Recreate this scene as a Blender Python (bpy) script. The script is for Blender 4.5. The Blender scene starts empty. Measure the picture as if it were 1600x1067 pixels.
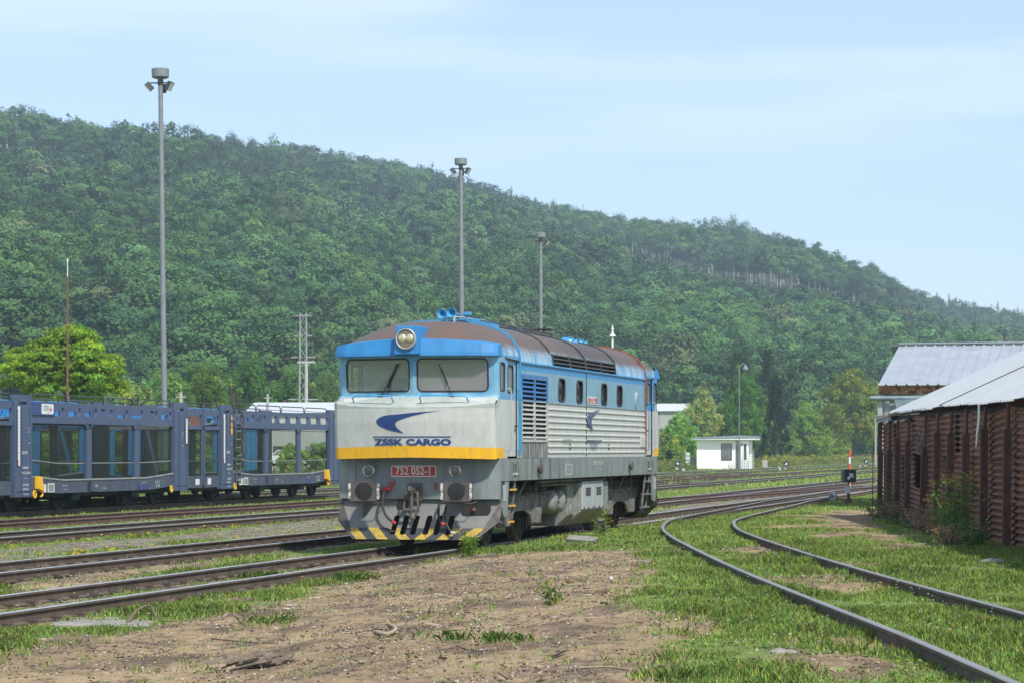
import bpy, math, random
import numpy as np
from mathutils import Vector, Matrix, noise
random.seed(7); RNG = np.random.default_rng(11)
C = bpy.context.scene.collection
SC = bpy.context.scene
PI = math.pi
# ------------------------------------------------------------------ camera, sky, sun, exposure
HCAM = 1.79; FPX = 3800.0; HY = 703.0
cam_d = bpy.data.cameras.new('camera'); cam = bpy.data.objects.new('camera', cam_d); C.objects.link(cam)
cam.location = (0, 0, HCAM); cam.rotation_euler = (PI/2, 0, 0)
cam_d.sensor_width = 36; cam_d.lens = 36*FPX/1600; cam_d.shift_y = (HY-533.5)/1600
cam_d.clip_start = 0.5; cam_d.clip_end = 20000
SC.camera = cam
SUN_EL = math.radians(50); SUN_V = Vector((0.50*math.cos(SUN_EL), -0.866*math.cos(SUN_EL), math.sin(SUN_EL)))
w = bpy.data.worlds.new('World'); SC.world = w; w.use_nodes = True
nt = w.node_tree; nt.nodes.clear()
wo = nt.nodes.new('ShaderNodeOutputWorld'); bg = nt.nodes.new('ShaderNodeBackground')
sky = nt.nodes.new('ShaderNodeTexSky'); sky.sky_type = 'NISHITA'; sky.sun_disc = False
sky.sun_elevation = SUN_EL; sky.sun_rotation = math.atan2(SUN_V.x, SUN_V.y)
sky.air_density = 0.8; sky.dust_density = 0.8; sky.ozone_density = 1.6
tc = nt.nodes.new('ShaderNodeTexCoord'); mp = nt.nodes.new('ShaderNodeMapping'); mp.inputs['Scale'].default_value = (1.6, 1.6, 13)
mp.inputs['Rotation'].default_value = (0, math.radians(-3), 0); mp.inputs['Location'].default_value = (.3, 0, .35)
nz = nt.nodes.new('ShaderNodeTexNoise'); nz.inputs['Scale'].default_value = 2.2; nz.inputs['Detail'].default_value = 6; nz.inputs['Roughness'].default_value = .52
nt.links.new(tc.outputs['Generated'], mp.inputs[0]); nt.links.new(mp.outputs[0], nz.inputs['Vector'])
cr = nt.nodes.new('ShaderNodeMapRange'); cr.inputs[1].default_value = .47; cr.inputs[2].default_value = .66; cr.inputs[3].default_value = .28; cr.inputs[4].default_value = .68
nt.links.new(nz.outputs['Fac'], cr.inputs[0])
mx = nt.nodes.new('ShaderNodeMix'); mx.data_type = 'RGBA'; mx.inputs['B'].default_value = (4.7, 5.5, 6.5, 1)
nt.links.new(cr.outputs[0], mx.inputs['Factor']); nt.links.new(sky.outputs[0], mx.inputs['A'])
nt.links.new(mx.outputs['Result'], bg.inputs[0]); bg.inputs[1].default_value = 0.13
nt.links.new(bg.outputs[0], wo.inputs[0])
sun_d = bpy.data.lights.new('sun', 'SUN'); sun_d.energy = 3.3; sun_d.angle = math.radians(3); sun_d.color = (1, .955, .88)
sun = bpy.data.objects.new('sun', sun_d); C.objects.link(sun); sun.rotation_euler = SUN_V.to_track_quat('Z', 'Y').to_euler()
SC.view_settings.view_transform = 'Standard'; SC.view_settings.look = 'None'; SC.view_settings.gamma = 1
SC.view_settings.exposure = 0.66; SC.view_settings.use_curve_mapping = False
SC.cycles.max_bounces = 6; SC.cycles.transparent_max_bounces = 24; SC.cycles.volume_bounces = 0
SC.cycles.use_denoising = True
# ------------------------------------------------------------------ places: track frame (n = to the near side, u = along the tracks)
TH = math.atan(1000/FPX); U = (math.sin(TH), math.cos(TH)); NN = (U[1], -U[0])
def LT(L, t): return (L*NN[0]+t*U[0], L*NN[1]+t*U[1])          # lateral, along -> world xy
def lat(x, y): return x*NN[0]+y*NN[1]
def S(x): x = min(1.0, max(0.0, x)); return x*x*(3-2*x)
RY, RZ = (14, 18.35, 23.75, 34.5, 43.8, 56, 65.4, 86, 100), (.42, .40, .365, .29, .244, .18, .12, .03, 0)
def gz(x, y):
    r = float(np.interp(y, RY, RZ))*S((x+3.5)/5.5)*S((lat(x, y)+12.7)/1.8)
    return -0.17+r+.055*S(r/.15)
def gpt(px, py, dz=0):                                          # ray from the eye to the ground
    Y = 20.0
    z = -.17
    for _ in range(40):
        Y = FPX*(HCAM-z)/(py-HY); z = gz((px-800)/FPX*Y, Y)+dz
    return ((px-800)/FPX*Y, Y)
def at(px, Y): return ((px-800)/FPX*Y, Y)
def zat(py, Y): return HCAM-(py-HY)*Y/FPX
# ------------------------------------------------------------------ materials
def NT(name):
    m = bpy.data.materials.new(name); m.use_nodes = True; t = m.node_tree; t.nodes.clear()
    o = t.nodes.new('ShaderNodeOutputMaterial'); b = t.nodes.new('ShaderNodeBsdfPrincipled'); t.links.new(b.outputs[0], o.inputs[0])
    return m, t, b, o
def setin(t, sock, v):
    if hasattr(v, 'links') or isinstance(v, bpy.types.NodeSocket): t.links.new(v, sock)
    else: sock.default_value = v
def M(t, op, a, b=None, c=None):
    n = t.nodes.new('ShaderNodeMath'); n.operation = op
    for i, v in enumerate((a, b, c)):
        if v is not None: setin(t, n.inputs[i], v)
    return n.outputs[0]
def MIX(t, f, a, b):
    n = t.nodes.new('ShaderNodeMix'); n.data_type = 'RGBA'
    setin(t, n.inputs['Factor'], f); setin(t, n.inputs['A'], a if not isinstance(a, tuple) else (*a, 1)); setin(t, n.inputs['B'], b if not isinstance(b, tuple) else (*b, 1))
    return n.outputs['Result']
def NOISE(t, vec, scale, detail=4, rough=.55, sc3=None):
    if sc3:
        mp = t.nodes.new('ShaderNodeMapping'); mp.inputs['Scale'].default_value = sc3; t.links.new(vec, mp.inputs[0]); vec = mp.outputs[0]
    n = t.nodes.new('ShaderNodeTexNoise'); n.inputs['Scale'].default_value = scale; n.inputs['Detail'].default_value = detail; n.inputs['Roughness'].default_value = rough
    t.links.new(vec, n.inputs['Vector']); return n.outputs['Fac']
def RNGE(t, v, a, b, c=0.0, d=1.0):
    n = t.nodes.new('ShaderNodeMapRange'); setin(t, n.inputs[0], v)
    for i, x in enumerate((a, b, c, d)): setin(t, n.inputs[i+1], x)
    return n.outputs[0]
def BUMP(t, b, h, strength=.3, dist=.02):
    n = t.nodes.new('ShaderNodeBump'); n.inputs['Strength'].default_value = strength; n.inputs['Distance'].default_value = dist
    t.links.new(h, n.inputs['Height']); t.links.new(n.outputs[0], b.inputs['Normal'])
def OBJ(t): return t.nodes.new('ShaderNodeTexCoord').outputs['Object']
def ATTR(t, name):
    n = t.nodes.new('ShaderNodeAttribute'); n.attribute_name = name; return n
def mat(name, col, rough=.6, metal=0, var=.25, scale=3, col2=None, c2=(.5, .7), bump=0, bscale=40, sc3=None):
    m, t, b, o = NT(name); v = OBJ(t)
    n1 = NOISE(t, v, scale, 5, .6, sc3)
    dark = tuple(c*(1-var) for c in col); light = tuple(min(1, c*(1+var)) for c in col)
    c = MIX(t, RNGE(t, n1, .3, .7), dark, light)
    if col2:
        n2 = NOISE(t, v, scale*1.7, 7, .7, sc3); c = MIX(t, RNGE(t, n2, c2[0], c2[1]), c, col2)
    t.links.new(c, b.inputs['Base Color']); b.inputs['Roughness'].default_value = rough; b.inputs['Metallic'].default_value = metal
    if bump: BUMP(t, b, NOISE(t, v, bscale, 4), bump)
    return m
K = {}
K['rubber'] = mat('black_rubber', (.018, .018, .018), .6, bump=.1)
K['black'] = mat('dark_grime_and_shade', (.02, .019, .018), .8)  # near-black for grimy gear, and for shade painted into slots and recesses
K['grease'] = mat('grease', (.015, .014, .014), .35, var=.5, scale=9)
K['chrome'] = mat('steel_trim', (.55, .55, .53), .35, .8)
K['iron'] = mat('dirty_iron', (.09, .08, .072), .7, .2, var=.5, scale=5, col2=(.16, .09, .05), c2=(.55, .75))
K['bogie'] = mat('dusty_bogie_paint', (.17, .165, .155), .8, 0, var=.4, scale=4, col2=(.07, .06, .05), c2=(.5, .75), bump=.15)
K['tank'] = mat('tank_grey', (.21, .22, .2), .6, 0, var=.25, scale=4, col2=(.1, .095, .085), c2=(.55, .8))
K['panel'] = mat('panel_grey', (.36, .39, .40), .55, 0, var=.15, scale=4, col2=(.16, .15, .13), c2=(.58, .78), sc3=(1, 1, .35))
K['red'] = mat('red_paint', (.42, .035, .03), .5)
K['white'] = mat('white_paint', (.66, .66, .64), .5, var=.08, col2=(.3, .28, .25), c2=(.62, .75), scale=8)
K['yellow'] = mat('yellow_paint', (.75, .42, .02), .5, var=.1)
K['navy'] = mat('navy_lettering', (.015, .045, .17), .5, var=.05)
K['bluep'] = mat('blue_enamel', (.05, .27, .5), .4, var=.2)
K['navyw'] = mat('worn_navy', (.05, .08, .17), .6, var=.2, col2=(.4, .42, .42), c2=(.55, .6), scale=9)
K['wtext'] = mat('white_lettering', (.62, .63, .62), .6, var=.05)
K['dkgrey'] = mat('dark_grey_paint', (.05, .055, .055), .5)
K['lamp_glass'] = mat('lamp_glass', (.16, .14, .1), .12, 0, var=.2)
K['reflector'] = mat('reflector', (.62, .56, .38), .25, .6, var=.1)
K['linen'] = mat('cab_lining', (.62, .65, .64), .7, var=.1)
K['ceil'] = mat('cab_ceiling_and_shade', (.09, .1, .1), .8, var=.1)  # dark tone also paints the shade along the windscreen tops
K['concrete'] = mat('concrete', (.36, .35, .32), .85, var=.2, scale=5, bump=.2)
K['mast'] = mat('galvanised_mast', (.20, .22, .23), .6, .2, var=.12, scale=2)
def glass(name, tint=(.8, .85, .84), refl=.22, dirt=.1, dcol=(.5, .52, .5)):  # dirt: diffuse share, also used for painted reflection and for mesh wires
    m, t, b, o = NT(name)
    tr = t.nodes.new('ShaderNodeBsdfTransparent'); tr.inputs[0].default_value = (*tint, 1)
    gl = t.nodes.new('ShaderNodeBsdfGlossy'); gl.inputs['Roughness'].default_value = .03; gl.inputs[0].default_value = (.9, .93, .95, 1)
    df = t.nodes.new('ShaderNodeBsdfDiffuse'); df.inputs[0].default_value = (*dcol, 1)
    m1 = t.nodes.new('ShaderNodeMixShader'); m1.inputs[0].default_value = refl
    m2 = t.nodes.new('ShaderNodeMixShader')
    t.links.new(RNGE(t, NOISE(t, OBJ(t), 2, 3), .2, .8, dirt*.75, dirt*1.25), m2.inputs[0])
    t.links.new(tr.outputs[0], m1.inputs[1]); t.links.new(gl.outputs[0], m1.inputs[2])
    t.links.new(m1.outputs[0], m2.inputs[1]); t.links.new(df.outputs[0], m2.inputs[2]); t.links.new(m2.outputs[0], o.inputs[0])
    return m
K['glass'] = glass('window_glass', refl=.16, dirt=.22, dcol=(.62, .65, .65))  # diffuse share is slight dirt plus a painted whitish sky reflection
K['glass_dark'] = glass('dark_window_glass', (.25, .27, .27), .22, .06)
K['mesh'] = glass('mesh_screen', (.78, .82, .78), .02, .20, (.07, .08, .06))
# ------------------------------------------------------------------ mesh helpers
class MB:
    def __init__(s): s.v = []; s.f = []; s.m = []
    def add(s, v, f, m=0):
        k = len(s.v); s.v += [tuple(p) for p in v]; s.f += [tuple(i+k for i in q) for q in f]; s.m += [m]*len(f); return s
    def box(s, x0, x1, y0, y1, z0, z1, m=0):
        return s.add([(x0,y0,z0),(x1,y0,z0),(x1,y1,z0),(x0,y1,z0),(x0,y0,z1),(x1,y0,z1),(x1,y1,z1),(x0,y1,z1)],
                     [(0,3,2,1),(4,5,6,7),(0,1,5,4),(1,2,6,5),(2,3,7,6),(3,0,4,7)], m)
    def obox(s, c, ax, ay, az, m=0):                             # centre and three half-axes
        c, ax, ay, az = map(Vector, (c, ax, ay, az))
        v = [c+ax*i+ay*j+az*k for k in (-1, 1) for (i, j) in ((-1,-1),(1,-1),(1,1),(-1,1))]
        return s.add(v, [(0,3,2,1),(4,5,6,7),(0,1,5,4),(1,2,6,5),(2,3,7,6),(3,0,4,7)], m)
    def bar(s, a, b, w, h, m=0, up=(0,0,1)):
        a, b = Vector(a), Vector(b); d = (b-a)/2; up = Vector(up)
        if abs(d.normalized().dot(up)) > .98: up = Vector((0,1,0))
        r = d.cross(up).normalized(); q = r.cross(d).normalized()
        return s.obox((a+b)/2, r*w/2, d, q*h/2, m)
    def tube(s, pts, r, n=8, m=0, cap=True, r2=None):
        pts = [Vector(p) for p in pts]; k = len(s.v); N = len(pts); prev = None
        for i, p in enumerate(pts):
            d = (pts[min(i+1, N-1)]-pts[max(i-1, 0)]).normalized()
            if prev is None:
                a = d.orthogonal().normalized()
            else:
                a = (prev-d*prev.dot(d)); a = a.normalized() if a.length > 1e-6 else d.orthogonal().normalized()
            prev = a; b = d.cross(a); rr = r if r2 is None else r+(r2-r)*i/(N-1)
            for j in range(n):
                t = 2*PI*j/n; s.v.append(tuple(p+(a*math.cos(t)+b*math.sin(t))*rr))
        for i in range(N-1):
            for j in range(n):
                s.f.append((k+i*n+j, k+i*n+(j+1) % n, k+(i+1)*n+(j+1) % n, k+(i+1)*n+j)); s.m.append(m)
        if cap:
            s.f.append(tuple(k+j for j in reversed(range(n)))); s.f.append(tuple(k+(N-1)*n+j for j in range(n))); s.m += [m, m]
        return s
    def lathe(s, c, axis, prof, n=24, m=0):                      # prof: (distance along axis, radius)
        c, d = Vector(c), Vector(axis).normalized(); a = d.orthogonal().normalized(); b = d.cross(a); k = len(s.v)
        for (h, r) in prof:
            for j in range(n):
                t = 2*PI*j/n; s.v.append(tuple(c+d*h+(a*math.cos(t)+b*math.sin(t))*max(r, 1e-4)))
        for i in range(len(prof)-1):
            for j in range(n):
                s.f.append((k+i*n+j, k+i*n+(j+1) % n, k+(i+1)*n+(j+1) % n, k+(i+1)*n+j)); s.m.append(m)
        s.f.append(tuple(k+j for j in reversed(range(n)))); s.f.append(tuple(k+(len(prof)-1)*n+j for j in range(n))); s.m += [m, m]
        return s
    def prism(s, poly, a, b, m=0):                               # poly list of points (Vector fn) extruded from offset a to b
        n = len(poly); A = [Vector(p)+Vector(a) for p in poly]; B = [Vector(p)+Vector(b) for p in poly]
        return s.add(A+B, [tuple(reversed(range(n))), tuple(range(n, 2*n))]+[(i, (i+1) % n, n+(i+1) % n, n+i) for i in range(n)], m)
    def build(s, name, mats, parent=None, smooth=None, label=None, bevel=0):
        me = bpy.data.meshes.new(name); me.from_pydata(s.v, [], s.f)
        mats = mats if isinstance(mats, (list, tuple)) else [mats]
        for q in mats: me.materials.append(q)
        if len(mats) > 1: me.polygons.foreach_set('material_index', s.m)
        me.update()
        if smooth: me.shade_smooth(); me.set_sharp_from_angle(angle=math.radians(smooth))
        o = bpy.data.objects.new(name, me); C.objects.link(o)
        if parent: o.parent = parent
        if label: o['label'] = label
        if bevel:
            b = o.modifiers.new('bevel', 'BEVEL'); b.width = bevel; b.segments = 2; b.limit_method = 'ANGLE'; b.angle_limit = math.radians(50)
        return o
def thing(name, label, cat, loc=(0, 0, 0), rz=0, group=None):
    o = bpy.data.objects.new(name, None); C.objects.link(o); o.location = loc; o.rotation_euler = (0, 0, rz); o.empty_display_size = .2
    o['label'] = label; o['category'] = cat
    if group: o['group'] = group
    return o
def tag(o, label, cat, group=None):
    o['label'] = label; o['category'] = cat
    if group: o['group'] = group
    return o
def dup(root, loc, rz=None, label=None, scale=None):
    r = root.copy(); C.objects.link(r); r.location = loc
    if rz is not None: r.rotation_euler = (0, 0, rz)
    if scale: r.scale = scale
    if label: r['label'] = label
    for ch in list(root.children):
        c = ch.copy(); C.objects.link(c); c.parent = r
        for g in list(ch.children):
            d = g.copy(); C.objects.link(d); d.parent = c
    return r
def text_v(txt, size, bold=0.0, xs=1.0, res=3):
    """flat letter outlines as (verts, faces), centred, in the xy plane"""
    cu = bpy.data.curves.new('lettering', 'FONT'); cu.body = txt; cu.size = size; cu.align_x = 'CENTER'; cu.align_y = 'CENTER'; cu.offset = bold; cu.resolution_u = res
    ob = bpy.data.objects.new('lettering', cu); C.objects.link(ob); dg = bpy.context.evaluated_depsgraph_get()
    me = bpy.data.meshes.new_from_object(ob.evaluated_get(dg))
    v = [(p.co.x*xs, p.co.y) for p in me.vertices]; f = [tuple(q.vertices) for q in me.polygons]
    bpy.data.objects.remove(ob); bpy.data.curves.remove(cu); bpy.data.meshes.remove(me)
    return v, f
def text_on(mb, txt, size, fn, bold=0, xs=1.0, m=0):             # fn maps (x, y) of the lettering to a point
    v, f = text_v(txt, size, bold, xs); mb.add([fn(x, y) for x, y in v], f, m)
def rrect(w, h, r, n=5):
    out = []
    for cx, cy, a0 in ((w/2-r, h/2-r, 0), (-w/2+r, h/2-r, 90), (-w/2+r, -h/2+r, 180), (w/2-r, -h/2+r, 270)):
        for i in range(n+1):
            a = math.radians(a0+90*i/n); out.append((cx+r*math.cos(a), cy+r*math.sin(a)))
    return out
# ------------------------------------------------------------------ the locomotive (local: x to the near side, y backwards from the buffer beam, z up from the rail)
def loco_paint():
    m, t, b, o = NT('loco_livery_paint'); v = OBJ(t)
    sep = t.nodes.new('ShaderNodeSeparateXYZ'); t.links.new(v, sep.inputs[0]); x, y, z = sep.outputs
    st = NOISE(t, v, 5, 5, .65, (1, 1.6, .22)); st2 = NOISE(t, v, 14, 5, .7, (1.5, 1.5, .12)); bl = NOISE(t, v, 2.2, 6, .65)
    blue = MIX(t, RNGE(t, bl, .35, .65), (.15, .29, .38), (.20, .35, .42))
    rich = MIX(t, st, (.03, .20, .44), (.06, .28, .50))
    cabm = M(t, 'MAXIMUM', M(t, 'LESS_THAN', y, -.03), M(t, 'GREATER_THAN', y, 13.05))
    lowm = M(t, 'MULTIPLY', M(t, 'LESS_THAN', z, 3.30), M(t, 'LESS_THAN', y, 13))
    blue = MIX(t, lowm, rich, blue)
    white = MIX(t, RNGE(t, st, .3, .72), (.52, .54, .50), (.42, .44, .41))
    white = MIX(t, RNGE(t, st2, .60, .85, 0, .55), white, (.22, .20, .16))
    dirtled = M(t, 'MULTIPLY', M(t, 'LESS_THAN', y, -.03), M(t, 'GREATER_THAN', z, 2.55))
    white = MIX(t, M(t, 'MULTIPLY', dirtled, RNGE(t, bl, .3, .6, .25, .85)), white, (.30, .34, .31))
    oil = M(t, 'MULTIPLY', M(t, 'MULTIPLY', M(t, 'GREATER_THAN', y, 1.5), M(t, 'LESS_THAN', y, 3.62)), M(t, 'LESS_THAN', z, 1.95))
    white = MIX(t, M(t, 'MULTIPLY', oil, RNGE(t, NOISE(t, v, 6, 5, .7, (1, 1.3, .25)), .35, .6, .35, .95)), white, (.06, .06, .058))
    # windscreen surround: washed-out blue
    wash = MIX(t, RNGE(t, NOISE(t, v, 3.5, 6, .7), .35, .65), (.07, .27, .47), (.24, .42, .50))
    surr = M(t, 'MULTIPLY', M(t, 'LESS_THAN', y, 1.3), M(t, 'LESS_THAN', z, 3.5))
    blue = MIX(t, surr, blue, wash)
    thr = M(t, 'ADD', 2.72, M(t, 'MULTIPLY', M(t, 'LESS_THAN', y, -.12), .04))
    c = MIX(t, M(t, 'GREATER_THAN', z, thr), white, blue)
    # yellow band round the nose
    ab = M(t, 'ABSOLUTE', x)
    yt = M(t, 'ADD', 1.835, M(t, 'MULTIPLY', M(t, 'SUBTRACT', 1.5, ab), .030))
    ym = M(t, 'MULTIPLY', M(t, 'LESS_THAN', z, yt), M(t, 'MAXIMUM', M(t, 'LESS_THAN', y, .34), M(t, 'GREATER_THAN', y, 14.1)))
    yel = MIX(t, RNGE(t, st2, .35, .8), (.84, .46, .012), (.62, .34, .03))
    chip = RNGE(t, NOISE(t, v, 9, 6, .75), .62, .64); chip = M(t, 'MULTIPLY', chip, M(t, 'GREATER_THAN', y, -.05))
    yel = MIX(t, M(t, 'MULTIPLY', chip, M(t, 'GREATER_THAN', x, 1.5)), yel, (.10, .045, .02))
    c = MIX(t, ym, c, yel)
    grime = M(t, 'MULTIPLY', RNGE(t, NOISE(t, v, 7, 6, .75, (1, 1, .5)), .52, .75, 0, .5), RNGE(t, z, 1.6, 3.4, 1, .25)); c = MIX(t, grime, c, (.16, .14, .11))
    t.links.new(c, b.inputs['Base Color']); b.inputs['Roughness'].default_value = .48
    BUMP(t, b, bl, .12, .02)
    return m
def roof_paint():
    m, t, b, o = NT('rusty_roof_over_blue'); v = OBJ(t)
    sep = t.nodes.new('ShaderNodeSeparateXYZ'); t.links.new(v, sep.inputs[0]); x, y, z = sep.outputs
    st = NOISE(t, v, 11, 6, .75, (.35, 1.2, .18)); bl = NOISE(t, v, 1.1, 6, .62); st2 = NOISE(t, v, 3, 5, .7, (.4, 1.2, .3))
    front = M(t, 'MULTIPLY', M(t, 'LESS_THAN', y, .35), M(t, 'GREATER_THAN', z, 3.66))
    brown = MIX(t, RNGE(t, bl, .35, .65), (.125, .075, .055), (.09, .078, .07))
    dark = RNGE(t, y, 4.5, 7.5, 0, .75); dark = M(t, 'MULTIPLY', dark, RNGE(t, y, 9.5, 11.5, 1, .1))
    brown = MIX(t, dark, brown, (.055, .05, .05))
    pale = MIX(t, RNGE(t, st2, .38, .58), (.07, .30, .52), (.34, .47, .54))
    e = M(t, 'ADD', z, M(t, 'MULTIPLY', M(t, 'SUBTRACT', st, .5), .42))
    e = M(t, 'ADD', e, M(t, 'MULTIPLY', M(t, 'SUBTRACT', bl, .5), .15))
    k = RNGE(t, e, 3.56, 3.74)
    k = M(t, 'MAXIMUM', k, front)
    c = MIX(t, k, pale, brown)
    t.links.new(c, b.inputs['Base Color']); b.inputs['Roughness'].default_value = .62
    BUMP(t, b, st2, .1, .02)
    return m
def frame_paint():
    m, t, b, o = NT('grey_underframe_paint'); v = OBJ(t)
    sep = t.nodes.new('ShaderNodeSeparateXYZ'); t.links.new(v, sep.inputs[0]); x, y, z = sep.outputs
    st = NOISE(t, v, 3.2, 5, .7, (1, 1.3, .12)); bl = NOISE(t, v, 3, 6, .65)
    c = MIX(t, RNGE(t, st, .35, .68), (.235, .275, .275), (.16, .185, .185))
    side = M(t, 'GREATER_THAN', x, 1.535)
    oil = M(t, 'MULTIPLY', RNGE(t, NOISE(t, v, 1.5, 4, .6, (0, 1.4, .05)), .55, .66), side)
    oil = M(t, 'MULTIPLY', oil, RNGE(t, y, 5, 5.6, 1, .1))
    c = MIX(t, oil, c, (.045, .042, .04))
    rust = RNGE(t, NOISE(t, v, 5, 7, .75), .64, .67)
    c = MIX(t, M(t, 'MULTIPLY', rust, M(t, 'GREATER_THAN', z, 1.3)), c, (.09, .05, .035))
    c = MIX(t, RNGE(t, NOISE(t, v, 4, 6, .75, (1, 1, .4)), .45, .75, 0, .6), c, (.11, .095, .075))
    t.links.new(c, b.inputs['Base Color']); b.inputs['Roughness'].default_value = .6; BUMP(t, b, bl, .15, .02)
    return m
def plow_paint():
    m, t, b, o = NT('snow_plough_paint'); v = OBJ(t)
    sep = t.nodes.new('ShaderNodeSeparateXYZ'); t.links.new(v, sep.inputs[0]); x, y, z = sep.outputs
    bl = NOISE(t, v, 3, 6, .65); wv = NOISE(t, v, 12, 5, .7)
    c = MIX(t, RNGE(t, bl, .3, .7), (.20, .21, .20), (.13, .13, .12))
    low = RNGE(t, z, .3, .6, .6, 0); c = MIX(t, low, c, (.12, .105, .085))
    ph = M(t, 'FRACT', M(t, 'DIVIDE', M(t, 'SUBTRACT', M(t, 'ADD', M(t, 'ABSOLUTE', M(t, 'ADD', x, .02)), 1.0), M(t, 'MULTIPLY', z, 1.15)), .42))
    stripe = MIX(t, M(t, 'LESS_THAN', ph, .5), (.035, .037, .042), MIX(t, RNGE(t, wv, .45, .7), (.42, .29, .035), (.15, .12, .06)))
    c = MIX(t, M(t, 'LESS_THAN', z, .375), c, stripe)
    t.links.new(c, b.inputs['Base Color']); b.inputs['Roughness'].default_value = .6; BUMP(t, b, bl, .2, .02)
    return m
K['livery'] = loco_paint(); K['roofp'] = roof_paint(); K['framep'] = frame_paint(); K['plowp'] = plow_paint()
K['visor'] = mat('visor_blue', (.022, .19, .43), .6, 0, var=.2, scale=2.5, col2=(.05, .10, .15), c2=(.66, .82), sc3=(1, 1, .3))
K['orange'] = mat('primer_orange', (.27, .09, .05), .7, var=.35, scale=6, col2=(.10, .06, .05), c2=(.5, .6))
K['loubl'] = mat('louvre_blue', (.045, .15, .34), .5, var=.3)
K['louwh'] = mat('louvre_white', (.42, .42, .38), .55, var=.25, col2=(.15, .12, .09), c2=(.55, .75), scale=6)

K['wornwhite'] = mat('worn_white_paint', (.55, .55, .52), .6, var=.2, scale=7, col2=(.10, .09, .08), c2=(.48, .56))
HW = 1.53; VS = .26; Y2 = 14.45
loco = thing('diesel_locomotive', 'old blue and grey diesel locomotive with yellow band and rusty brown roof', 'locomotive', (-1.7006, 44.5894, 0), -TH)
def fy(x):
    a = abs(x)
    return -VS*(1-a/1.46) if a < 1.46 else (a-1.46)*1.1
NOSE = [(1.645, -.30), (2.30, -.375), (2.565, -.39), (2.60, -.365), (2.79, -.10), (2.84, -.10), (3.47, -.15), (3.53, -.155)]
def zrow(z, x):
    a = abs(x)/HW
    if abs(z-1.645) < 1e-6: return 1.665-.035*a
    if 2.5 < z < 2.62: return z+.09*a**3
    return z
def nose_y(x, z):
    p = NOSE
    for (z0, y0), (z1, y1) in zip(p, p[1:]):
        if z <= z1: return y0+(y1-y0)*max(0, (z-z0)/(z1-z0))+(fy(x) if z > 2.7 or abs(x) > 1.46 else -VS*(1-(abs(x)/1.46)**1.6))
    return p[-1][1]+fy(x)
WX0, WX1, WZ0, WZ1 = .055, 1.37, 2.84, 3.47
def roof_z(x, zs=3.45, h=.76, p=2.35):
    a = min(1, abs(x)/HW); return zs+h*(1-a**p)**(1/p)
def side_grid(mb, ys, zs, holes, x=HW, ymap=None, m=0):
    """a side wall sheet at x with rectangular holes (y0, y1, z0, z1)"""
    for i in range(len(ys)-1):
        for j in range(len(zs)-1):
            yc, zc = (ys[i]+ys[i+1])/2, (zs[j]+zs[j+1])/2
            if any(a < yc < b and c < zc < d for a, b, c, d in holes): continue
            g = lambda y, z: (x, ymap(y, z) if ymap else y, z)
            q = [g(ys[i], zs[j]), g(ys[i+1], zs[j]), g(ys[i+1], zs[j+1]), g(ys[i], zs[j+1])]
            mb.add(q, [(0, 1, 2, 3) if x > 0 else (3, 2, 1, 0)], m)
def fill_window(fill, gask, pane, c, U_, V_, w, h, r, inset=.02, gr=.016, edge=.03):
    """rounded window in a w x h hole: corner fill, gasket, pane set back"""
    c, U_, V_ = Vector(c), Vector(U_), Vector(V_); N_ = U_.cross(V_).normalized()
    inner = rrect(w-2*edge, h-2*edge, r, 5); n = len(inner)
    P = [c+U_*a+V_*b for a, b in inner]
    co = [c+U_*a+V_*b for a, b in ((w/2, h/2), (-w/2, h/2), (-w/2, -h/2), (w/2, -h/2))]
    k = n//4
    vs = P+co; fs = []
    for q in range(4):
        for i in range(k-1): fs.append((q*k+i, n+q, q*k+i+1))
        fs.append((q*k+k-1, n+q, n+(q+1) % 4, ((q+1)*k) % n))
    fill.add(vs, fs)
    gask.tube(P+[P[0], P[1]], gr, 6, cap=False)
    pane.add([p-N_*inset for p in P], [tuple(range(n))])
def FX(x): return (x, )
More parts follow.
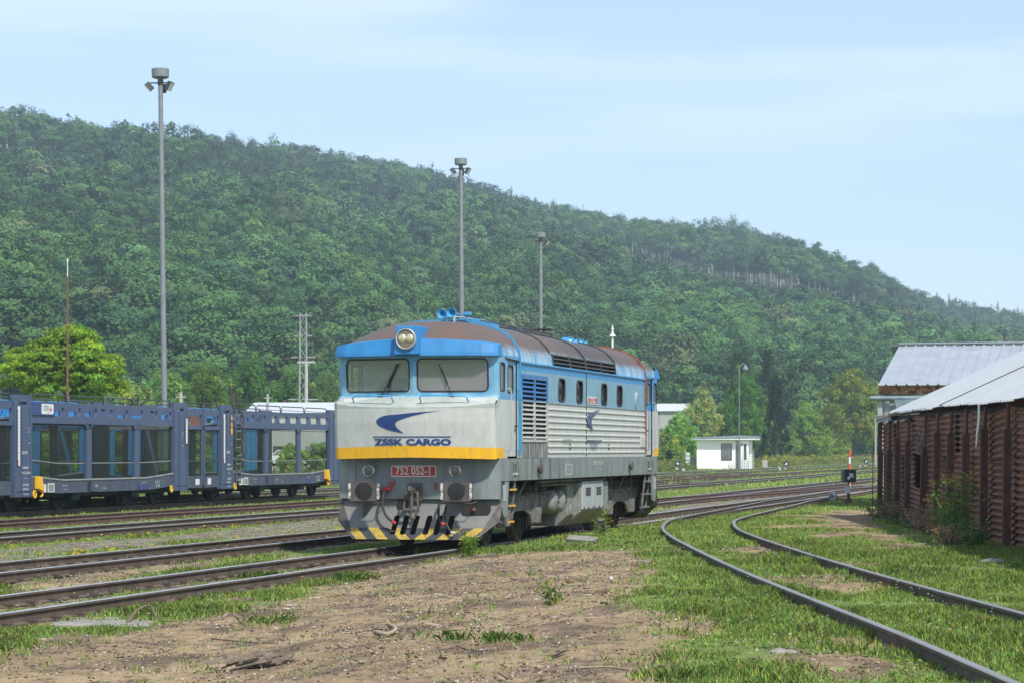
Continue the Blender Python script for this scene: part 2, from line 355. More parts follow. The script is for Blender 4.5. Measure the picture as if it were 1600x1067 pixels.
def make_cab(rear=False):
    T = (lambda p: (-p[0], Y2-p[1], p[2])) if rear else (lambda p: tuple(p))
    def fin(mb): mb.v = [T(p) for p in mb.v]; return mb
    sh = MB(); gask = MB(); pane_l = MB(); pane_r = MB()
    xs = [0, WX0, .3, .6, .9, 1.15, WX1, 1.46, 1.49, HW]; xs = [-x for x in reversed(xs[1:])]+xs
    zs = [1.645, 1.8, 2.05, 2.30, 2.45, 2.565, 2.60, 2.70, 2.79, 2.84, 3.47, 3.53]
    P = lambda x, z: (x, nose_y(x, z), zrow(z, x))
    for i in range(len(xs)-1):
        for j in range(len(zs)-1):
            xc, zc = abs(xs[i]+xs[i+1])/2, (zs[j]+zs[j+1])/2
            if WX0 < xc < WX1 and WZ0 < zc < WZ1: continue
            sh.add([P(xs[i], zs[j]), P(xs[i+1], zs[j]), P(xs[i+1], zs[j+1]), P(xs[i], zs[j+1])], [(0, 1, 2, 3)])
    for s, pane in ((-1, pane_l), (1, pane_r)):
        a, b_ = Vector(P(s*WX0, WZ0)), Vector(P(s*WX1, WZ0)); c_ = Vector(P(s*WX1, WZ1)); d_ = Vector(P(s*WX0, WZ1))
        ctr = (a+b_+c_+d_)/4; uu = (b_-a).normalized()*s; vv = (d_-a).normalized()
        fill_window(sh, gask, pane, ctr, uu, vv, (b_-a).length, (d_-a).length, .09, .015, .014, .022)
    cornery = lambda z: nose_y(HW, z)
    for s in (1, -1):
        ym = lambda y, z: cornery(z) if y < -.5 else y
        ys = [-1, .0, .35, .54, 1.24, 1.36]; zz = [1.645, 1.8, 2.30, 2.62, 2.79, 2.86, 3.40, 3.47, 3.53]
        side_grid(sh, ys, zz, [(.0, .35, 2.86, 3.40), (.54, 1.24, 1.7, 3.47)], s*HW, ym)
        fill_window(sh, gask, pane_r if s > 0 else pane_l, (s*HW, .175, 3.13), (0, s, 0), (0, 0, 1), .35, .54, .05, .02, .012, .015)
    out = {}
    dr = MB(); dp = MB(); hr = MB()
    for s in (1, -1):
        X = s*(HW-.025)
        side_grid(dr, [.55, .62, 1.05, 1.23], [1.68, 2.84, 3.38, 3.46], [(.62, 1.05, 2.84, 3.38)], X)
        d2 = MB(); g2 = MB(); p2 = MB()
        fill_window(d2, g2, p2, (X, .835, 3.11), (0, s, 0), (0, 0, 1), .43, .54, .06, .015, .014, .02)
        d2.v = [T(p) for p in d2.v]; 
        if s == 1:
            side = MB(); side.v = [T(p) for p in dr.v]; side.f = list(dr.f); side.m = list(dr.m); side.add(d2.v, d2.f)
            door = side.build('cab_door', K['livery'], loco); fin(g2).build('door_window_frame', K['rubber'], door, 40); fin(p2).build('door_window', K['glass'], door)
            dr = MB()
        else:
            side = MB(); side.v = [T(p) for p in dr.v]; side.f = list(dr.f); side.m = list(dr.m); side.add(d2.v, d2.f)
            door = side.build('cab_door', K['livery'], loco); fin(g2).build('door_window_frame', K['rubber'], door, 40); fin(p2).build('door_window', K['glass'], door)
        h = MB(); h.lathe((s*(HW-.02), 1.17, 2.25), (s, 0, 0), [(0, .02), (.05, .02), (.06, .012)], 8).bar((s*(HW+.03), 1.17, 2.25), (s*(HW+.03), 1.05, 2.25), .02, .02)
        fin(h).build('door_handle', K['iron'], door)
    body = fin(sh).build('cab', K['livery'], loco, 28)
    fin(gask).build('window_gasket', K['rubber'], body, 40)
    fin(pane_l).build('windscreen', K['glass'], body); fin(pane_r).build('windscreen', K['glass'], body)
    # visor, a thick brow across the front
    vs_ = MB(); vx = [-1.56, -1.5, -1.3, -1, -.6, -.3, 0, .3, .6, 1, 1.3, 1.5, 1.56]
    def VP(x, k):
        a = abs(x)/1.56; yb = -.26+(fy(min(abs(x), 1.46)) if abs(x) < 1.46 else 0)+max(0, a-.9)*1.6
        return [(x*.985, yb+.30 if abs(x) < 1.5 else .1, 3.50), (x, yb-.12, 3.50), (x*.998, yb-.11, 3.56), (x*.985, yb-.05, 3.80-.10*a**2), (x*.975, yb+.22, 3.835-.10*a**2)][k]
    for i in range(len(vx)-1):
        for k in range(4): vs_.add([VP(vx[i], k), VP(vx[i+1], k), VP(vx[i+1], k+1), VP(vx[i], k+1)], [(0, 1, 2, 3)])
    for s, e in ((1, 1.56), (-1, -1.56)):
        q = [VP(e, k) for k in range(5)]+[(e*.975, .22, 3.62), (e*.98, .22, 3.50)]; vs_.add(q, [tuple(range(7)) if s > 0 else tuple(reversed(range(7)))])
    fin(vs_).build('visor', K['visor'], loco, 25)
    # roof dome, from the visor back to the ring
    rf = MB(); NX = 24; NY = 9
    def RP(i, j):
        th = PI*i/NX; q = 2/2.35; cx = math.copysign(abs(math.cos(th))**q, -math.cos(th))*HW; cz = math.sin(th)**q
        t = j/NY; k = 1-(1-t)**2.4
        y0 = -.20+(fy(cx) if abs(cx) < 1.46 else 0)+.12*(abs(cx)/HW)**3; z0 = 3.80-.10*(abs(cx)/HW)**2; z0 = min(z0, 3.46+cz*1.2)
        return (cx, y0+(1.36-y0)*t, z0+(3.45+.76*cz-z0)*k)
    for i in range(NX):
        for j in range(NY): rf.add([RP(i, j), RP(i+1, j), RP(i+1, j+1), RP(i, j+1)], [(0, 1, 2, 3)])
    fin(rf).build('cab_roof', K['roofp'], loco, 50)
    # inside of the cab
    it = MB(); it.box(-1.5, 1.5, 1.30, 1.34, 1.7, 3.6).box(-1.5, 1.5, -.2, 1.3, 2.0, 2.04); it.box(-1.35, 1.35, -.32, -.02, 2.3, 2.74)
    ob = fin(it).build('cab_lining', K['linen'], loco)
    ce = MB(); ce.box(-1.48, 1.48, -.10, 1.3, 3.505, 3.52).box(-1.36, 1.36, .02, .05, 3.37, 3.505); fin(ce).build('cab_ceiling_and_shade', K['ceil'], ob)  # second box: dark strip standing in for the visor's shadow on the windscreens
    # wipers and the rails under the windows
    for s, (xb, xt, zt) in ((-1, (-.64, -.30, 3.36)), (1, (.70, .47, 3.36))) if not rear else ():
        wp = MB(); yb = nose_y(xb, 2.8)-.03
        wp.tube([(xb, yb, 2.79), (xt, nose_y(xt, zt)-.03, zt)], .008, 5)
        if s < 0: wp.bar((-.52, yb+.01, 2.93), (xt, nose_y(xt, zt)-.035, zt), .03, .03); wp.tube([(-.53, yb, 2.79), (-.44, yb, 3.0)], .006, 5)
        else: wp.bar((.62, yb-.01, 3.0), (.49, yb-.015, 3.3), .014, .02)
        wp.box(xb-.05, xb+.05, yb-.03, yb+.04, 2.765, 2.80); fin(wp).build('wiper', K['rubber'], loco, 40)
    for s, x0, x1 in ((-1, -1.13, -.33), (1, .20, 1.05)):
        h = MB(); yf = lambda x: nose_y(x, 2.62)-.06
        h.tube([(x0, yf(x0)+.1, 2.67), (x0, yf(x0), 2.74), (x0+.04, yf(x0), 2.78), (x1-.04, yf(x1), 2.78), (x1, yf(x1), 2.74), (x1, yf(x1)+.1, 2.67)], .013, 6)
        fin(h).build('handrail', K['bluep'], loco, 60)
    # lamp housing in the brow
    hx, hz = -.02, 3.79
    hh = MB(); yv = -.26-.30-.12
    hh.prism([(hx-.235, yv-.06, 3.52), (hx+.225, yv-.06, 3.52), (hx+.205, yv-.0, 4.03), (hx-.205, yv-.0, 4.03)], (0, 0, 0), (0, .62, 0)); hb = fin(hh).build('headlamp_housing', K['visor'], loco, None, None, .012)
    lg = MB(); lg.lathe((hx, yv-.03, hz), (0, -1, 0), [(0, .17), (.05, .17), (.052, .14)], 28); fin(lg).build('lamp_bowl', K['lamp_glass'], hb, 40)
    rg = MB(); rg.lathe((hx, yv-.03, hz), (0, -1, 0), [(0, .188), (.07, .188), (.075, .178), (.07, .166), (.05, .166)], 28); fin(rg).build('lamp_rim', K['chrome'], hb, 40)
    for dx in (-.072, .072):
        l = MB(); l.lathe((hx+dx, yv-.083, hz+.01), (0, -1, 0), [(0, .078), (.012, .074), (.022, .05), (.027, .001)], 18); fin(l).build('lamp', K['reflector'], hb, 60)
    # stripe of gutters over doors
    for s in (1, -1):
        g = MB(); g.tube([(s*(HW+.015), .36, 3.485), (s*(HW+.015), 1.36, 3.455)], .014, 6); fin(g).build('drip_rail', K['iron'], body)
        for yy in (.52, 1.27):
            q = MB(); q.tube([(s*HW, yy, 2.92), (s*(HW+.06), yy, 2.92), (s*(HW+.075), yy, 2.86), (s*(HW+.075), yy, 1.86), (s*(HW+.06), yy, 1.80), (s*HW, yy, 1.80)], .013, 6)
            fin(q).build('grab_rail', K['bluep' if yy > 1 else 'panel'], loco, 60)
    # ring where the cab roof meets the body roof
    r = MB(); pts = []
    for i in range(33):
        th = PI*i/32; q = 2/2.35; pts.append((math.copysign(abs(math.cos(th))**q, -math.cos(th))*(HW+.015), 1.385, 3.45+.775*math.sin(th)**q))
    pts = [(-HW-.015, 1.385, 1.7)]+pts+[(HW+.015, 1.385, 1.7)]
    for i in range(len(pts)-1):
        a, b_ = pts[i], pts[i+1]; r.bar(a, b_, .05, .03, up=(0, 1, 0))
    fin(r).build('roof_ring', K['orange' if rear else 'bluep'], loco, 30)
make_cab(); make_cab(True)
# ---- body between the cabs
WN = [(4.49, 5.06), (6.07, 6.64), (8.39, 8.96), (9.97, 10.54)]; wz0, wz1 = 2.76, 3.24
bd = MB(); gk = MB()
for s in (1, -1):
    ys = sorted([1.41, 1.53, 3.55, 13.06]+[q for a in WN for q in a]); zz = [1.645, 1.99, 2.76, 3.22, 3.24, 3.45]
    side_grid(bd, ys, zz, [(1.53, 3.55, 1.99, 3.22)]+[(a, b, wz0, wz1) for a, b in WN], s*HW)
body = None
panes = []
for a, b in WN:
    for s in (1, -1):
        p = MB(); g = MB(); fill_window(bd, g, p, (s*HW, (a+b)/2, (wz0+wz1)/2), (0, s, 0), (0, 0, 1), b-a, wz1-wz0, .09, .03, .02, .02); panes.append((g, p))
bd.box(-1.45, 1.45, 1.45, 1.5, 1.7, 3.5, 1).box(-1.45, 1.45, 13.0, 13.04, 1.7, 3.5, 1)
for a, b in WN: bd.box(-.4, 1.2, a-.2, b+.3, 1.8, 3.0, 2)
body = bd.build('body_shell', [K['livery'], K['black'], K['dkgrey']], loco)
for g, p in panes:
    wo_ = g.build('window_frame', K['rubber'], loco, 40); p.build('window_pane', K['glass_dark'], wo_)
# ribs along the white lower body
for s in (1, -1):
    for i in range(8):
        z = 2.60-.122*i
        rb = MB(); n0 = 3.62
        rb.prism([(s*HW, n0, z-.028), (s*(HW+.018), n0, z-.012), (s*(HW+.018), n0, z+.012), (s*HW, n0, z+.028)], (0, 0, 0), (0, 13.04-n0, 0)); rb.build('body_rib', K['livery'], loco)
    q = MB(); q.box(s*(HW-.003), s*(HW+.02), 1.42, 13.04, 2.715, 2.74); q.build('waist_moulding', K['livery'], loco)
    q = MB(); q.box(s*(HW-.003), s*(HW+.03), 1.42, 13.04, 3.43, 3.46); q.build('gutter', K['bluep'], loco)
    for yy in (6.95,): q = MB(); q.box(s*(HW-.003), s*(HW+.012), yy, yy+.03, 1.66, 3.43); q.build('panel_seam', K['dkgrey'], loco)
# louvred air intake
for s in (1, -1):
    fr = MB(); x0, x1 = (HW-.02, HW+.02) if s > 0 else (-HW-.02, -HW+.02)
    for y0, y1 in ((1.53, 1.585), (2.50, 2.58), (3.50, 3.56)): fr.box(x0, x1, y0, y1, 2.73, 3.22); fr.box(x0, x1, y0, y1, 1.97, 2.73, 1)
    fr.box(x0+.001, x1-.001, 1.53, 3.56, 3.14, 3.23); fr.box(x0+.001, x1-.001, 1.53, 3.56, 1.95, 2.0, 1)
    fo = fr.build('intake_frame', [K['loubl'], K['louwh']], loco)
    for k in range(13):
        z = 2.03+k*.087
        for y0, y1 in ((1.585, 2.50), (2.58, 3.50)):
            l = MB(); l.prism([(s*(HW-.055), y0, z+.035), (s*(HW+.012), y0, z-.01), (s*(HW+.012), y0, z+.004), (s*(HW-.055), y0, z+.049)], (0, 0, 0), (0, y1-y0, 0)); l.build('louvre', K['loubl' if z > 2.7 else 'louwh'], fo)
    b = MB(); b.box(s*1.30-.02, s*1.30+.02, 1.5, 3.6, 1.9, 3.3); b.build('intake_backing', K['black'], fo)
# roof
def rx(th, d=0):
    q = 2/2.35; return (math.copysign(abs(math.cos(th))**q, math.cos(th))*(HW+d), 3.45+(.76+d)*math.sin(th)**q)
ths = [0, .16, .26, .62] + [PI*k/24 for k in range(6, 13)]; ths = ths+[PI-a for a in reversed(ths[:-1])]
ths = sorted(set(round(a, 5) for a in ths))
ysr = [1.41, 2.7, 4.05, 5.5, 6.93, 8.4, 9.87, 11.5, 13.06]
rf = MB()
for i in range(len(ths)-1):
    for j in range(len(ysr)-1):
        tc_ = (ths[i]+ths[i+1])/2; tq = min(tc_, PI-tc_); yc = (ysr[j]+ysr[j+1])/2
        if .03 < tq < .26 and 4.05 < yc < 9.87: continue
        a, b = rx(ths[i]), rx(ths[i+1])
        rf.add([(a[0], ysr[j], a[1]), (a[0], ysr[j+1], a[1]), (b[0], ysr[j+1], b[1]), (b[0], ysr[j], b[1])], [(0, 1, 2, 3)])
roof = rf.build('roof', K['roofp'], loco, 60)
for s in (1, -1):
    vg = MB()
    A = rx(.0); B = rx(.26)
    vg.box(s*1.40-.01, s*1.40+.01, 4.05, 9.87, 3.44, 3.76); vb = vg.build('vent_recess', K['black'], loco)
    for k in range(3):
        th = .05+.09*k; a = rx(th, .0); l = MB(); l.bar((s*(a[0]-.01), 4.06, a[1]+.015), (s*(a[0]-.01), 9.86, a[1]+.015), .05, .028); l.build('vent_slat', K['dkgrey' if k != 1 else 'iron'], vb)
    for y in (4.05, 5.5, 6.94, 8.4, 9.86):
        l = MB(); l.bar((s*1.535, y, 3.44), (s*(B[0]+.01), y, B[1]+.01), .05, .03, up=(0, 1, 0)); l.build('vent_post', K['dkgrey'], vb)
for y in (3.95, 6.95, 9.95):
    r = MB(); pts = [(x, y, z) for x, z in (rx(.27+(PI-.54)*k/24, .01) for k in range(25))]
    for a, b in zip(pts, pts[1:]): r.bar(a, b, .035, .02, up=(0, 1, 0))
    r.build('roof_strip', K['dkgrey'], roof)
def roofthing(name, mb, mt='dkgrey', sm=None): return mb.build(name, K[mt], loco, sm)
for x0, x1, y0, y1, h, mt in ((-.45, .45, 3.0, 4.6, .06, 'dkgrey'), (-.5, .5, 4.9, 6.6, .07, 'dkgrey'), (-.4, .4, 7.3, 8.6, .10, 'iron'), (.2, .55, 1.9, 3.6, .07, 'bluep'), (-.5, .5, 10.2, 11.4, .05, 'dkgrey')):
    q = MB(); q.box(x0, x1, y0, y1, 4.15, 4.22+h); q.build('roof_hatch', K[mt], loco, None, None, .01)
q = MB(); q.box(.62, .86, 2.2, 4.2, 4.06, 4.13); q.build('roof_walkway', K['bluep'], loco)
q = MB()
for y in (2.0, 5.1, 8.3): q.tube([(.62, y, 4.12), (.62, y, 4.26), (.62, y+2.6, 4.26), (.62, y+2.6, 4.12)], .012, 6)
q.build('roof_rail', K['dkgrey'], loco, 60)
q = MB(); q.tube([(.42, .85, 4.10), (.42, .88, 4.27), (.45, 3.0, 4.30), (.45, 3.03, 4.15)], .018, 6); q.build('roof_rail', K['panel'], loco, 60)
q = MB(); q.tube([(0, 9.0, 4.18), (0, 9.0, 4.42)], .03, 6).tube([(.1, 9.0, 4.18), (.1, 9.0, 4.42)], .03, 6).box(-.2, .3, 8.75, 9.25, 4.42, 4.44); q.build('exhaust_stack', K['iron'], loco)
for y in (4.6, 8.0, 11.6, 12.3):
    q = MB(); q.tube([(.85, y, 4.0), (.85, y+.02, 4.10), (.72, y+.1, 4.13), (.70, y+.3, 4.08)], .02, 6); q.build('lifting_eye', K['bluep'], loco)
def horn(x, y, z, r=.095, d=(0, -1, 0)):
    h = MB(); h.lathe((x, y, z), d, [(-.30, .018), (-.05, .022), (.08, .04), (.14, .07), (.17, r), (.175, r*.96), (.13, .05), (.06, .02)], 16)
    h.tube([(x, y+.1, z), (x+.02, y+.12, z-.14)], .018, 6); h.build('horn', K['bluep'], loco, 50)
horn(.14, 1.15, 4.33); horn(.34, 1.1, 4.345)
q = MB(); q.tube([(.1, 1.3, 4.33), (.62, 1.3, 4.33)], .012, 6).tube([(.55, 1.3, 4.2), (.55, 1.3, 4.36)], .03, 6).box(.5, .62, 1.25, 1.35, 4.32, 4.38); q.build('horn_bracket', K['bluep'], loco)
for y in (9.9, 10.9): q = MB(); q.lathe((.45, y, 4.16), (0, 0, 1), [(0, .22), (.07, .2), (.13, .12), (.15, .01)], 16); q.build('roof_dome', K['bluep'], loco, 50)
# ---- underframe, buffer beams
for s in (1, -1):
    q = MB(); x0, x1 = (HW-.05, HW+.02) if s > 0 else (-HW-.02, -HW+.05); q.box(x0, x1, .02, Y2-.02, 1.23, 1.64); q.build('side_sill', K['framep'], loco)
q = MB(); q.box(-1.45, 1.45, .15, Y2-.15, 1.2, 1.62); q.build('underframe', K['black'], loco)
for rear in (False, True):
    T = (lambda p: (-p[0], Y2-p[1], p[2])) if rear else (lambda p: tuple(p))
    def bb(mb, name, mt, parent=loco, sm=None, bev=0):
        mb.v = [T(p) for p in mb.v]; return mb.build(name, K[mt], parent, sm, None, bev)
    # beam face with chamfered wings
    q = MB(); q.box(-1.2, 1.2, -.06, .1, .90, 1.655)
    for s in (-1, 1): q.prism([(s*1.2, -.057, .903), (s*1.54, .0, .903), (s*1.54, .0, 1.652), (s*1.2, -.057, 1.652)], (0, 0, 0), (0, .3, 0))
    beam = bb(q, 'buffer_beam', 'framep')
    q = MB(); q.box(-1.22, 1.2, -.075, -.055, 1.545, 1.565).box(-1.22, -1.205, -.075, -.058, 1.15, 1.56).box(-1.2, 1.2, -.066, -.058, 1.225, 1.235); bb(q, 'beam_moulding', 'framep', beam)
    # side apron behind the wing, down to the step
    for s in (1, -1):
        q = MB(); q.prism([(s*1.50, .02, 1.235), (s*1.50, .62, 1.235), (s*1.50, .50, .62), (s*1.50, .42, .58), (s*1.50, .22, .58), (s*1.50, .02, .92)], (0, 0, 0), (s*.04, 0, 0)); bb(q, 'side_apron', 'framep')
        q = MB(); q.box(s*1.545-.004, s*1.545+.004, .16, .42, .86, 1.16); bb(q, 'access_plate', 'panel')
    # marker lamps
    for x in (-.945, .71):
        q = MB(); q.lathe((x, -.055, 1.415), (0, -1, 0), [(0, .115), (.045, .115), (.05, .10), (.04, .085), (.02, .085)], 20); o_ = bb(q, 'marker_lamp', 'chrome', loco, 40)
        q = MB(); q.lathe((x, -.055, 1.415), (0, -1, 0), [(0, .09), (.03, .09), (.035, .05), (.037, .001)], 20); bb(q, 'lens', 'lamp_glass', o_, 40)
    # buffers
    for x in (-.875, .875):
        q = MB(); q.lathe((x, -.05, 1.05), (0, -1, 0), [(0, .17), (.03, .17), (.035, .14), (.3, .13), (.31, .10), (.52, .10)], 20); bf = bb(q, 'buffer', 'iron', loco, 35)
        q = MB(); hw, hh_ = .30, .18
        q.prism([(x-hw, -.55, 1.05-hh_+.05), (x-hw+.05, -.55, 1.05-hh_), (x+hw-.05, -.55, 1.05-hh_), (x+hw, -.55, 1.05-hh_+.05), (x+hw, -.55, 1.05+hh_-.05), (x+hw-.05, -.55, 1.05+hh_), (x-hw+.05, -.55, 1.05+hh_), (x-hw, -.55, 1.05+hh_-.05)], (0, 0, 0), (0, -.04, 0)); bb(q, 'buffer_plate', 'iron', bf)
        for e in (-1, 1): q = MB(); q.box(x+e*(hw-.028)-.024, x+e*(hw-.028)+.024, -.597, -.5905, 1.05-hh_+.035, 1.05+hh_-.035); bb(q, 'white_edge', 'wornwhite', bf)
        q = MB(); q.lathe((x, -.588, 1.05), (0, -1, 0), [(0, .165), (.008, .165), (.012, .10), (.013, .001)], 12); bb(q, 'grease_patch', 'grease', bf, 40)
        q = MB(); q.tube([(x-.25, -.1, .83), (x-.25, -.35, .83), (x+.22, -.35, .83), (x+.25, -.1, .86)], .012, 6); bb(q, 'shunter_grip', 'iron', loco)
    # coupling
    q = MB(); q.box(-.20, .08, -.09, -.06, .86, 1.2); q.box(-.115, -.005, -.20, -.08, 1.0, 1.13)
    q.prism([(-.08, -.2, 1.0), (-.08, -.42, 1.0), (-.08, -.46, 1.06), (-.08, -.42, 1.14), (-.08, -.37, 1.10), (-.08, -.40, 1.06), (-.08, -.2, 1.12)], (0, 0, 0), (.05, 0, 0)); hk = bb(q, 'coupling_hook', 'iron')
    q = MB(); q.tube([(-.16, -.28, 1.04), (-.18, -.33, .85), (-.19, -.34, .72), (-.10, -.35, .66)], .022, 8).tube([(.05, -.28, 1.04), (.07, -.33, .85), (.09, -.35, .70), (.04, -.36, .62)], .022, 8)
    q.tube([(-.055, -.30, 1.0), (-.045, -.34, .66)], .032, 8).lathe((-.19, -.34, .70), (1, 0, 0), [(0, .04), (.28, .04)], 8).tube([(-.02, -.36, .72), (-.06, -.38, .55), (.02, -.38, .54), (.06, -.36, .7)], .02, 6)
    bb(q, 'screw_coupling', 'iron', hk, 40)
    q = MB(); q.box(-.40, -.22, -.063, -.056, .70, .905); bb(q, 'towing_slot_shade', 'black')  # flat black plate, the slot's inner shade put into its colour
    # brake hoses with red cocks
    for pts, rc in (([(-.60, -.12, 1.06), (-.62, -.22, 1.0), (-.62, -.3, .78), (-.52, -.36, .58), (-.38, -.38, .48)], 1), ([(.44, -.1, .84), (.44, -.22, .80), (.45, -.3, .6), (.52, -.34, .48), (.55, -.36, .46)], 0), ([(.60, -.1, .84), (.58, -.24, .78), (.58, -.33, .55), (.66, -.38, .38), (.74, -.4, .30)], 0)):
        q = MB(); fine = [Vector(pts[0])]
        for a, b in zip(pts, pts[1:]):
            for k in (1, 2, 3): fine.append(Vector(a).lerp(Vector(b), k/3))
        sm = [fine[0]]+[(fine[i-1]+fine[i]*2+fine[i+1])/4 for i in range(1, len(fine)-1)]+[fine[-1]]
        q.tube(sm, .024, 8); hs = bb(q, 'brake_hose', 'rubber', loco, 60)
        e = Vector(pts[-1]); q = MB(); q.lathe(e, (.9, -.1, -.25), [(-.02, .028), (.04, .032), (.055, .02)], 10); bb(q, 'hose_coupling', 'red' if pts[-1][0] < .6 else 'panel', hs, 40)
        if rc:
            q = MB(); q.lathe((-.66, -.12, 1.07), (1, 0, .1), [(0, .035), (.05, .04), (.10, .045), (.15, .03)], 10).tube([(-.54, -.12, 1.1), (-.50, -.16, 1.13), (-.47, -.17, 1.22)], .016, 6).tube([(-.52, -.12, 1.1), (-.48, -.12, 1.12), (-.43, -.12, 1.24)], .013, 6).lathe((-.62, -.06, 1.08), (0, -1, 0), [(0, .03), (.1, .035)], 8); bb(q, 'brake_cock', 'red', hs, 40)
    q = MB(); q.box(.32, .35, -.10, -.058, .92+.15, 1.20); bb(q, 'red_plate', 'red')
    q = MB(); q.prism([(.90, -.11, .62), (1.32, -.05, .62), (1.36, -.05, .68), (1.36, -.05, .80), (.90, -.11, .84), (.86, -.11, .78), (.86, -.11, .66)], (0, 0, 0), (0, .05, 0)); sk = bb(q, 'socket_box', 'black')
    q = MB(); q.lathe((1.08, -.115, .72), (0, -1, 0), [(0, .035), (.03, .03)], 10); bb(q, 'socket_plug', 'orange', sk)
    # snow plough plate with slots
    def PY(x, z): return .02-.42*((.905-z)/.735)**1.3+.10*(abs(x)/1.55)**2
    def PXm(z): return 1.55 if z > .5 else 1.55-(.5-z)/.33*.38
    sl = [-.40, -.21, -.015, .225, .42, .65]; ew = .052
    xs = sorted([-1.0, -.7, .85, 1.0, 0.1]+[c+e for c in sl for e in (-ew, ew)]); zs = [.17, .24, .25, .27, .36, .48, .585, .605, .7, .8, .905]
    q = MB()
    def G(i, j):
        n = len(xs)+1; z = zs[j]; X = (-PXm(z) if i == 0 else PXm(z) if i == n else xs[i-1])
        if 0 < i < n and .24 < z < .61: X += (z-.42)*.10
        return (X, PY(X, z), z)
    n = len(xs)+1
    for i in range(n):
        for j in range(len(zs)-1):
            xc = ((xs[i-1] if i else -1.5)+(xs[i] if i < n-1 else 1.5))/2
            if any(abs(xc-c) < ew for c in sl) and .25 <= zs[j] and zs[j+1] <= .606:
                if zs[j] in (.25, .585):                         # rounded slot ends
                    a, b_, c_, d_ = G(i, j), G(i+1, j), G(i+1, j+1), G(i, j+1); mab = [(p+q_)/2 for p, q_ in zip(a, b_)]; mcd = [(p+q_)/2 for p, q_ in zip(c_, d_)]
                    if zs[j] == .25: q.add([a, mab, d_], [(0, 1, 2)]); q.add([mab, b_, c_], [(0, 1, 2)])
                    else: q.add([d_, a, mcd], [(0, 1, 2)]); q.add([c_, mcd, b_], [(0, 1, 2)])
                continue
            q.add([G(i, j), G(i+1, j), G(i+1, j+1), G(i, j+1)], [(0, 1, 2, 3)])
    pl = bb(q, 'snow_plough', 'plowp', loco, 40)
    for s in (-1, 1):
        q = MB(); q.prism([(s*1.55, PY(1.55, .9), .905), (s*1.55, PY(1.5, .5), .5), (s*1.17, PY(1.17, .17), .17), (s*1.17, .35, .35), (s*1.45, .5, .75), (s*1.45, .5, .905)], (0, 0, 0), (-s*.015, 0, 0))
        bb(q, 'plough_side', 'iron', pl)
    q = MB(); q.box(-1.3, 1.3, .3, .36, .3, 1.2); bb(q, 'plough_shade_backing', 'black', pl)  # black sheet behind the slots stands in for the shade there
    if not rear: q = MB(); q.box(-1.06, -1.0, -.09, -.06, .16, .86); bb(q, 'drain_pipe', 'iron')
    # ladders and steps under the doors
    for s in (1, -1):
        q = MB(); q.bar((s*1.50, .70, 1.23), (s*1.42, .78, .42), .03, .07); q.bar((s*1.50, 1.18, 1.23), (s*1.42, 1.24, .42), .03, .07); ld = bb(q, 'step_ladder', 'bogie')
        for k in range(3):
            z = .46+.30*k; x = 1.42+.03*k; q = MB(); q.box(s*x-.10, s*x+.05, .76-.02*k, 1.24-.02*k, z-.015, z+.02); bb(q, 'step', 'bogie', ld)
            q = MB(); q.box(s*(x+.052), s*(x+.062), .77-.02*k, 1.23-.02*k, z-.012, z+.018); bb(q, 'step_edge', 'yellow', ld)
        for yy in (.80, 1.20): q = MB(); q.tube([(s*1.55, yy, 1.58), (s*1.60, yy, 1.55), (s*1.60, yy, 1.33), (s*1.55, yy, 1.28)], .013, 6); bb(q, 'step_grip', 'bogie', loco)
        q = MB(); q.box(s*1.551-.003, s*1.551+.003, .90, 1.10, 1.38, 1.54); bb(q, 'step_recess_shade', 'black')  # flat black plate painted as the shaded hollow of the step
        q = MB(); q.box(s*1.54-.0, s*1.58, .88, 1.12, 1.34, 1.37); bb(q, 'step_tread', 'white')
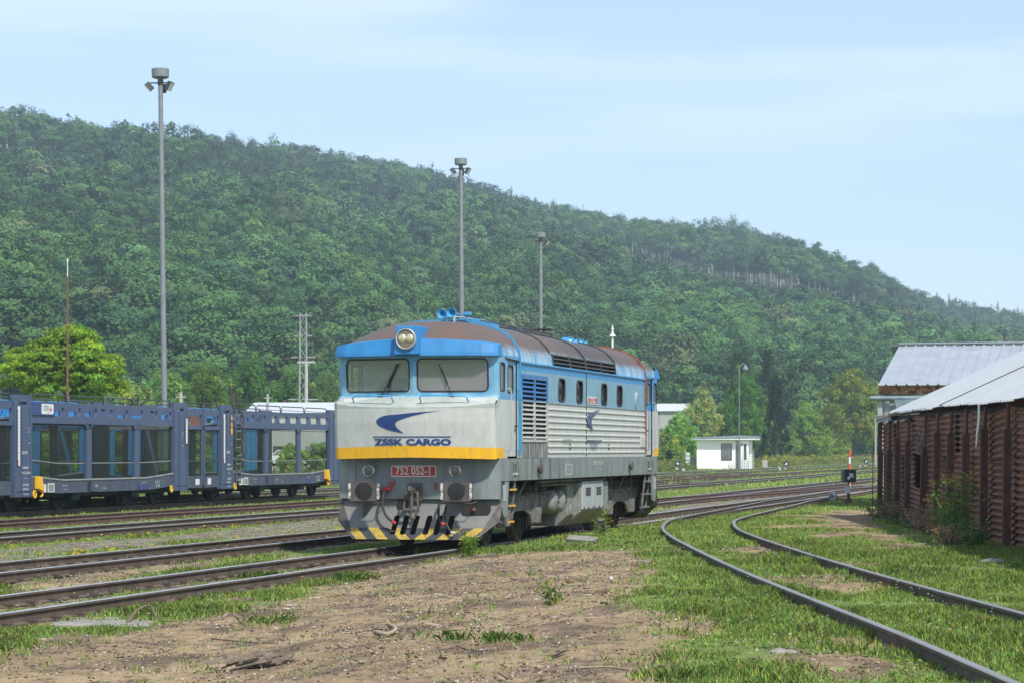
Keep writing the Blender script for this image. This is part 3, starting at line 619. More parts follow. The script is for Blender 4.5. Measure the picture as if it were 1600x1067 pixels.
# ---- bogies
for yc in (2.85, 11.9):
    for ya in (yc-1.2, yc+1.2):
        q = MB(); q.tube([(-.9, ya, .5), (.9, ya, .5)], .08, 10); ax = q.build('axle', K['iron'], loco)
        for s in (1, -1):
            q = MB(); q.lathe((s*.68, ya, .5), (s, 0, 0), [(0, .53), (.03, .53), (.035, .50), (.14, .495), (.14, .43), (.10, .40), (.10, .16), (.18, .14), (.18, .01)], 36); q.build('wheel', K['iron'], ax, 30)
    for s in (1, -1):
        q = MB(); X = s*1.12
        q.prism([(X, yc-2.05, .92), (X, yc+1.95, .92), (X, yc+2.08, .84), (X, yc+2.02, .76), (X, yc+1.72, .60), (X, yc+1.60, .34), (X, yc+.90, .34), (X, yc+.78, .52), (X, yc+.35, .62), (X, yc-.35, .62), (X, yc-.78, .52), (X, yc-.9, .34), (X, yc-1.6, .34), (X, yc-1.72, .60), (X, yc-2.05, .72)], (0, 0, 0), (s*.06, 0, 0))
        q.box(X-.10*s if s > 0 else X, X if s > 0 else X+.1, yc-2, yc+1.95, .86, .915)
        for yy in (yc-1.2, yc+1.2):
            q.box(min(X+s*.06, X+s*.13), max(X+s*.06, X+s*.13), yy-.17, yy+.17, .36, .66)
            for dy in (-.27, .27): q.box(min(X+s*.06, X+s*.09), max(X+s*.06, X+s*.09), yy+dy-.035, yy+dy+.035, .38, .80)
        for yy in np.arange(yc-1.9, yc+1.9, .38): q.lathe((X+s*.06, float(yy), .84), (s, 0, 0), [(0, .022), (.02, .02)], 6)
        q.build('bogie_frame', K['bogie'], loco, None, None, .008)
        for yy in (yc-.55, yc+.55, yc-1.65, yc+1.70):
            q = MB(); X2 = s*1.1; q.lathe((X2, yy, .92), (0, 0, 1), [(0, .20), (.05, .20), (.06, .15), (.10, .19), (.14, .15), (.18, .19), (.22, .14), (.34, .12)], 16); q.build('bogie_spring', K['iron'], loco, 30)
        for ya_, yb_, w_ in ((-.3, .25, .07), (1.1, 1.1, .06), (-1.1, -1.1, .06)): q = MB(); q.bar((s*1.2, yc+ya_, .93), (s*1.22, yc+yb_, 1.22), .06, w_); q.build('damper', K['bogie'], loco)
        for yy in (yc-.98, yc+.98-.02, yc+1.6-.0):
            q = MB(); q.box(min(s*.70, s*.84), max(s*.70, s*.84), yy+.12, yy+.22, .2, .85) ; q.build('brake_block', K['iron'], loco)
# ---- tanks, battery box between the bogies
for s in (1, -1):
    for yy in (5.13, 5.78):
        q = MB(); q.lathe((s*.5, yy, .75), (s, 0, 0), [(0, .24), (.72, .24), (.78, .225), (.83, .17), (.86, .09), (.87, .02)], 28); tk = q.build('air_tank', K['tank'], loco, 50)
        q = MB(); q.lathe((s*1.36, yy, .75), (s, 0, 0), [(0, .035), (.04, .03)], 8); q.build('tank_plug', K['iron'], tk)
q = MB(); q.prism([(-1.30, 6.25, 1.18), (1.30, 6.25, 1.18), (1.30, 6.25, .45), (1.05, 6.25, .22), (-1.05, 6.25, .22), (-1.30, 6.25, .45)], (0, 0, 0), (0, .6, 0)); q.prism([(-1.42, 6.85, 1.12), (1.42, 6.85, 1.12), (1.42, 6.85, .50), (1.1, 6.85, .22), (-1.1, 6.85, .22), (-1.42, 6.85, .5)], (0, 0, 0), (0, 2.75, 0))
q.lathe((1.30, 6.5, .55), (1, 0, 0), [(0, .12), (.03, .11)], 16)
ft = q.build('fuel_tank', K['tank'], loco, None, None, .015)
for s in (1, -1):
    for y0 in (6.95, 7.96):
        q = MB(); q.box(min(s*1.42, s*1.46), max(s*1.42, s*1.46), y0, y0+.97, .55, 1.14); d = q.build('battery_box_door', K['panel'], loco, None, None, .008)
        for k in range(3):
            l = MB(); l.box(min(s*1.46, s*1.475), max(s*1.46, s*1.475), y0+.3, y0+.72, .85+k*.06, .85+k*.06+.035); l.build('door_louvre', K['dkgrey'], d)
        for yy in (y0+.08, y0+.5, y0+.9): l = MB(); l.box(min(s*1.46, s*1.48), max(s*1.46, s*1.48), yy, yy+.05, .52, .60); l.build('latch', K['iron'], d)
    q = MB(); q.tube([(s*1.38, 3.5, 1.17), (s*1.40, 5.6, 1.19), (s*1.36, 9.6, 1.17)], .035, 8).tube([(s*1.3, 4.0, 1.1), (s*1.3, 9.8, 1.1)], .025, 6); q.build('pipe_run', K['bogie'], loco, 40)
    for yy in (2.75, 11.2): q = MB(); q.lathe((s*1.55, yy, 1.44), (s, 0, 0), [(0, .05), (.04, .05), (.045, .10), (.08, .10), (.085, .02)], 16); q.build('filler_cap', K['iron'], loco, 35)
q = MB(); q.box(-1.0, 1.0, 3.2, 11.6, .5, 1.2); q.build('underframe_gear', K['black'], loco)
# small fittings on the near side
for yy in (5.45, 9.1): q = MB(); q.box(HW, HW+.012, yy, yy+.08, 1.80, 1.92); q.build('body_lug', K['black'], loco)
q = MB(); q.box(HW+.003, HW+.03, 12.45, 13.0, 1.86, 2.12); q.build('side_hatch', K['livery'], loco, None, None, .01)
# ---- writing and marks
YN = lambda x, z: nose_y(x, z)-.006
sw = MB()
def px2nose(px, py):
    x = (px-638.5)/88.2; z = 1.79-(py-703)/88.0; return x, z
up = [(582, 658), (583.8, 653), (595, 648), (610, 646.3), (625, 645.3), (642, 643.4), (660.6, 642), (680, 640.7), (694.5, 640)]
lo = [(582, 658), (587, 663.8), (604.6, 670.7), (629.5, 676)]; inn = [(694.5, 640), (678, 641.5), (660.6, 644.4), (645, 648), (632.5, 651.5), (621, 655), (615, 659.5), (615.5, 663), (618.5, 668), (629.5, 676)]
def curve(pts, n):
    out = []; L_ = [0]
    for a, b in zip(pts, pts[1:]): L_.append(L_[-1]+math.dist(a, b))
    for k in range(n+1):
        s_ = L_[-1]*k/n
        i = max(j for j in range(len(L_)) if L_[j] <= s_+1e-9); i = min(i, len(pts)-2)
        f = (s_-L_[i])/(L_[i+1]-L_[i]); p0 = pts[max(i-1, 0)]; p1 = pts[i]; p2 = pts[i+1]; p3 = pts[min(i+2, len(pts)-1)]
        out.append(tuple(.5*((2*p1[c])+(-p0[c]+p2[c])*f+(2*p0[c]-5*p1[c]+4*p2[c]-p3[c])*f*f+(-p0[c]+3*p1[c]-3*p2[c]+p3[c])*f**3) for c in (0, 1)))
    return out
outer = curve(list(reversed(up))+lo[1:], 40); inner_ = curve(inn, 40)
for k in range(40):
    for j in range(4):
        q = []
        for (kk, jj) in ((k, j), (k+1, j), (k+1, j+1), (k, j+1)):
            a, b = outer[kk], inner_[kk]; f = jj/4; x, z = px2nose(a[0]+(b[0]-a[0])*f, a[1]+(b[1]-a[1])*f); q.append((x, YN(x, z), z))
        sw.add(q, [(0, 1, 2, 3)])
sw.build('swoosh_emblem', K['navy'], loco)
ln = MB()
for k in range(24):
    x0, x1 = -.72+k*1.47/24, -.72+(k+1)*1.47/24; ln.add([(x0, YN(x0, 2.035), 2.025), (x1, YN(x1, 2.035), 2.025), (x1, YN(x1, 2.035), 2.045), (x0, YN(x0, 2.035), 2.045)], [(0, 1, 2, 3)])
ln.build('emblem_line', K['navy'], loco)
def nose_text(txt, size, x0, z0, bold, xs):
    t_ = MB(); text_on(t_, txt, size, lambda a, b: (x0+a, YN(x0+a, z0+b)-.004, z0+b), bold, xs); return t_
nose_text('ZSSK', .150, -.415, 1.935, .0065, 1.62).build('lettering', K['navy'], loco)
nose_text('CARGO', .150, .345, 1.935, .0065, 1.55).build('lettering', K['navy'], loco)
def plate(fn, w, h, txt, size, name, xs=1.0):
    a = MB(); a.add([fn(x, y, .004) for x, y in rrect(w, h, .02, 3)]+[fn(x, y, .014) for x, y in rrect(w, h, .02, 3)], [tuple(range(16, 32))]+[(i, (i+1) % 16, 16+(i+1) % 16, 16+i) for i in range(16)]); o_ = a.build(name, K['white'], loco)
    r = MB(); r.add([fn(x, y, .017) for x, y in rrect(w-.035, h-.035, .015, 3)], [tuple(range(16))]); r.build('plate_field', K['red'], o_)
    t_ = MB(); text_on(t_, txt, size, lambda x, y: fn(x, y, .02), .004, xs); t_.build('lettering', K['wtext'], o_)
plate(lambda x, y, d: (-.085+x, -.060-d, 1.41+y), .86, .205, '752 052-1', .195, 'number_plate', .87)
plate(lambda x, y, d: (HW+d, 7.52+x, 2.74+.10+y), .86, .16, '752 052-1', .17, 'number_plate', .95)
SD = lambda y0, z0, d=.004: (lambda a, b: (HW+d, y0+a, z0+b))
def side_text(txt, size, y0, z0, mt, bold=.001, xs=1.0, d=.034, name='lettering'):
    t_ = MB(); text_on(t_, txt, size, SD(y0, z0, d), bold, xs); return t_.build(name, K[mt], loco)
side_text('www.zscargo.sk', .12, 5.2, 2.0, 'tank')
sm_ = MB(); sc = .58
for k in range(40):
    q = []
    for (kk, e) in ((k, outer), (k+1, outer), (k+1, inner_), (k, inner_)):
        x, z = px2nose(*e[kk]); q.append((HW+.032, 7.55+(x+.1)*1.15, 2.42+(z-2.29)*1.15))
    sm_.add(q, [(0, 1, 2, 3)])
sm_.build('swoosh_emblem', K['navyw'], loco)
q = MB(); q.box(HW+.03, HW+.034, 6.85, 8.35, 1.99, 2.01); q.build('emblem_line', K['navyw'], loco)
side_text('ZSSK CARGO', .13, 7.6, 1.93, 'navyw'); side_text('SLOVAKIA', .11, 7.6, 1.84, 'navyw')
side_text('ŽSR 92 56 1 752 052-1', .11, 8.0, 1.52, 'wtext', d=.026); side_text('- - -', .06, 7.0, 1.40, 'wtext', d=.026); side_text('20 - 25', .06, 8.2, 1.40, 'wtext', d=.026)
q = MB(); 
for a in ((5.05, 5.6, 1.50, 1.51), (5.05, 5.6, 1.30, 1.31), (5.05, 5.07, 1.30, 1.51), (5.58, 5.6, 1.30, 1.51)): q.box(HW+.0205, HW+.024, *a)
text_on(q, '1 - -', .1, SD(5.3, 1.40, .026)); q.build('data_panel', K['wtext'], loco)
q = MB(); q.lathe((HW, 12.05, 2.93), (1, 0, 0), [(0, .19), (.03, .19), (.035, .16)], 24); q.v = [(x, 12.05+(y-12.05)*.6, z) for x, y, z in q.v]; em = q.build('round_crest', K['panel'], loco, 40)
q = MB(); q.lathe((HW+.036, 12.05, 2.93), (1, 0, 0), [(0, .13), (.004, .12)], 20); q.v = [(x, 12.05+(y-12.05)*.6, z) for x, y, z in q.v]; q.build('crest_field', K['bluep'], em)
# ---- the driver, seated behind the left windscreen
def skin_body(name, verts, edges, mats, parent, root=0, sub=2):
    me = bpy.data.meshes.new(name); me.from_pydata([v[:3] for v in verts], edges, []); o = bpy.data.objects.new(name, me); C.objects.link(o)
    md = o.modifiers.new('skin', 'SKIN'); sv = me.skin_vertices[0].data
    for i, v in enumerate(verts): r = v[3]; sv[i].radius = r if isinstance(r, tuple) else (r, r); sv[i].use_root = (i == root)
    o.modifiers.new('sub', 'SUBSURF').levels = sub; o.modifiers['sub'].render_levels = sub
    me.materials.append(mats); dg = bpy.context.evaluated_depsgraph_get(); m2 = bpy.data.meshes.new_from_object(o.evaluated_get(dg)); m2.materials.clear(); m2.materials.append(mats)
    m2.shade_smooth(); bpy.data.objects.remove(o); o = bpy.data.objects.new(name, m2); C.objects.link(o); o.parent = parent; return o
K['skin'] = mat('skin', (.45, .25, .18), .6, var=.08); K['shirt'] = mat('grey_shirt', (.07, .08, .11), .85, var=.1); K['hair'] = mat('dark_hair', (.03, .025, .02), .8)
drv = thing('person', 'driver in a dark grey T-shirt seated behind the left windscreen', 'person', LT(0, 0)+(0,))
drv.location = (loco.location.x+(-.62)*NN[0]+.55*U[0], loco.location.y+(-.62)*NN[1]+.55*U[1], 2.04); drv.rotation_euler = (0, 0, -TH)
Vb = [(0, .05, .50, .16), (0, .03, .75, (.19, .13)), (0, .0, 1.0, (.20, .13)), (0, .0, 1.08, .07), (0, -.02, 1.16, .055), (0, -.03, 1.24, .085), (0, -.03, 1.33, .09), (0, -.02, 1.39, .06),
      (-.19, .0, 1.02, .06), (-.28, -.06, .80, .05), (-.20, -.30, .72, .035), (.19, .0, 1.02, .06), (.28, -.06, .80, .05), (.20, -.30, .72, .035),
      (-.10, -.30, .46, .085), (-.12, -.36, .06, .06), (-.12, -.48, .03, .04), (.10, -.30, .46, .085), (.12, -.36, .06, .06), (.12, -.48, .03, .04)]
Eb = [(0, 1), (1, 2), (2, 3), (3, 4), (4, 5), (5, 6), (6, 7), (2, 8), (8, 9), (9, 10), (2, 11), (11, 12), (12, 13), (0, 14), (14, 15), (15, 16), (0, 17), (17, 18), (18, 19)]
skin_body('body', Vb, Eb, K['skin'], drv)
skin_body('shirt', [(0, .05, .52, .175), (0, .03, .75, (.205, .145)), (0, 0, .99, (.21, .14)), (0, 0, 1.09, .075), (-.195, 0, 1.02, .075), (-.27, -.04, .85, .065), (.195, 0, 1.02, .075), (.27, -.04, .85, .065)], [(0, 1), (1, 2), (2, 3), (2, 4), (4, 5), (2, 6), (6, 7)], K['shirt'], drv)
skin_body('hair', [(0, .02, 1.33, .09), (0, .0, 1.40, .085), (0, .04, 1.25, .06)], [(0, 1), (0, 2)], K['hair'], drv)
q = MB(); q.lathe((0, -.115, 1.285), (0, -1, -.15), [(0, .018), (.03, .012), (.035, .003)], 8)
for s in (-1, 1): q.lathe((s*.09, -.02, 1.285), (s, 0, 0), [(0, .03), (.015, .028)], 8)
q.build('face_features', K['skin'], drv)
q = MB()
for s in (-1, 1): q.lathe((s*.033, -.112, 1.315), (0, -1, 0), [(0, .012), (.006, .008)], 8)
q.box(-.028, .028, -.115, -.108, 1.232, 1.24); q.build('eyes_and_mouth', K['hair'], drv)
for s in (-1, 1):
    verts = [(s*.20, -.30, .72, .03), (s*.195, -.37, .715, (.035, .016))]; edges = [(0, 1)]
    for k in range(4):
        b0 = len(verts); x = s*(.17+.018*k); verts += [(x, -.40, .715, .009), (x, -.43-.006*(k in (1, 2)), .705, .009), (x, -.44, .685, .008)]; edges += [(1, b0), (b0, b0+1), (b0+1, b0+2)]
    b0 = len(verts); verts += [(s*.16, -.35, .71, .011), (s*.15, -.385, .70, .009)]; edges += [(1, b0), (b0, b0+1)]
    skin_body('hand', verts, edges, K['skin'], drv, 0, 1)
st_ = thing('driver_seat', 'black driver seat inside the left half of the front cab', 'seat', tuple(drv.location), -TH)
q = MB(); q.box(-.25, .25, -.2, .28, .32, .42).box(-.1, .1, -.05, .15, .0, .32); q.build('seat_cushion', K['dkgrey'], st_)
q = MB(); q.box(-.23, .23, .22, .30, .44, .98); q.build('backrest', K['dkgrey'], st_)
# ------------------------------------------------------------------ ground
def poly_world(pts, dz=0): return [gpt(a, b, dz) for a, b in pts]
DIRT = poly_world([(-400, 1200), (-400, 1060), (0, 1030), (90, 1010), (180, 995), (255, 982), (330, 962), (430, 938), (520, 912), (600, 887), (700, 872), (800, 863), (900, 860), (985, 862), (1000, 880), (990, 905), (1010, 930), (1040, 960), (1075, 1000), (1130, 1040), (1190, 1085), (1230, 1200)])
PATCH = [poly_world(p) for p in ([(1130, 1020), (1240, 1000), (1330, 1020), (1420, 1030), (1470, 1067), (1300, 1090), (1120, 1080)],
    [(1270, 795), (1375, 790), (1390, 830), (1330, 838), (1270, 820)], [(1120, 858), (1210, 850), (1240, 862), (1180, 878), (1120, 872)],
    [(1340, 830), (1420, 835), (1450, 858), (1390, 860)], [(1210, 905), (1290, 900), (1350, 925), (1280, 940)], [(180, 890), (330, 870), (370, 880), (230, 905), (20, 930), (0, 915)], [(1270, 745), (1310, 757), (1190, 780), (1060, 778), (1050, 768)])]
GRAVEL = [poly_world(p) for p in ([(-100, 880), (-100, 862), (0, 857), (250, 838), (540, 806), (540, 826), (250, 850), (0, 876)], [(250, 870), (540, 846), (560, 855), (330, 875)], [(1030, 795), (1200, 770), (1380, 752), (1380, 765), (1150, 792), (1030, 806)])]
def dens(pt, poly):                                             # signed distance in metres, positive inside
    x, y = pt; ins = False; d = 1e9; n = len(poly)
    for i in range(n):
        x1, y1 = poly[i]; x2, y2 = poly[(i+1) % n]
        if (y1 > y) != (y2 > y) and x < (x2-x1)*(y-y1)/(y2-y1)+x1: ins = not ins
        dx, dy = x2-x1, y2-y1; t = max(0, min(1, ((x-x1)*dx+(y-y1)*dy)/(dx*dx+dy*dy+1e-9))); d = min(d, math.hypot(x1+t*dx-x, y1+t*dy-y))
    return d if ins else -d
TRACKS = [-12.99, -17.1, -23.65, -27.95, -32.8, -37.4]
SID = [(3.35, 4), (3.45, 16), (3.30, 22), (3.05, 28), (2.85, 34), (2.72, 40), (2.75, 46), (2.98, 52), (3.45, 58), (4.35, 64), (5.6, 70)]
# siding centre line: left rail plus half the gauge; further points follow the turnout into the loco's track
def sid_left():
    pts = [(2.98, 6), (2.98, 10), (2.97, 14.3), (2.955, 18.35), (2.87, 23.75), (2.81, 29), (2.81, 34.5), (2.83, 39.5), (2.87, 43.8), (3.07, 49.6), (3.62, 56.1), (4.30, 60.5), (5.16, 65.4), (7.05, 75.2), (9.02, 85.7)]
    return pts
def smooth_line(pts, step=.6):
    out = []
    for i in range(len(pts)-1):
        p0 = pts[max(i-1, 0)]; p1 = pts[i]; p2 = pts[i+1]; p3 = pts[min(i+2, len(pts)-1)]
        n = max(1, int(math.dist(p1, p2)/step))
        for k in range(n):
            f = k/n; out.append(tuple(.5*((2*p1[c])+(-p0[c]+p2[c])*f+(2*p0[c]-5*p1[c]+4*p2[c]-p3[c])*f*f+(-p0[c]+3*p1[c]-3*p2[c]+p3[c])*f**3) for c in range(len(p1))))
    out.append(tuple(pts[-1])); return [p for i, p in enumerate(out) if i == 0 or math.dist(p, out[i-1]) > 1e-4]
def offset(line, d):
    out = []
    for i, p in enumerate(line):
        a = line[max(i-1, 0)]; b = line[min(i+1, len(line)-1)]; dx, dy = b[0]-a[0], b[1]-a[1]; l = math.hypot(dx, dy) or 1
        out.append((p[0]+dy/l*d, p[1]-dx/l*d))
    return out
SLcurve = smooth_line(sid_left())
cl = offset(SLcurve, .755)
pe = cl[-1]; te = pe[0]*U[0]+pe[1]*U[1]; Le = lat(*pe)
for k in range(1, 12):                                          # turnout leg closing on the loco's track
    t = te+k*3.2; cl.append(LT(Le+(-12.99-Le)*(1-(1-k/11)**2), t))
SIDC = smooth_line(cl[::3]+[cl[-1]], .7)
SIDA = np.array(SIDC)
def near_sid(x, y): 
    d = np.hypot(SIDA[:, 0]-x, SIDA[:, 1]-y); return float(d.min())
def surf(x, y):
    """(grass 0..1, gravel 0..1) at a ground point"""
    n = noise.noise((x*.35, y*.22, 3.1))*1.0+noise.noise((x*1.3, y*.9, 7.7))*.55
    g = 1.0; gr = 0.0; L = lat(x, y)
    if y < 75 and x > -16 and x < 20:
        d = dens((x, y), DIRT); g = min(g, 1-S((d+n*.7+.28)/.9))
        for P in PATCH:
            d = dens((x, y), P)
            if d > -2: g = min(g, 1-.92*S((d+n*1.0+.45)/1.0))
    if y < 140:
        for P in GRAVEL:
            d = dens((x, y), P)
            if d > -2: q = S((d+n*.5+.35)/.6); gr = max(gr, q*.9); g = min(g, 1-.78*q)
    for c in TRACKS:
        e = abs(L-c)
        if e < 1.35: q = 1-S((e-.75+n*.25)/.55); g = min(g, 1-.55*q*(1 if c > -20 else .55)); gr = max(gr, .6*q)
    nb = noise.noise((x*.55, y*.38, 12.3))+.4*noise.noise((x*1.7, y*1.3, 2.2)); g *= 1-.8*S((nb-.28)/.22)
    return g*(.78+.22*S(n+.8)), gr
gm, t, b, o = NT('yard_ground'); v = OBJ(t)
ga = ATTR(t, 'surf'); sp = t.nodes.new('ShaderNodeSeparateXYZ'); t.links.new(ga.outputs['Vector'], sp.inputs[0])
n1 = NOISE(t, v, .55, 6, .6); n2 = NOISE(t, v, 5, 6, .7); n3 = NOISE(t, v, 26, 5, .75); n4 = NOISE(t, v, 9, 7, .72, (1, .55, 1)); n5 = NOISE(t, v, 1.3, 7, .7, (1, .6, 1))
dirt = MIX(t, RNGE(t, n1, .32, .68), (.225, .158, .09), (.41, .305, .178))
dirt = MIX(t, RNGE(t, n5, .46, .60, 0, .9), dirt, (.115, .082, .06))
dirt = MIX(t, RNGE(t, n4, .54, .62, 0, .85), dirt, (.075, .052, .038))
dirt = MIX(t, RNGE(t, n3, .58, .66, 0, .6), dirt, (.42, .36, .27))
dirt = MIX(t, RNGE(t, n3, .30, .40, .7, 0), dirt, (.07, .05, .035))
vor = t.nodes.new('ShaderNodeTexVoronoi'); vor.inputs['Scale'].default_value = 22; t.links.new(v, vor.inputs['Vector'])
vs2 = t.nodes.new('ShaderNodeSeparateColor'); t.links.new(vor.outputs['Color'], vs2.inputs[0])
grav = MIX(t, vs2.outputs[0], (.12, .105, .085), (.28, .255, .215))
grav = MIX(t, RNGE(t, n5, .5, .65), grav, (.12, .085, .06))
und = MIX(t, RNGE(t, n2, .35, .65), (.11, .18, .035), (.20, .25, .075))
und = MIX(t, RNGE(t, n5, .52, .68, 0, .8), und, (.13, .09, .055))
farn = MIX(t, RNGE(t, n1, .3, .7), (.13, .20, .045), (.25, .28, .10))
und = MIX(t, sp.outputs[2], und, farn)
c = MIX(t, sp.outputs[1], dirt, grav); c = MIX(t, RNGE(t, M(t, 'ADD', sp.outputs[0], M(t, 'MULTIPLY', M(t, 'SUBTRACT', n2, .5), .6)), .48, .78), c, und)
t.links.new(c, b.inputs['Base Color']); b.inputs['Roughness'].default_value = .95; b.inputs['Specular IOR Level'].default_value = .15
BUMP(t, b, M(t, 'ADD', M(t, 'MULTIPLY', n4, 1.0), M(t, 'MULTIPLY', n3, .6)), .6, .05)
ygr = [-25, -10, 0, 8, 13]
y = 16.0
while y < 70: ygr.append(y); y *= 1.0095
while y < 320: ygr.append(y); y *= 1.022
while y < 1950: ygr.append(y); y *= 1.15
ks = list(np.concatenate([np.linspace(-3, -.34, 8)[:-1], np.linspace(-.34, .34, 190), np.linspace(.34, 3, 8)[1:]]))
gv = []; gs = []
for y in ygr:
    for k in ks:
        x = max(-880, min(1120, k*(y+4 if y > 10 else 30))); z = gz(x, y)
        if 12 < y < 320 and abs(k) < .36:
            z += .035*noise.noise((x*.8, y*.8, 0))+.018*noise.noise((x*3, y*3, 5)); g, gr = surf(x, y)
            if g < .5 and y < 60: z += .02*noise.noise((x*7, y*7, 9))
            near = near_sid(x, y) if y < 120 else 9
            z = min(z, gz(x, y)+.03) if near < 1.2 else z
        else: g, gr = .9, 0
        gv.append((x, y, z)); gs.append((g, gr, S((y-55)/60)))
W_ = len(ks); gf = [(j*W_+i, j*W_+i+1, (j+1)*W_+i+1, (j+1)*W_+i) for j in range(len(ygr)-1) for i in range(W_-1)]
me = bpy.data.meshes.new('ground'); me.from_pydata(gv, [], gf); me.materials.append(gm); me.shade_smooth()
at_ = me.attributes.new('surf', 'FLOAT_VECTOR', 'POINT'); at_.data.foreach_set('vector', np.array(gs, dtype=np.float32).ravel())
ground = bpy.data.objects.new('ground', me); C.objects.link(ground); ground['kind'] = 'structure'
# ------------------------------------------------------------------ tracks
def rail_mat(name, top, side):
    m, t, b, o = NT(name); g = t.nodes.new('ShaderNodeNewGeometry'); sp = t.nodes.new('ShaderNodeSeparateXYZ'); t.links.new(g.outputs['True Normal'], sp.inputs[0]); v = OBJ(t)
    n = NOISE(t, v, 3, 6, .7); n2 = NOISE(t, v, 14, 5, .7)
    s = MIX(t, RNGE(t, n, .35, .65), side, tuple(c*.5 for c in side)); s = MIX(t, RNGE(t, n2, .6, .7), s, (.14, .10, .07))
    k = 0.0
    t.links.new(s, b.inputs['Base Color']); b.inputs['Roughness'].default_value = .85
    K[name+'_top'] = mat(name+'_running_surface', top, .45, .5, var=.12, scale=2, col2=tuple(c*.45 for c in top), c2=(.55, .8), sc3=(1, .2, 1)); BUMP(t, b, n2, .2, .01); return m
K['rail'] = rail_mat('worn_rail', (.42, .43, .45), (.12, .088, .066)); K['rustrail'] = rail_mat('rusty_rail', (.20, .13, .10), (.13, .075, .052)); K['dullrail'] = rail_mat('dull_rail', (.27, .25, .225), (.13, .098, .068))
TOPS = dict(rail='worn_rail_top', rustrail='rusty_rail_top', dullrail='dull_rail_top')
K['chair'] = mat('rail_chair_rust', (.07, .048, .035), .9, var=.3)
K['wood'] = mat('tarred_sleeper', (.075, .058, .045), .9, var=.4, scale=6, bump=.4, sc3=(1, .3, 1))
PROF = [(-.065, -.16), (.065, -.16), (.065, -.145), (.012, -.125), (.010, -.045), (.036, -.032), (.036, -.006), (.028, 0), (-.028, 0), (-.036, -.006), (-.036, -.032), (-.010, -.045), (-.012, -.125), (-.065, -.145)]
def rail_mb(line, zs, q=None):
    q = q or MB(); k = len(q.v); n = len(PROF); N = len(line)
    for i, p in enumerate(line):
        a = line[max(i-1, 0)]; b = line[min(i+1, N-1)]; dx, dy = b[0]-a[0], b[1]-a[1]; l = math.hypot(dx, dy) or 1; rx_, ry_ = dy/l, -dx/l
        for (u_, w_) in PROF: q.v.append((p[0]+rx_*u_, p[1]+ry_*u_, zs[i]+w_))
    for i in range(N-1):
        for j in range(n): q.f.append((k+i*n+j, k+(i+1)*n+j, k+(i+1)*n+(j+1) % n, k+i*n+(j+1) % n)); q.m.append(2 if j in (6, 7, 8) else 0)
    q.f.append(tuple(k+j for j in range(n))); q.f.append(tuple(k+(N-1)*n+j for j in reversed(range(n)))); q.m += [0, 0]
    d = 0; last = line[0]
    for i in range(1, N):                                       # chairs and bolts along the foot of the rail
        d += math.dist(line[i-1], line[i])
        if d > .62:
            d = 0; p = line[i]; a = line[i-1]; dx, dy = p[0]-a[0], p[1]-a[1]; l = math.hypot(dx, dy) or 1; ux, uy = dx/l, dy/l
            for s in (1, -1): q.obox((p[0]+uy*s*.075, p[1]-ux*s*.075, zs[i]-.135), (ux*.05, uy*.05, 0), (uy*.045, -ux*.045, 0), (0, 0, .022), 1)
    return q
def sleepers(root, line, zf, n0, n1, step=.63):
    acc = 0; cnt = 0; base = None
    for i in range(1, len(line)):
        acc += math.dist(line[i-1], line[i])
        if acc >= step:
            acc = 0; cnt += 1
            if cnt < n0 or cnt > n1: continue
            p = line[i]; a = line[i-1]; ang = math.atan2(p[1]-a[1], p[0]-a[0])
            if base is None:
                q = MB(); q.box(-.13, .13, -1.2, 1.2, -.16, 0); o = q.build('sleeper', K['wood'], root, None, None, .01); base = o
            else: o = base.copy(); C.objects.link(o); o.parent = root
            o.location = (p[0], p[1], zf(*p)-.172+random.uniform(-.03, .012)); o.rotation_euler = (0, 0, ang+random.uniform(-.02, .02))
def straight(L, t0, t1, step): return [LT(L, t0+(t1-t0)*i/int((t1-t0)/step)) for i in range(int((t1-t0)/step)+1)]
TL = ['nearest straight track, the one the diesel locomotive stands on', 'second straight track, just behind the locomotive track', 'third straight track, between the gravel strip and the rusty rails', 'reddish rusty track just in front of the dark blue wagons', 'track under the dark blue car carrier wagons', 'track under the bright blue wagons, farthest of the yard']
for i, Lc in enumerate(TRACKS):
    tr = thing('railway_track', TL[i], 'track', (0, 0, 0), 0, 'parallel yard tracks')
    mt = ['rail', 'rail', 'rail', 'rustrail', 'dullrail', 'rail'][i]
    for s in (-1, 1):
        t0 = 12 if i < 2 else 30; ln = straight(Lc+s*.755, t0, 330, .31 if i < 3 else .62)
        ln = [(x+.012*noise.noise((x*.2, y*.1, i+s)), y) for x, y in ln]
        rail_mb(ln, [.006*noise.noise((x*.3, y*.3, i)) for x, y in ln]).build('rail', [K[mt], K['chair'], K[TOPS[mt]]], tr, 30)
    c_ = straight(Lc, 16 if i < 2 else 44, 330, .21); sleepers(tr, c_, lambda x, y: 0, 0, 95 if i < 3 else 60)
tr = thing('railway_track', 'curved siding track swinging right from the turnout to the lower right corner', 'track')
for s in (-1, 1):
    ln = offset(SIDC, s*.755); ln = smooth_line(ln[::2]+[ln[-1]], .35)
    def zr_(x, y): return float(np.interp(y, RY, RZ))
    rail_mb(ln, [zr_(x, y)+.003 for x, y in ln]).build('rail', [K['dullrail'], K['chair'], K[TOPS['dullrail']]], tr, 30)
sleepers(tr, smooth_line(SIDC[::2], .2), lambda x, y: float(np.interp(y, RY, RZ)), 8, 95)
for Lr, t0, t1 in ((-12.99+.68, 66, 73), (-12.99-.68, 78, 85)): rail_mb(straight(Lr, t0, t1, 1), [0.0]*8).build('check_rail', [K['rustrail'], K['chair'], K[TOPS['rustrail']]], tr, 30)
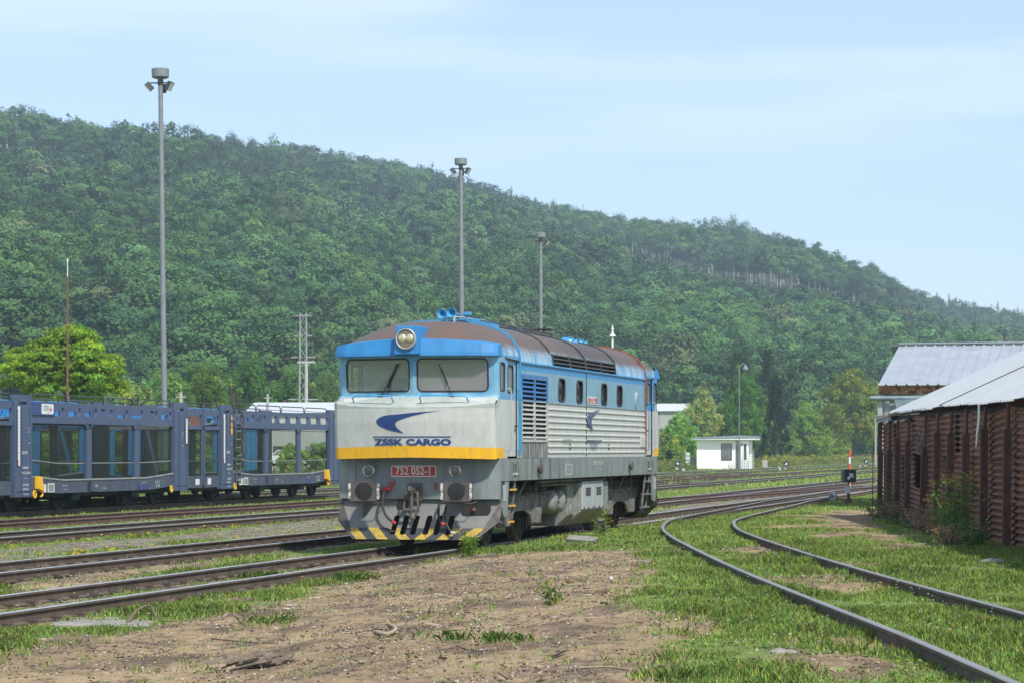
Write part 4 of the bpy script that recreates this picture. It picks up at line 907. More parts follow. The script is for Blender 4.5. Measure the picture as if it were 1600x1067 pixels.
# a ladder of turnouts beyond: curved leg from track 2 to track 3 and from 3 to 4
def crossover(La, Lb, t0, t1, label):
    tr = thing('railway_track', label, 'track')
    cl = [LT(La+(Lb-La)*S((t-t0)/(t1-t0)), t) for t in np.arange(t0, t1+.1, 1.5)]
    for s in (-1, 1): l = offset(cl, s*.755); rail_mb(l, [.004]*len(l)).build('rail', [K['rustrail'], K['chair'], K[TOPS['rustrail']]], tr, 30)
crossover(-17.1, -12.99, 88, 135, 'connecting track joining the two nearest straight tracks right of the locomotive')
crossover(-27.95, -23.65, 96, 150, 'connecting track between the third track and the rusty track, behind the locomotive')
crossover(-32.8, -27.95, 140, 200, 'connecting track curving off the wagon track in front of the white hut')
# ------------------------------------------------------------------ car carrier wagons
def wagon_mats(dark):
    if dark: return dict(b=K['wblue'], d=K['wdark'], rail=K['wrail'])
    return dict(b=K['sblue'], d=K['sblue2'], rail=K['sblue'])
K['wblue'] = mat('wagon_slate_blue', (.058, .082, .145), .5, var=.1, scale=2, col2=(.10, .12, .18), c2=(.6, .8), sc3=(1, 1, .3)); K['wdark'] = mat('wagon_sill_grime', (.06, .07, .105), .6, var=.25, scale=3)
K['wrail'] = mat('galvanised_dark_rail', (.06, .065, .07), .5, .3); K['sblue'] = mat('wagon_bright_blue', (.03, .22, .5), .5, var=.12, scale=2); K['sblue2'] = mat('wagon_bright_blue_sill', (.03, .14, .32), .6, var=.2)
K['deck'] = mat('galvanised_deck', (.24, .25, .25), .55, .3, var=.25, scale=4, col2=(.15, .10, .07), c2=(.6, .75)); K['wnavy'] = mat('navy_board', (.025, .05, .16), .4, var=.05); K['wchassis'] = mat('wagon_chassis', (.022, .022, .024), .8, var=.3)
def wagon(tA, tB, dark, label, pieces, Lc=-32.8, plate=False, ladder=False, details=True, grp=None, dip=1):
    m = wagon_mats(dark); r = thing('car_carrier_wagon', label, 'wagon', LT(Lc, 0)+(0,), -TH, grp)
    HWg = 1.5; ZT = 3.38
    for s in (1, -1):
        for (y0, y1) in ((tA, tA+1.12), (tB-1.18, tB)):         # end towers
            q = MB(); x0, x1 = sorted((s*(HWg-.16), s*HWg)); q.box(x0, x1, y0, y1, .45, ZT-.28)
            q.box(x0, x1, y0, y0+.30, ZT-.28, ZT).box(x0, x1, y1-.30, y1, ZT-.28, ZT).box(x0, x1, y0+.3, y1-.3, ZT-.20, ZT)
            xa, xb = sorted((s*HWg, s*(HWg+.025)))
            q.box(xa, xb, y0+.02, y0+.10, .45, ZT-.3).box(xa, xb, y0+.48, y0+.54, .46, ZT-.31).box(xa, xb, y1-.09, y1-.01, .45, ZT-.3).box(xa, xb, y0+.1, y1-.1, .62, .66)
            q.build('tower_post', m['b'], r, None, None, .006)
        x0, x1 = sorted((s*(HWg-.10), s*(HWg-.02)))
        for y in pieces: q = MB(); q.box(x0, x1, y, y+.34, .54, 2.60); q.prism([(x0, y-.14, 2.60), (x0, y, 2.42), (x0, y+.34, 2.42), (x0, y+.48, 2.60)], (0, 0, 0), (x1-x0, 0, 0)); q.build('side_post', m['b'], r)
        # upper girder with trapezoid openings
        q = MB(); ya, yb = tA+1.12, tB-1.18; q.box(x0, x1, ya, yb, 2.58, 2.80).box(x0, x1, ya, yb, 3.06, 3.20); n = 9; w_ = (yb-ya)/n
        ys = ya
        for k in range(n):
            a = ya+k*w_; q.prism([(x0, a, 2.80), (x0, a+.20, 2.80), (x0, a+.14, 2.92), (x0, a+.14, 3.06), (x0, a, 3.06)], (0, 0, 0), (x1-x0, 0, 0)); q.prism([(x0, a+w_, 2.80), (x0, a+w_, 3.06), (x0, a+w_-.14, 3.06), (x0, a+w_-.14, 2.92), (x0, a+w_-.20, 2.80)], (0, 0, 0), (x1-x0, 0, 0))
        q.build('upper_girder', m['b'], r)
        # sill, raised towards the ends over the wheels
        q = MB(); yd = ya+2.1*dip
        prof = [(ya, .62), (ya+1.9, .52), (yb-1.9, .52), (yb, .62), (yb, .98), (yb-2.2, .86), (ya+2.2, .86), (ya, .98)]
        q.prism([(x0, y, z) for y, z in prof], (0, 0, 0), (x1-x0, 0, 0)); q.build('sill', m['d'], r)
        q = MB(); q.tube([(s*1.47, ya, 1.02), (s*1.47, ya+2.2, .90), (s*1.47, yb-2.2, .90), (s*1.47, yb, 1.02)], .035, 6); q.build('wheel_guide', K['deck'], r)
        q = MB(); q.tube([(s*1.40, ya, 1.52), (s*1.40, ya+2.0, 1.40), (s*1.40, yb-2.0, 1.40), (s*1.40, yb, 1.44)], .02, 5); q.build('guide_rail', K['deck'], r)
        # mesh screens
        edges = [ya]+[q_ for y in pieces for q_ in (y, y+.34)]+[yb]
        for a, b_ in zip(edges[::2], edges[1::2]):
            q = MB(); X = s*(HWg-.09); q.add([(X, a, .88), (X, b_, .88), (X, b_, 2.58), (X, a, 2.58)], [(0, 1, 2, 3)]); sc_ = q.build('mesh_screen', K['mesh'], r)
            q = MB()
            for y in (a+.05, b_-.05): q.tube([(X, y, .88), (X, y, 2.58)], .012, 4)
            q.tube([(X, a, 2.52), (X, b_, 2.52)], .015, 4); q.build('screen_frame', m['rail'], sc_)
        # guard rails on top
        n = 4; w_ = (yb-ya)/n
        for k in range(n):
            a = ya+k*w_; q = MB(); X = s*1.38
            q.tube([(X, a+.06, 3.20), (X, a+.10, 3.38), (X, a+.2, 3.42), (X, a+w_-.18, 3.42), (X, a+w_-.08, 3.38), (X, a+w_-.02, 3.20)], .02, 6).tube([(X, a+.1, 3.28), (X, a+w_-.1, 3.28)], .012, 5); q.build('guard_rail', m['rail'], r, 60)
    q = MB(); q.box(-1.38, 1.38, tA+.2, tB-.2, 2.68, 2.74)
    for y in np.arange(tA+.4, tB-.4, .9): q.box(-1.36, 1.36, y, y+.08, 2.60, 2.68)
    q.build('upper_deck', K['deck'], r)
    q = MB(); q.box(-1.38, 1.38, tA+1.1, tB-1.1, .72, .80); q.build('lower_deck', K['deck'], r)
    q = MB(); q.box(-1.1, 1.1, tA+.3, tB-.3, .40, .70)
    for y in (tA+4.2, tB-4.2): q.box(-1.35, 1.35, y, y+.5, .30, .55)
    q.build('chassis', K['wchassis'], r)
    for y in (tA+1.15, tA+1.75+2.6, tB-3.4, tB-1.2):
        for s in (1, -1):
            q = MB(); q.lathe((s*.68, y, .42), (s, 0, 0), [(0, .45), (.03, .45), (.035, .42), (.14, .42), (.14, .35), (.09, .33), (.09, .14), (.22, .13), (.22, .01)], 28); q.build('wheel', K['wchassis'], r, 30)
            q = MB(); q.box(min(s*.92, s*1.05), max(s*.92, s*1.05), y-.55, y+.55, .52, .58).box(min(s*.92, s*1.08), max(s*.92, s*1.08), y-.13, y+.13, .32, .54); q.build('axle_box', K['wchassis'], r)
    if not details: return r
    X = HWg+.032
    # height gauges on the towers
    for (y, lit) in ((tA+.16, 1), (tB-.22, 0)):
        q = MB(); z0, z1 = (1.35, 3.05) if lit else (2.02, 2.85); q.box(X-.004, X, y, y+.15, z0, z1); g = q.build('height_gauge', K['wtext'], r)
        q = MB(); z = z0+.05
        while z < z1-.06: q.box(X, X+.003, y-.012, y+.022, z, z+.04); z += .1
        q.build('gauge_marks', K['red'] if False else K['wnavy'], g)
        if lit: q = MB(); q.box(X, X+.004, y-.012, y+.03, 1.35, 1.50); q.build('gauge_marks', K['red'], g)
    def wt(txt, size, y, z, mt='wtext', bold=.001, name='lettering'):
        q = MB(); text_on(q, txt, size, lambda a, b_: (X, y+a, z+b_), bold); return q.build(name, K[mt], r)
    wt('Laaeilprs', .11, tA+.66, 1.30); wt('25 RIV', .13, tA+.60, 1.72); wt('54 CZ-CEVA', .10, tA+.70, 1.14); wt('- = - -', .10, tA+.66, .99)
    wt('A 16t 28t', .10, tA+.66, .80); wt('B 20t 32t', .10, tA+.66, .68); wt('> 17 m <', .09, tA+.7, .53)
    for z, c_ in ((2.42, 'wtext'), (2.32, 'wtext'), (2.22, 'wgreen'), (2.12, 'wgreen'), (2.0, 'wtext')): wt('- =', .12, tA+.88, z, c_); wt('- =', .12, tB-.5, z-.05, c_)
    X = HWg-.012
    wt('= - = = -', .10, tA+3.4, .74); wt('- = - - =', .09, tA+3.4, .63); wt('20 t', .12, tA+5.6, .70); wt('- = = -', .11, tA+6.2, .62); wt('= = - =', .10, tB-3.6, .76); wt('A  B  C', .12, tB-2.5, .76); wt('16  28', .12, tB-2.5, .64)
    q = MB(); q.box(X-.004, X, tB-3.95, tB-3.25, .54, .68); q.build('label_board', K['wnavy'], r)
    q = MB(); q.box(X-.004, X, tA+2.2, tA+2.65, .56, .82); q.box(X-.004, X, tA+1.75, tA+2.1, .56, .80); pb = q.build('label_board', K['wtext'], r)
    q = MB(); q.box(X, X+.004, tA+2.25, tA+2.60, .59, .79); q.build('label_field', K['tank'], pb)
    q = MB(); q.box(X-.02, X+.04, tA+5.15, tA+5.45, .55, .82); q.build('equipment_box', K['wdark'], r)
    # yellow brackets and handwheels
    for y in ((tA+1.35,) if plate else (tB-1.75,)):
        q = MB(); q.prism([(HWg-.02, y, .68), (HWg-.02, y+.22, .62), (HWg-.02, y+.38, .58), (HWg-.02, y+.30, .80), (HWg-.02, y+.24, 1.02), (HWg-.02, y, 1.04)], (0, 0, 0), (.14, 0, 0)).tube([(HWg+.05, y+.3, .7), (HWg+.05, y+.38, .5), (HWg+.05, y+.25, .44)], .035, 6); q.build('wheel_chock', K['yellow'], r, None, None, .01)
    for y in (tA+1.25, tB-1.45):
        q = MB(); P_ = [(HWg+.03, y+.10*math.cos(k*PI/8), .52+.10*math.sin(k*PI/8)) for k in range(17)]; q.tube(P_, .022, 6, cap=False)
        for k in (0, 5, 11): q.tube([(HWg+.03, y, .52), P_[k]], .014, 5)
        q.build('handwheel', K['yellow'], r, 60)
    if plate:
        q = MB(); q.box(X-.01, X+.03, tA+1.14, tA+2.65, 2.80, 3.21); bd_ = q.build('name_board', K['wnavy'], r, None, None, .02)
        q = MB(); q.prism([(X+.031, tA+1.78+.34+a, 3.0+b_) for a, b_ in rrect(.80, .30, .05, 4)], (0, 0, 0), (.004, 0, 0)); q.build('name_field', K['wtext'], bd_)
        q = MB(); text_on(q, 'CEV', .20, lambda a, b_: (X+.038, tA+2.02+a, 3.02+b_), .003); q.build('lettering', K['wnavy'], bd_)
        q = MB()
        for a in (0, .06): q.add([(X+.038, tA+2.22+a, 2.95), (X+.038, tA+2.28+a, 2.95), (X+.038, tA+2.28+a, 3.09)], [(0, 1, 2)])
        q.add([(X+.038, tA+2.34, 2.95), (X+.038, tA+2.40, 2.95), (X+.038, tA+2.33, 3.09)], [(0, 1, 2)]); q.build('red_mark', K['red'], bd_)
        q = MB(); text_on(q, 'logistics', .05, lambda a, b_: (X+.038, tA+2.2+a, 2.90+b_), 0); q.build('lettering', K['tank'], bd_)
        for y in (tA+3.7, tA+4.25): q = MB(); q.tube([(-1.30, y, 3.1), (-1.34, y, 3.5), (-1.38, y+.12, 3.68), (-1.38, y+.22, 3.7), (-1.38, y+.26, 3.6), (-1.36, y+.15, 3.1)], .025, 6); q.build('ladder_top', m['rail'], r, 60)
    if ladder:
        q = MB()
        for a in (1.35, 1.78):
            y = tA+a; q.tube([(1.53, y, .62), (1.53, y, 3.1), (1.50, y-.25, 3.32), (1.50, y-.75, 3.95), (1.50, y-.68, 4.0), (1.50, y-.55, 3.95), (1.50, y-.02, 3.3), (1.58, y+(.18 if a > 1.5 else -.16), 3.0), (1.58, y+(.18 if a > 1.5 else -.16), 1.7), (1.54, y, 1.6)], .022, 6)
        lo_ = q.build('ladder', m['rail'] if not dark else K['iron'], r, 60)
        for k in range(9): q = MB(); q.box(1.51, 1.55, tA+1.35, tA+1.78, .72+k*.29, .75+k*.29); q.build('rung', K['deck'], lo_)
        for k, z in enumerate((2.95, 2.72)):
            q = MB(); q.prism([(HWg+.03, tA+.84, z-.09), (HWg+.03, tA+1.02, z-.09), (HWg+.03, tA+.93, z+.09)], (0, 0, 0), (.004, 0, 0)); q.build('warning_sign', K['yellow'], r)
        q = MB(); q.prism([(HWg+.03, tA+.93+.09*math.cos(k*PI/8), 2.48+.12*math.sin(k*PI/8)) for k in range(16)], (0, 0, 0), (.004, 0, 0)); q.build('warning_sign', K['yellow'], r)
    return r
def joint(tA, tB, dark, label, Lc, grp):
    m = wagon_mats(dark); r = thing('wagon_gangway', label, 'gangway', LT(Lc, 0)+(0,), -TH, grp); mid = (tA+tB)/2
    for s in (1, -1):
        x0, x1 = sorted((s*1.38, s*1.46))
        for a, b_, e in ((tA, mid-.05, mid-.05), (mid+.05, tB, mid+.05)):
            q = MB(); q.box(x0, x1, a, b_, 3.0, 3.20); q.box(x0, x1, e-.09 if e < mid else e, e if e < mid else e+.09, .6, 3.0); q.box(x0, x1, a, b_, 2.50, 2.62); q.build('end_frame', m['b'], r)
            q = MB(); q.box(x0, x1, a+.05, b_-.05, .52, .92); q.build('end_sill', m['d'], r)
            q = MB(); X = s*1.42; q.add([(X, a, .92), (X, b_, .92), (X, b_, 2.50), (X, a, 2.50)], [(0, 1, 2, 3)]); q.build('mesh_screen', K['mesh'], r)
            q = MB(); q.tube([(X, a+.05, 3.2), (X, a+.1, 3.4), (X, b_-.15, 3.4), (X, b_-.03, 3.2)], .02, 6).tube([(X, a, 1.42), (X, b_, 1.42)], .02, 5); q.build('guard_rail', m['rail'], r, 60)
    q = MB(); q.box(-1.35, 1.35, tA, tB, 2.50, 2.62).box(-1.35, 1.35, tA, tB, .74, .80); q.build('bridge_plate', K['deck'], r)
    q = MB(); q.box(-.5, .5, tA, tB, .42, .70).lathe((0, mid-.3, .6), (0, 1, 0), [(0, .2), (.6, .2)], 12); q.build('drawbar', K['wchassis'], r)
    if dark:
        q = MB(); q.box(1.461, 1.468, tA+.75, tA+1.1, .62, .82); q.box(1.461, 1.468, tB-1.1, tB-.8, .62, .84); q.build('label_board', K['wtext'], r)
        q = MB(); q.box(1.40, 1.44, tA+.3, mid-.3, 2.62, 2.95); q.build('end_board', K['rust1'], r)
    return r
K['wgreen'] = mat('green_mark', (.05, .30, .12), .6); K['rust1'] = mat('rusty_sheet', (.14, .07, .045), .8, var=.4, scale=4, col2=(.30, .17, .09), c2=(.55, .7))
wagon(63.3, 76.15, True, 'dark slate blue car carrier wagon at the left with a white name plate', [68.24, 71.85], plate=True)
wagon(79.2, 91.9, True, 'dark slate blue car carrier wagon with a tall ladder, right behind the locomotive nose', [83.6, 87.1], ladder=True)
wagon(46.9, 60.0, True, 'dark blue car carrier wagon entering at the left picture edge', [51.5, 55.5], details=False)
joint(60.05, 63.25, True, 'dark blue gangway joining wagons at the left picture edge', -32.8, 'gangways between dark wagons')
joint(76.2, 79.15, True, 'dark blue gangway between the name plate wagon and the ladder wagon', -32.8, 'gangways between dark wagons')
wagon(50.5, 63.2, False, 'bright blue car carrier wagon seen through the left dark wagon end', [55, 59], Lc=-37.4, details=False)
wagon(66.2, 79.0, False, 'bright blue car carrier wagon seen through the name plate wagon', [70.6, 74.2], Lc=-37.4, details=False)
wagon(82, 94.8, False, 'bright blue car carrier wagon seen through the ladder wagon', [86.5, 90.2], Lc=-37.4, details=False)
joint(63.25, 66.15, False, 'bright blue gangway between the first two bright blue wagons', -37.4, 'gangways between bright wagons')
joint(79.05, 81.95, False, 'bright blue gangway nearer the ladder wagon', -37.4, 'gangways between bright wagons')
# ------------------------------------------------------------------ masts, pylon, lamps
def mast(px, Y, ytop, r0, r1, label, lean=0):
    x, y = at(px, Y); H_ = zat(ytop, Y)-gz(x, y); r = thing('floodlight_mast', label, 'floodlight mast', (x, y, gz(x, y)), 0, 'yard floodlight masts'); r.rotation_euler = (0, lean, 0)
    q = MB(); q.tube([(0, 0, 0), (0, 0, H_*.33), (0, 0, H_*.66), (0, 0, H_-.2)], r0, 16, r2=r1); q.build('pole', K['mast'], r, 40)
    q = MB(); q.lathe((0, 0, H_-.42), (0, 0, 1), [(0, .30), (.05, .38), (.40, .39), (.42, .36)], 24); q.build('top_drum', K['mast'], r, 40)
    q = MB(); q.lathe((0, 0, H_-.72), (0, 0, 1), [(0, .13), (.24, .13)], 12); q.bar((-.45, 0, H_-.62), (.45, 0, H_-.62), .07, .05).bar((0, -.35, H_-.60), (0, .35, H_-.60), .07, .05); q.build('bracket', K['dkgrey'], r)
    for a, tl in ((200, .9), (330, .7), (85, .8)):
        d = Vector((math.cos(math.radians(a)), math.sin(math.radians(a)), 0)); c_ = d*.50+Vector((0, 0, H_-.80)); f = (d-Vector((0, 0, tl))).normalized(); s_ = f.cross((0, 0, 1)).normalized(); u_ = s_.cross(f)
        q = MB(); q.obox(c_, f*.10, s_*.15, u_*.20); fl = q.build('floodlight', K['dkgrey'], r, None, None, .02)
        q = MB(); q.obox(c_+f*.102, f*.006, s_*.13, u_*.17); q.build('light_glass', K['white'], fl)
    return r
mast(258.5, 107, 108, .135, .10, 'tall grey floodlight mast left, behind the dark blue wagons', -.012)
mast(723, 149.5, 248, .165, .115, 'grey floodlight mast rising above the locomotive cab roof', -.006)
mast(845, 188, 364, .15, .12, 'smallest and farthest floodlight mast, above the locomotive body roof')
x, y = at(105.5, 115); r = thing('antenna_rod', 'thin rusty rod mast in front of the bright green tree', 'mast', (x, y, gz(x, y)))
hh = zat(405, 115)-gz(x, y); q = MB(); q.tube([(0, 0, 0), (0, 0, hh-.85)], .07, 10, r2=.045); q.build('rusty_pole', K['rust1'], r, 40); q = MB(); q.tube([(0, 0, hh-.85), (0, 0, hh)], .022, 8).tube([(0, 0, hh-.12), (0, 0, hh)], .04, 8); q.build('tip', K['white'], r)
# lattice pylon and concrete pole
Yp = 250; x, y = at(474, Yp); zb = gz(x, y); H_ = zat(490, Yp)-zb; pw = thing('lattice_pylon', 'pale lattice power pylon behind the ladder wagon', 'pylon', (x, y, zb))
q = MB(); w0, w1 = .45, .30
def cor(z, i): ww = w0+(w1-w0)*z/H_; return [(-ww, -ww, z), (ww, -ww, z), (ww, ww, z), (-ww, ww, z)][i]
for i in range(4): q.bar(cor(0, i), cor(H_, i), .11, .11)
nseg = 14
for k in range(nseg):
    za, zb_ = H_*k/nseg, H_*(k+1)/nseg
    for i in range(4): q.bar(cor(za, i), cor(zb_, (i+1) % 4), .06, .06) if k % 2 else q.bar(cor(za, (i+1) % 4), cor(zb_, i), .06, .06)
q.build('lattice', K['lattice'] if 'lattice' in K else K.setdefault('lattice', mat('pale_steel', (.24, .25, .24), .6)), pw)
for fr, hw_ in ((.985, .9), (.855, .9), (.72, 1.25), (.45, 1.55)):
    z = H_*fr; q = MB(); q.box(-hw_, hw_, -.12, .12, z-.06, z+.06); arm = q.build('crossarm', K['lattice'], pw)
    for s in (-1, 1):
        q = MB(); q.lathe((s*(hw_+.05), 0, z-.12), (s, 0, -.15), [(0, .05), (.1, .12), (.2, .07), (.3, .12), (.42, .07), (.5, .1), (.55, .04)], 10); q.build('insulator', K['insul'] if 'insul' in K else K.setdefault('insul', mat('brown_insulator', (.06, .03, .025), .3)), arm, 50)
q = MB(); q.bar((-.6, 0, H_*.06), (-.6, 0, H_*.19), .1, .1).bar((1.0, 0, H_*.12), (1.0, 0, H_*.26), .06, .06).bar((.3, 0, H_*.12), (1.0, 0, H_*.12), .06, .06).bar((.3, 0, H_*.26), (1.0, 0, H_*.26), .06, .06); q.build('side_frame', K['lattice'], pw)
q = MB(); q.bar((.55, 0, H_*.04), (.75, 0, H_*.1), .12, .12); q.build('red_box', K['orange'], pw)
x2, y2 = at(478.5, 246); r = thing('concrete_pole', 'round concrete pole standing in front of the lattice pylon', 'pole', (x2, y2, gz(x2, y2))); q = MB(); q.tube([(0, 0, 0), (0, 0, zat(566, 246)+.17)], .22, 12, r2=.16); q.box(-.9, .9, -.15, .15, zat(566, 246)+.1, zat(566, 246)+.28); q.build('pole_shaft', K['concrete'], r, 40)
for i, (px, Y, yt, lb) in enumerate(((282.5, 150, 612, 'short concrete post above the gangway beside the name plate wagon'), (418, 190, 615, 'short concrete post above the ladder wagon roof'), (525.5, 200, 627, 'short concrete post next to the locomotive nose'), (1368, 300, 648, 'thin dark post in the bushes left of the shed'))):
    x, y = at(px, Y); q = MB(); hh = zat(yt, Y)+.17; q.tube([(0, 0, 0), (0, 0, hh)], .13, 8, r2=.10).box(-.3, .3, -.05, .05, hh-.35, hh-.28); o = q.build('utility_pole', K['concrete'], None, 40); o.location = (x, y, gz(x, y)); tag(o, lb, 'pole', 'distant poles')
# overhead wires strung from the pylon
def wire(a, b, sag, label, grp):
    q = MB(); a, b = Vector(a), Vector(b); q.tube([a.lerp(b, k/16)-Vector((0, 0, sag*4*(k/16)*(1-k/16))) for k in range(17)], .022, 4); o = q.build('overhead_wire', K['iron']); tag(o, label, 'wire', grp)
zt = zb
p0 = Vector((pw.location.x, pw.location.y, pw.location.z))
for k, (fr, hw_) in enumerate(((.985, .9), (.855, .9), (.72, 1.2))):
    for s in (-1, 1): wire(p0+Vector((s*hw_, 0, H_*fr-.2)), p0+Vector((s*70, 120, H_*fr+8)), 2.5, ('left' if s < 0 else 'right')+' wire strung from the '+['top', 'second', 'third'][k]+' crossarm of the lattice pylon', 'pylon wires')
# far street lamps
x, y = at(957, 182); r = thing('street_lamp', 'white lamp post with cone shade behind the locomotive rear roof', 'street lamp', (x, y, gz(x, y))); hh = zat(507, 182)-gz(x, y)
q = MB(); q.tube([(0, 0, 0), (0, 0, hh-.6)], .08, 8); q.build('pole', K['white'], r, 40); q = MB(); q.lathe((0, 0, hh-.9), (0, 0, 1), [(0, .24), (.1, .22), (.2, .10), (.45, .08), (.55, .14), (.6, .06), (.9, .01)], 12); q.build('lamp_shade', K['white'], r, 50)
x, y = at(1155, 232); r = thing('street_lamp', 'thin grey street lamp with curved neck above the bushes right of the locomotive', 'street lamp', (x, y, gz(x, y))); hh = zat(568, 232)-gz(x, y)
q = MB(); q.tube([(0, 0, 0), (0, 0, hh-.55), (.06, 0, hh-.25), (.22, 0, hh-.05), (.4, 0, hh), (.55, 0, hh-.08)], .045, 8); q.build('pole', K['mast'], r, 40); q = MB(); q.lathe((.58, 0, hh-.65), (0, 0, 1), [(0, .02), (.08, .26), (.25, .28), (.42, .12), (.55, .1)], 14); q.build('lamp_head', K['mast'], r, 50)
# ------------------------------------------------------------------ white hut and cabinets
Yh = 245; x, y = at(1089, Yh); hut = thing('switchmans_hut', 'small white flat roofed hut with barred window among the bushes', 'hut', (x, y+.3, -.17), math.radians(-10))
K['plaster'] = mat('white_plaster', (.86, .86, .83), .8, var=.03, scale=2); K['roofg'] = mat('grey_roof_sheet', (.22, .27, .30), .5); K['doorg'] = mat('grey_door', (.33, .37, .39), .6)
q = MB(); WW, DD, HH = 3.9, 4.6, 2.98
def wallgrid(q, fn, xs, zs, holes):
    for i in range(len(xs)-1):
        for j in range(len(zs)-1):
            xc, zc = (xs[i]+xs[i+1])/2, (zs[j]+zs[j+1])/2
            if any(a < xc < b and c < zc < d for a, b, c, d in holes): continue
            q.add([fn(xs[i], zs[j]), fn(xs[i+1], zs[j]), fn(xs[i+1], zs[j+1]), fn(xs[i], zs[j+1])], [(0, 1, 2, 3)])
wallgrid(q, lambda a, b: (a, 0, b), [0, 2.48, 3.52, WW], [0, .98, 2.62, HH], [(2.48, 3.52, .98, 2.62)])
Dx = 1.35
q.box(-.0, .15, .01, DD, 0, HH).box(.15, WW, DD-.15, DD, 0, HH).box(WW-.15, WW-.001, .01, 1.6, 0, HH)
q.box(WW-.02, WW+Dx, 1.2, 1.35, 0, HH).box(WW+Dx-.15, WW+Dx, 1.35, DD, 0, HH).box(WW+.55, WW+Dx+.0, -.25, .02, 0, HH)
q.build('wall', K['plaster'], hut)
q = MB(); q.prism([(-.45, -.65, 3.02), (WW+Dx+.75, -.65, 3.02), (WW+Dx+.75, -.65, 3.30), (WW+.6, -.65, 3.36), (-.45, -.65, 3.12)], (0, 0, 0), (0, DD+1.2, 0)); rf = q.build('roof_slab', K['plaster'], hut)
q = MB(); q.prism([(-.5, -.7, 3.12), (WW+Dx+.8, -.7, 3.20), (WW+Dx+.8, -.7, 3.40), (WW+.6, -.7, 3.46), (-.5, -.7, 3.24)], (0, 0, 0), (0, DD+1.3, 0)); q.build('roof_covering', K['roofg'], hut)
q = MB(); q.box(2.45, 3.55, -.02, .05, .93, .99).box(2.45, 3.55, -.02, .05, 2.61, 2.67).box(2.45, 2.52, -.018, .05, .99, 2.61).box(3.48, 3.55, -.018, .05, .99, 2.61); wf = q.build('window_frame', K['rust1'], hut)
q = MB()
for k in range(6): q.box(2.52+.16*k, 2.545+.16*k, -.05, -.03, .95, 2.65)
for k in range(9): q.box(2.45, 3.55, -.054, -.034, 1.08+.19*k, 1.10+.19*k)
q.build('window_bars', K['doorg'], wf); q = MB(); q.add([(2.5, .1, .98), (3.5, .1, .98), (3.5, .1, 2.62), (2.5, .1, 2.62)], [(0, 1, 2, 3)]); q.build('window_pane', K['glass_dark'], wf)
q = MB(); q.box(WW+.02, WW+.55, 1.10, 1.18, .02, 2.5); d = q.build('door', K['doorg'], hut); q = MB(); q.box(WW+.45, WW+.5, 1.04, 1.1, 1.1, 1.16); q.build('door_handle', K['dkgrey'], d)
q = MB(); q.box(WW+.86, WW+1.12, -.262, -.25, 1.0, 2.6); q.build('side_window', K['dkgrey'], hut)
q = MB(); q.box(WW+.62, WW+.74, -.27, -.25, 2.4, 2.66); q.build('blue_sign', K['navy'], hut)
fnc = thing('wire_fence', 'thin wire mesh fence panel beside the white hut door', 'fence', (hut.location.x, hut.location.y, -.17), hut.rotation_euler.z)
q = MB()
for k in range(9): q.box(WW+.1+k*.22, WW+.12+k*.22, -.9, -.88, 0, 1.9)
for k in range(8): q.box(WW+.1, WW+1.9, -.905, -.885, .1+k*.25, .12+k*.25)
q.build('wire_panel', K['lattice'], fnc); q = MB(); q.box(WW+1.86, WW+1.93, -.93, -.86, 0, 2.0).box(WW+.06, WW+.12, -.93, -.86, 0, 2.0); q.build('fence_post', K['doorg'], fnc)
K['palegreen'] = mat('pale_green_box', (.42, .48, .43), .6, var=.15, scale=4); K['olive'] = mat('grey_green_cabinet', (.16, .20, .17), .6)
x, y = at(1074.5, 238); r = thing('signal_box', 'narrow pale green trackside cabinet left of the white hut', 'cabinet', (x, y, -.17)); q = MB(); q.box(-.22, .22, -.2, .2, .5, 1.75); q.build('housing', K['palegreen'], r, None, None, .02); q = MB(); q.box(-.25, .25, -.22, -.18, .95, 1.0).box(-.25, .25, -.22, -.18, 1.4, 1.45).box(.22, .3, -.1, .1, .6, .75); q.build('clamp', K['dkgrey'], r); q = MB(); q.box(-.2, .2, -.15, .15, 0, .5); q.build('plinth', K['palegreen'], r)
x, y = at(1084, 247); r = thing('cabinet', 'low grey green cabinet against the left wall of the white hut', 'cabinet', (x, y, -.17)); q = MB(); q.box(-.48, .28, -.3, .3, .1, 1.25); q.build('housing', K['olive'], r, None, None, .02); q = MB(); q.box(-.5, .3, -.33, .33, 1.25, 1.3); q.build('lid', K['palegreen'], r)
x, y = at(1195, 262); q = MB(); q.box(-.28, .28, -.2, .2, 0, .82); o = q.build('concrete_block', K['concrete'], None, None, None, .03); o.location = (x, y, -.1); tag(o, 'grey concrete block in the grass right of the white hut', 'concrete block')
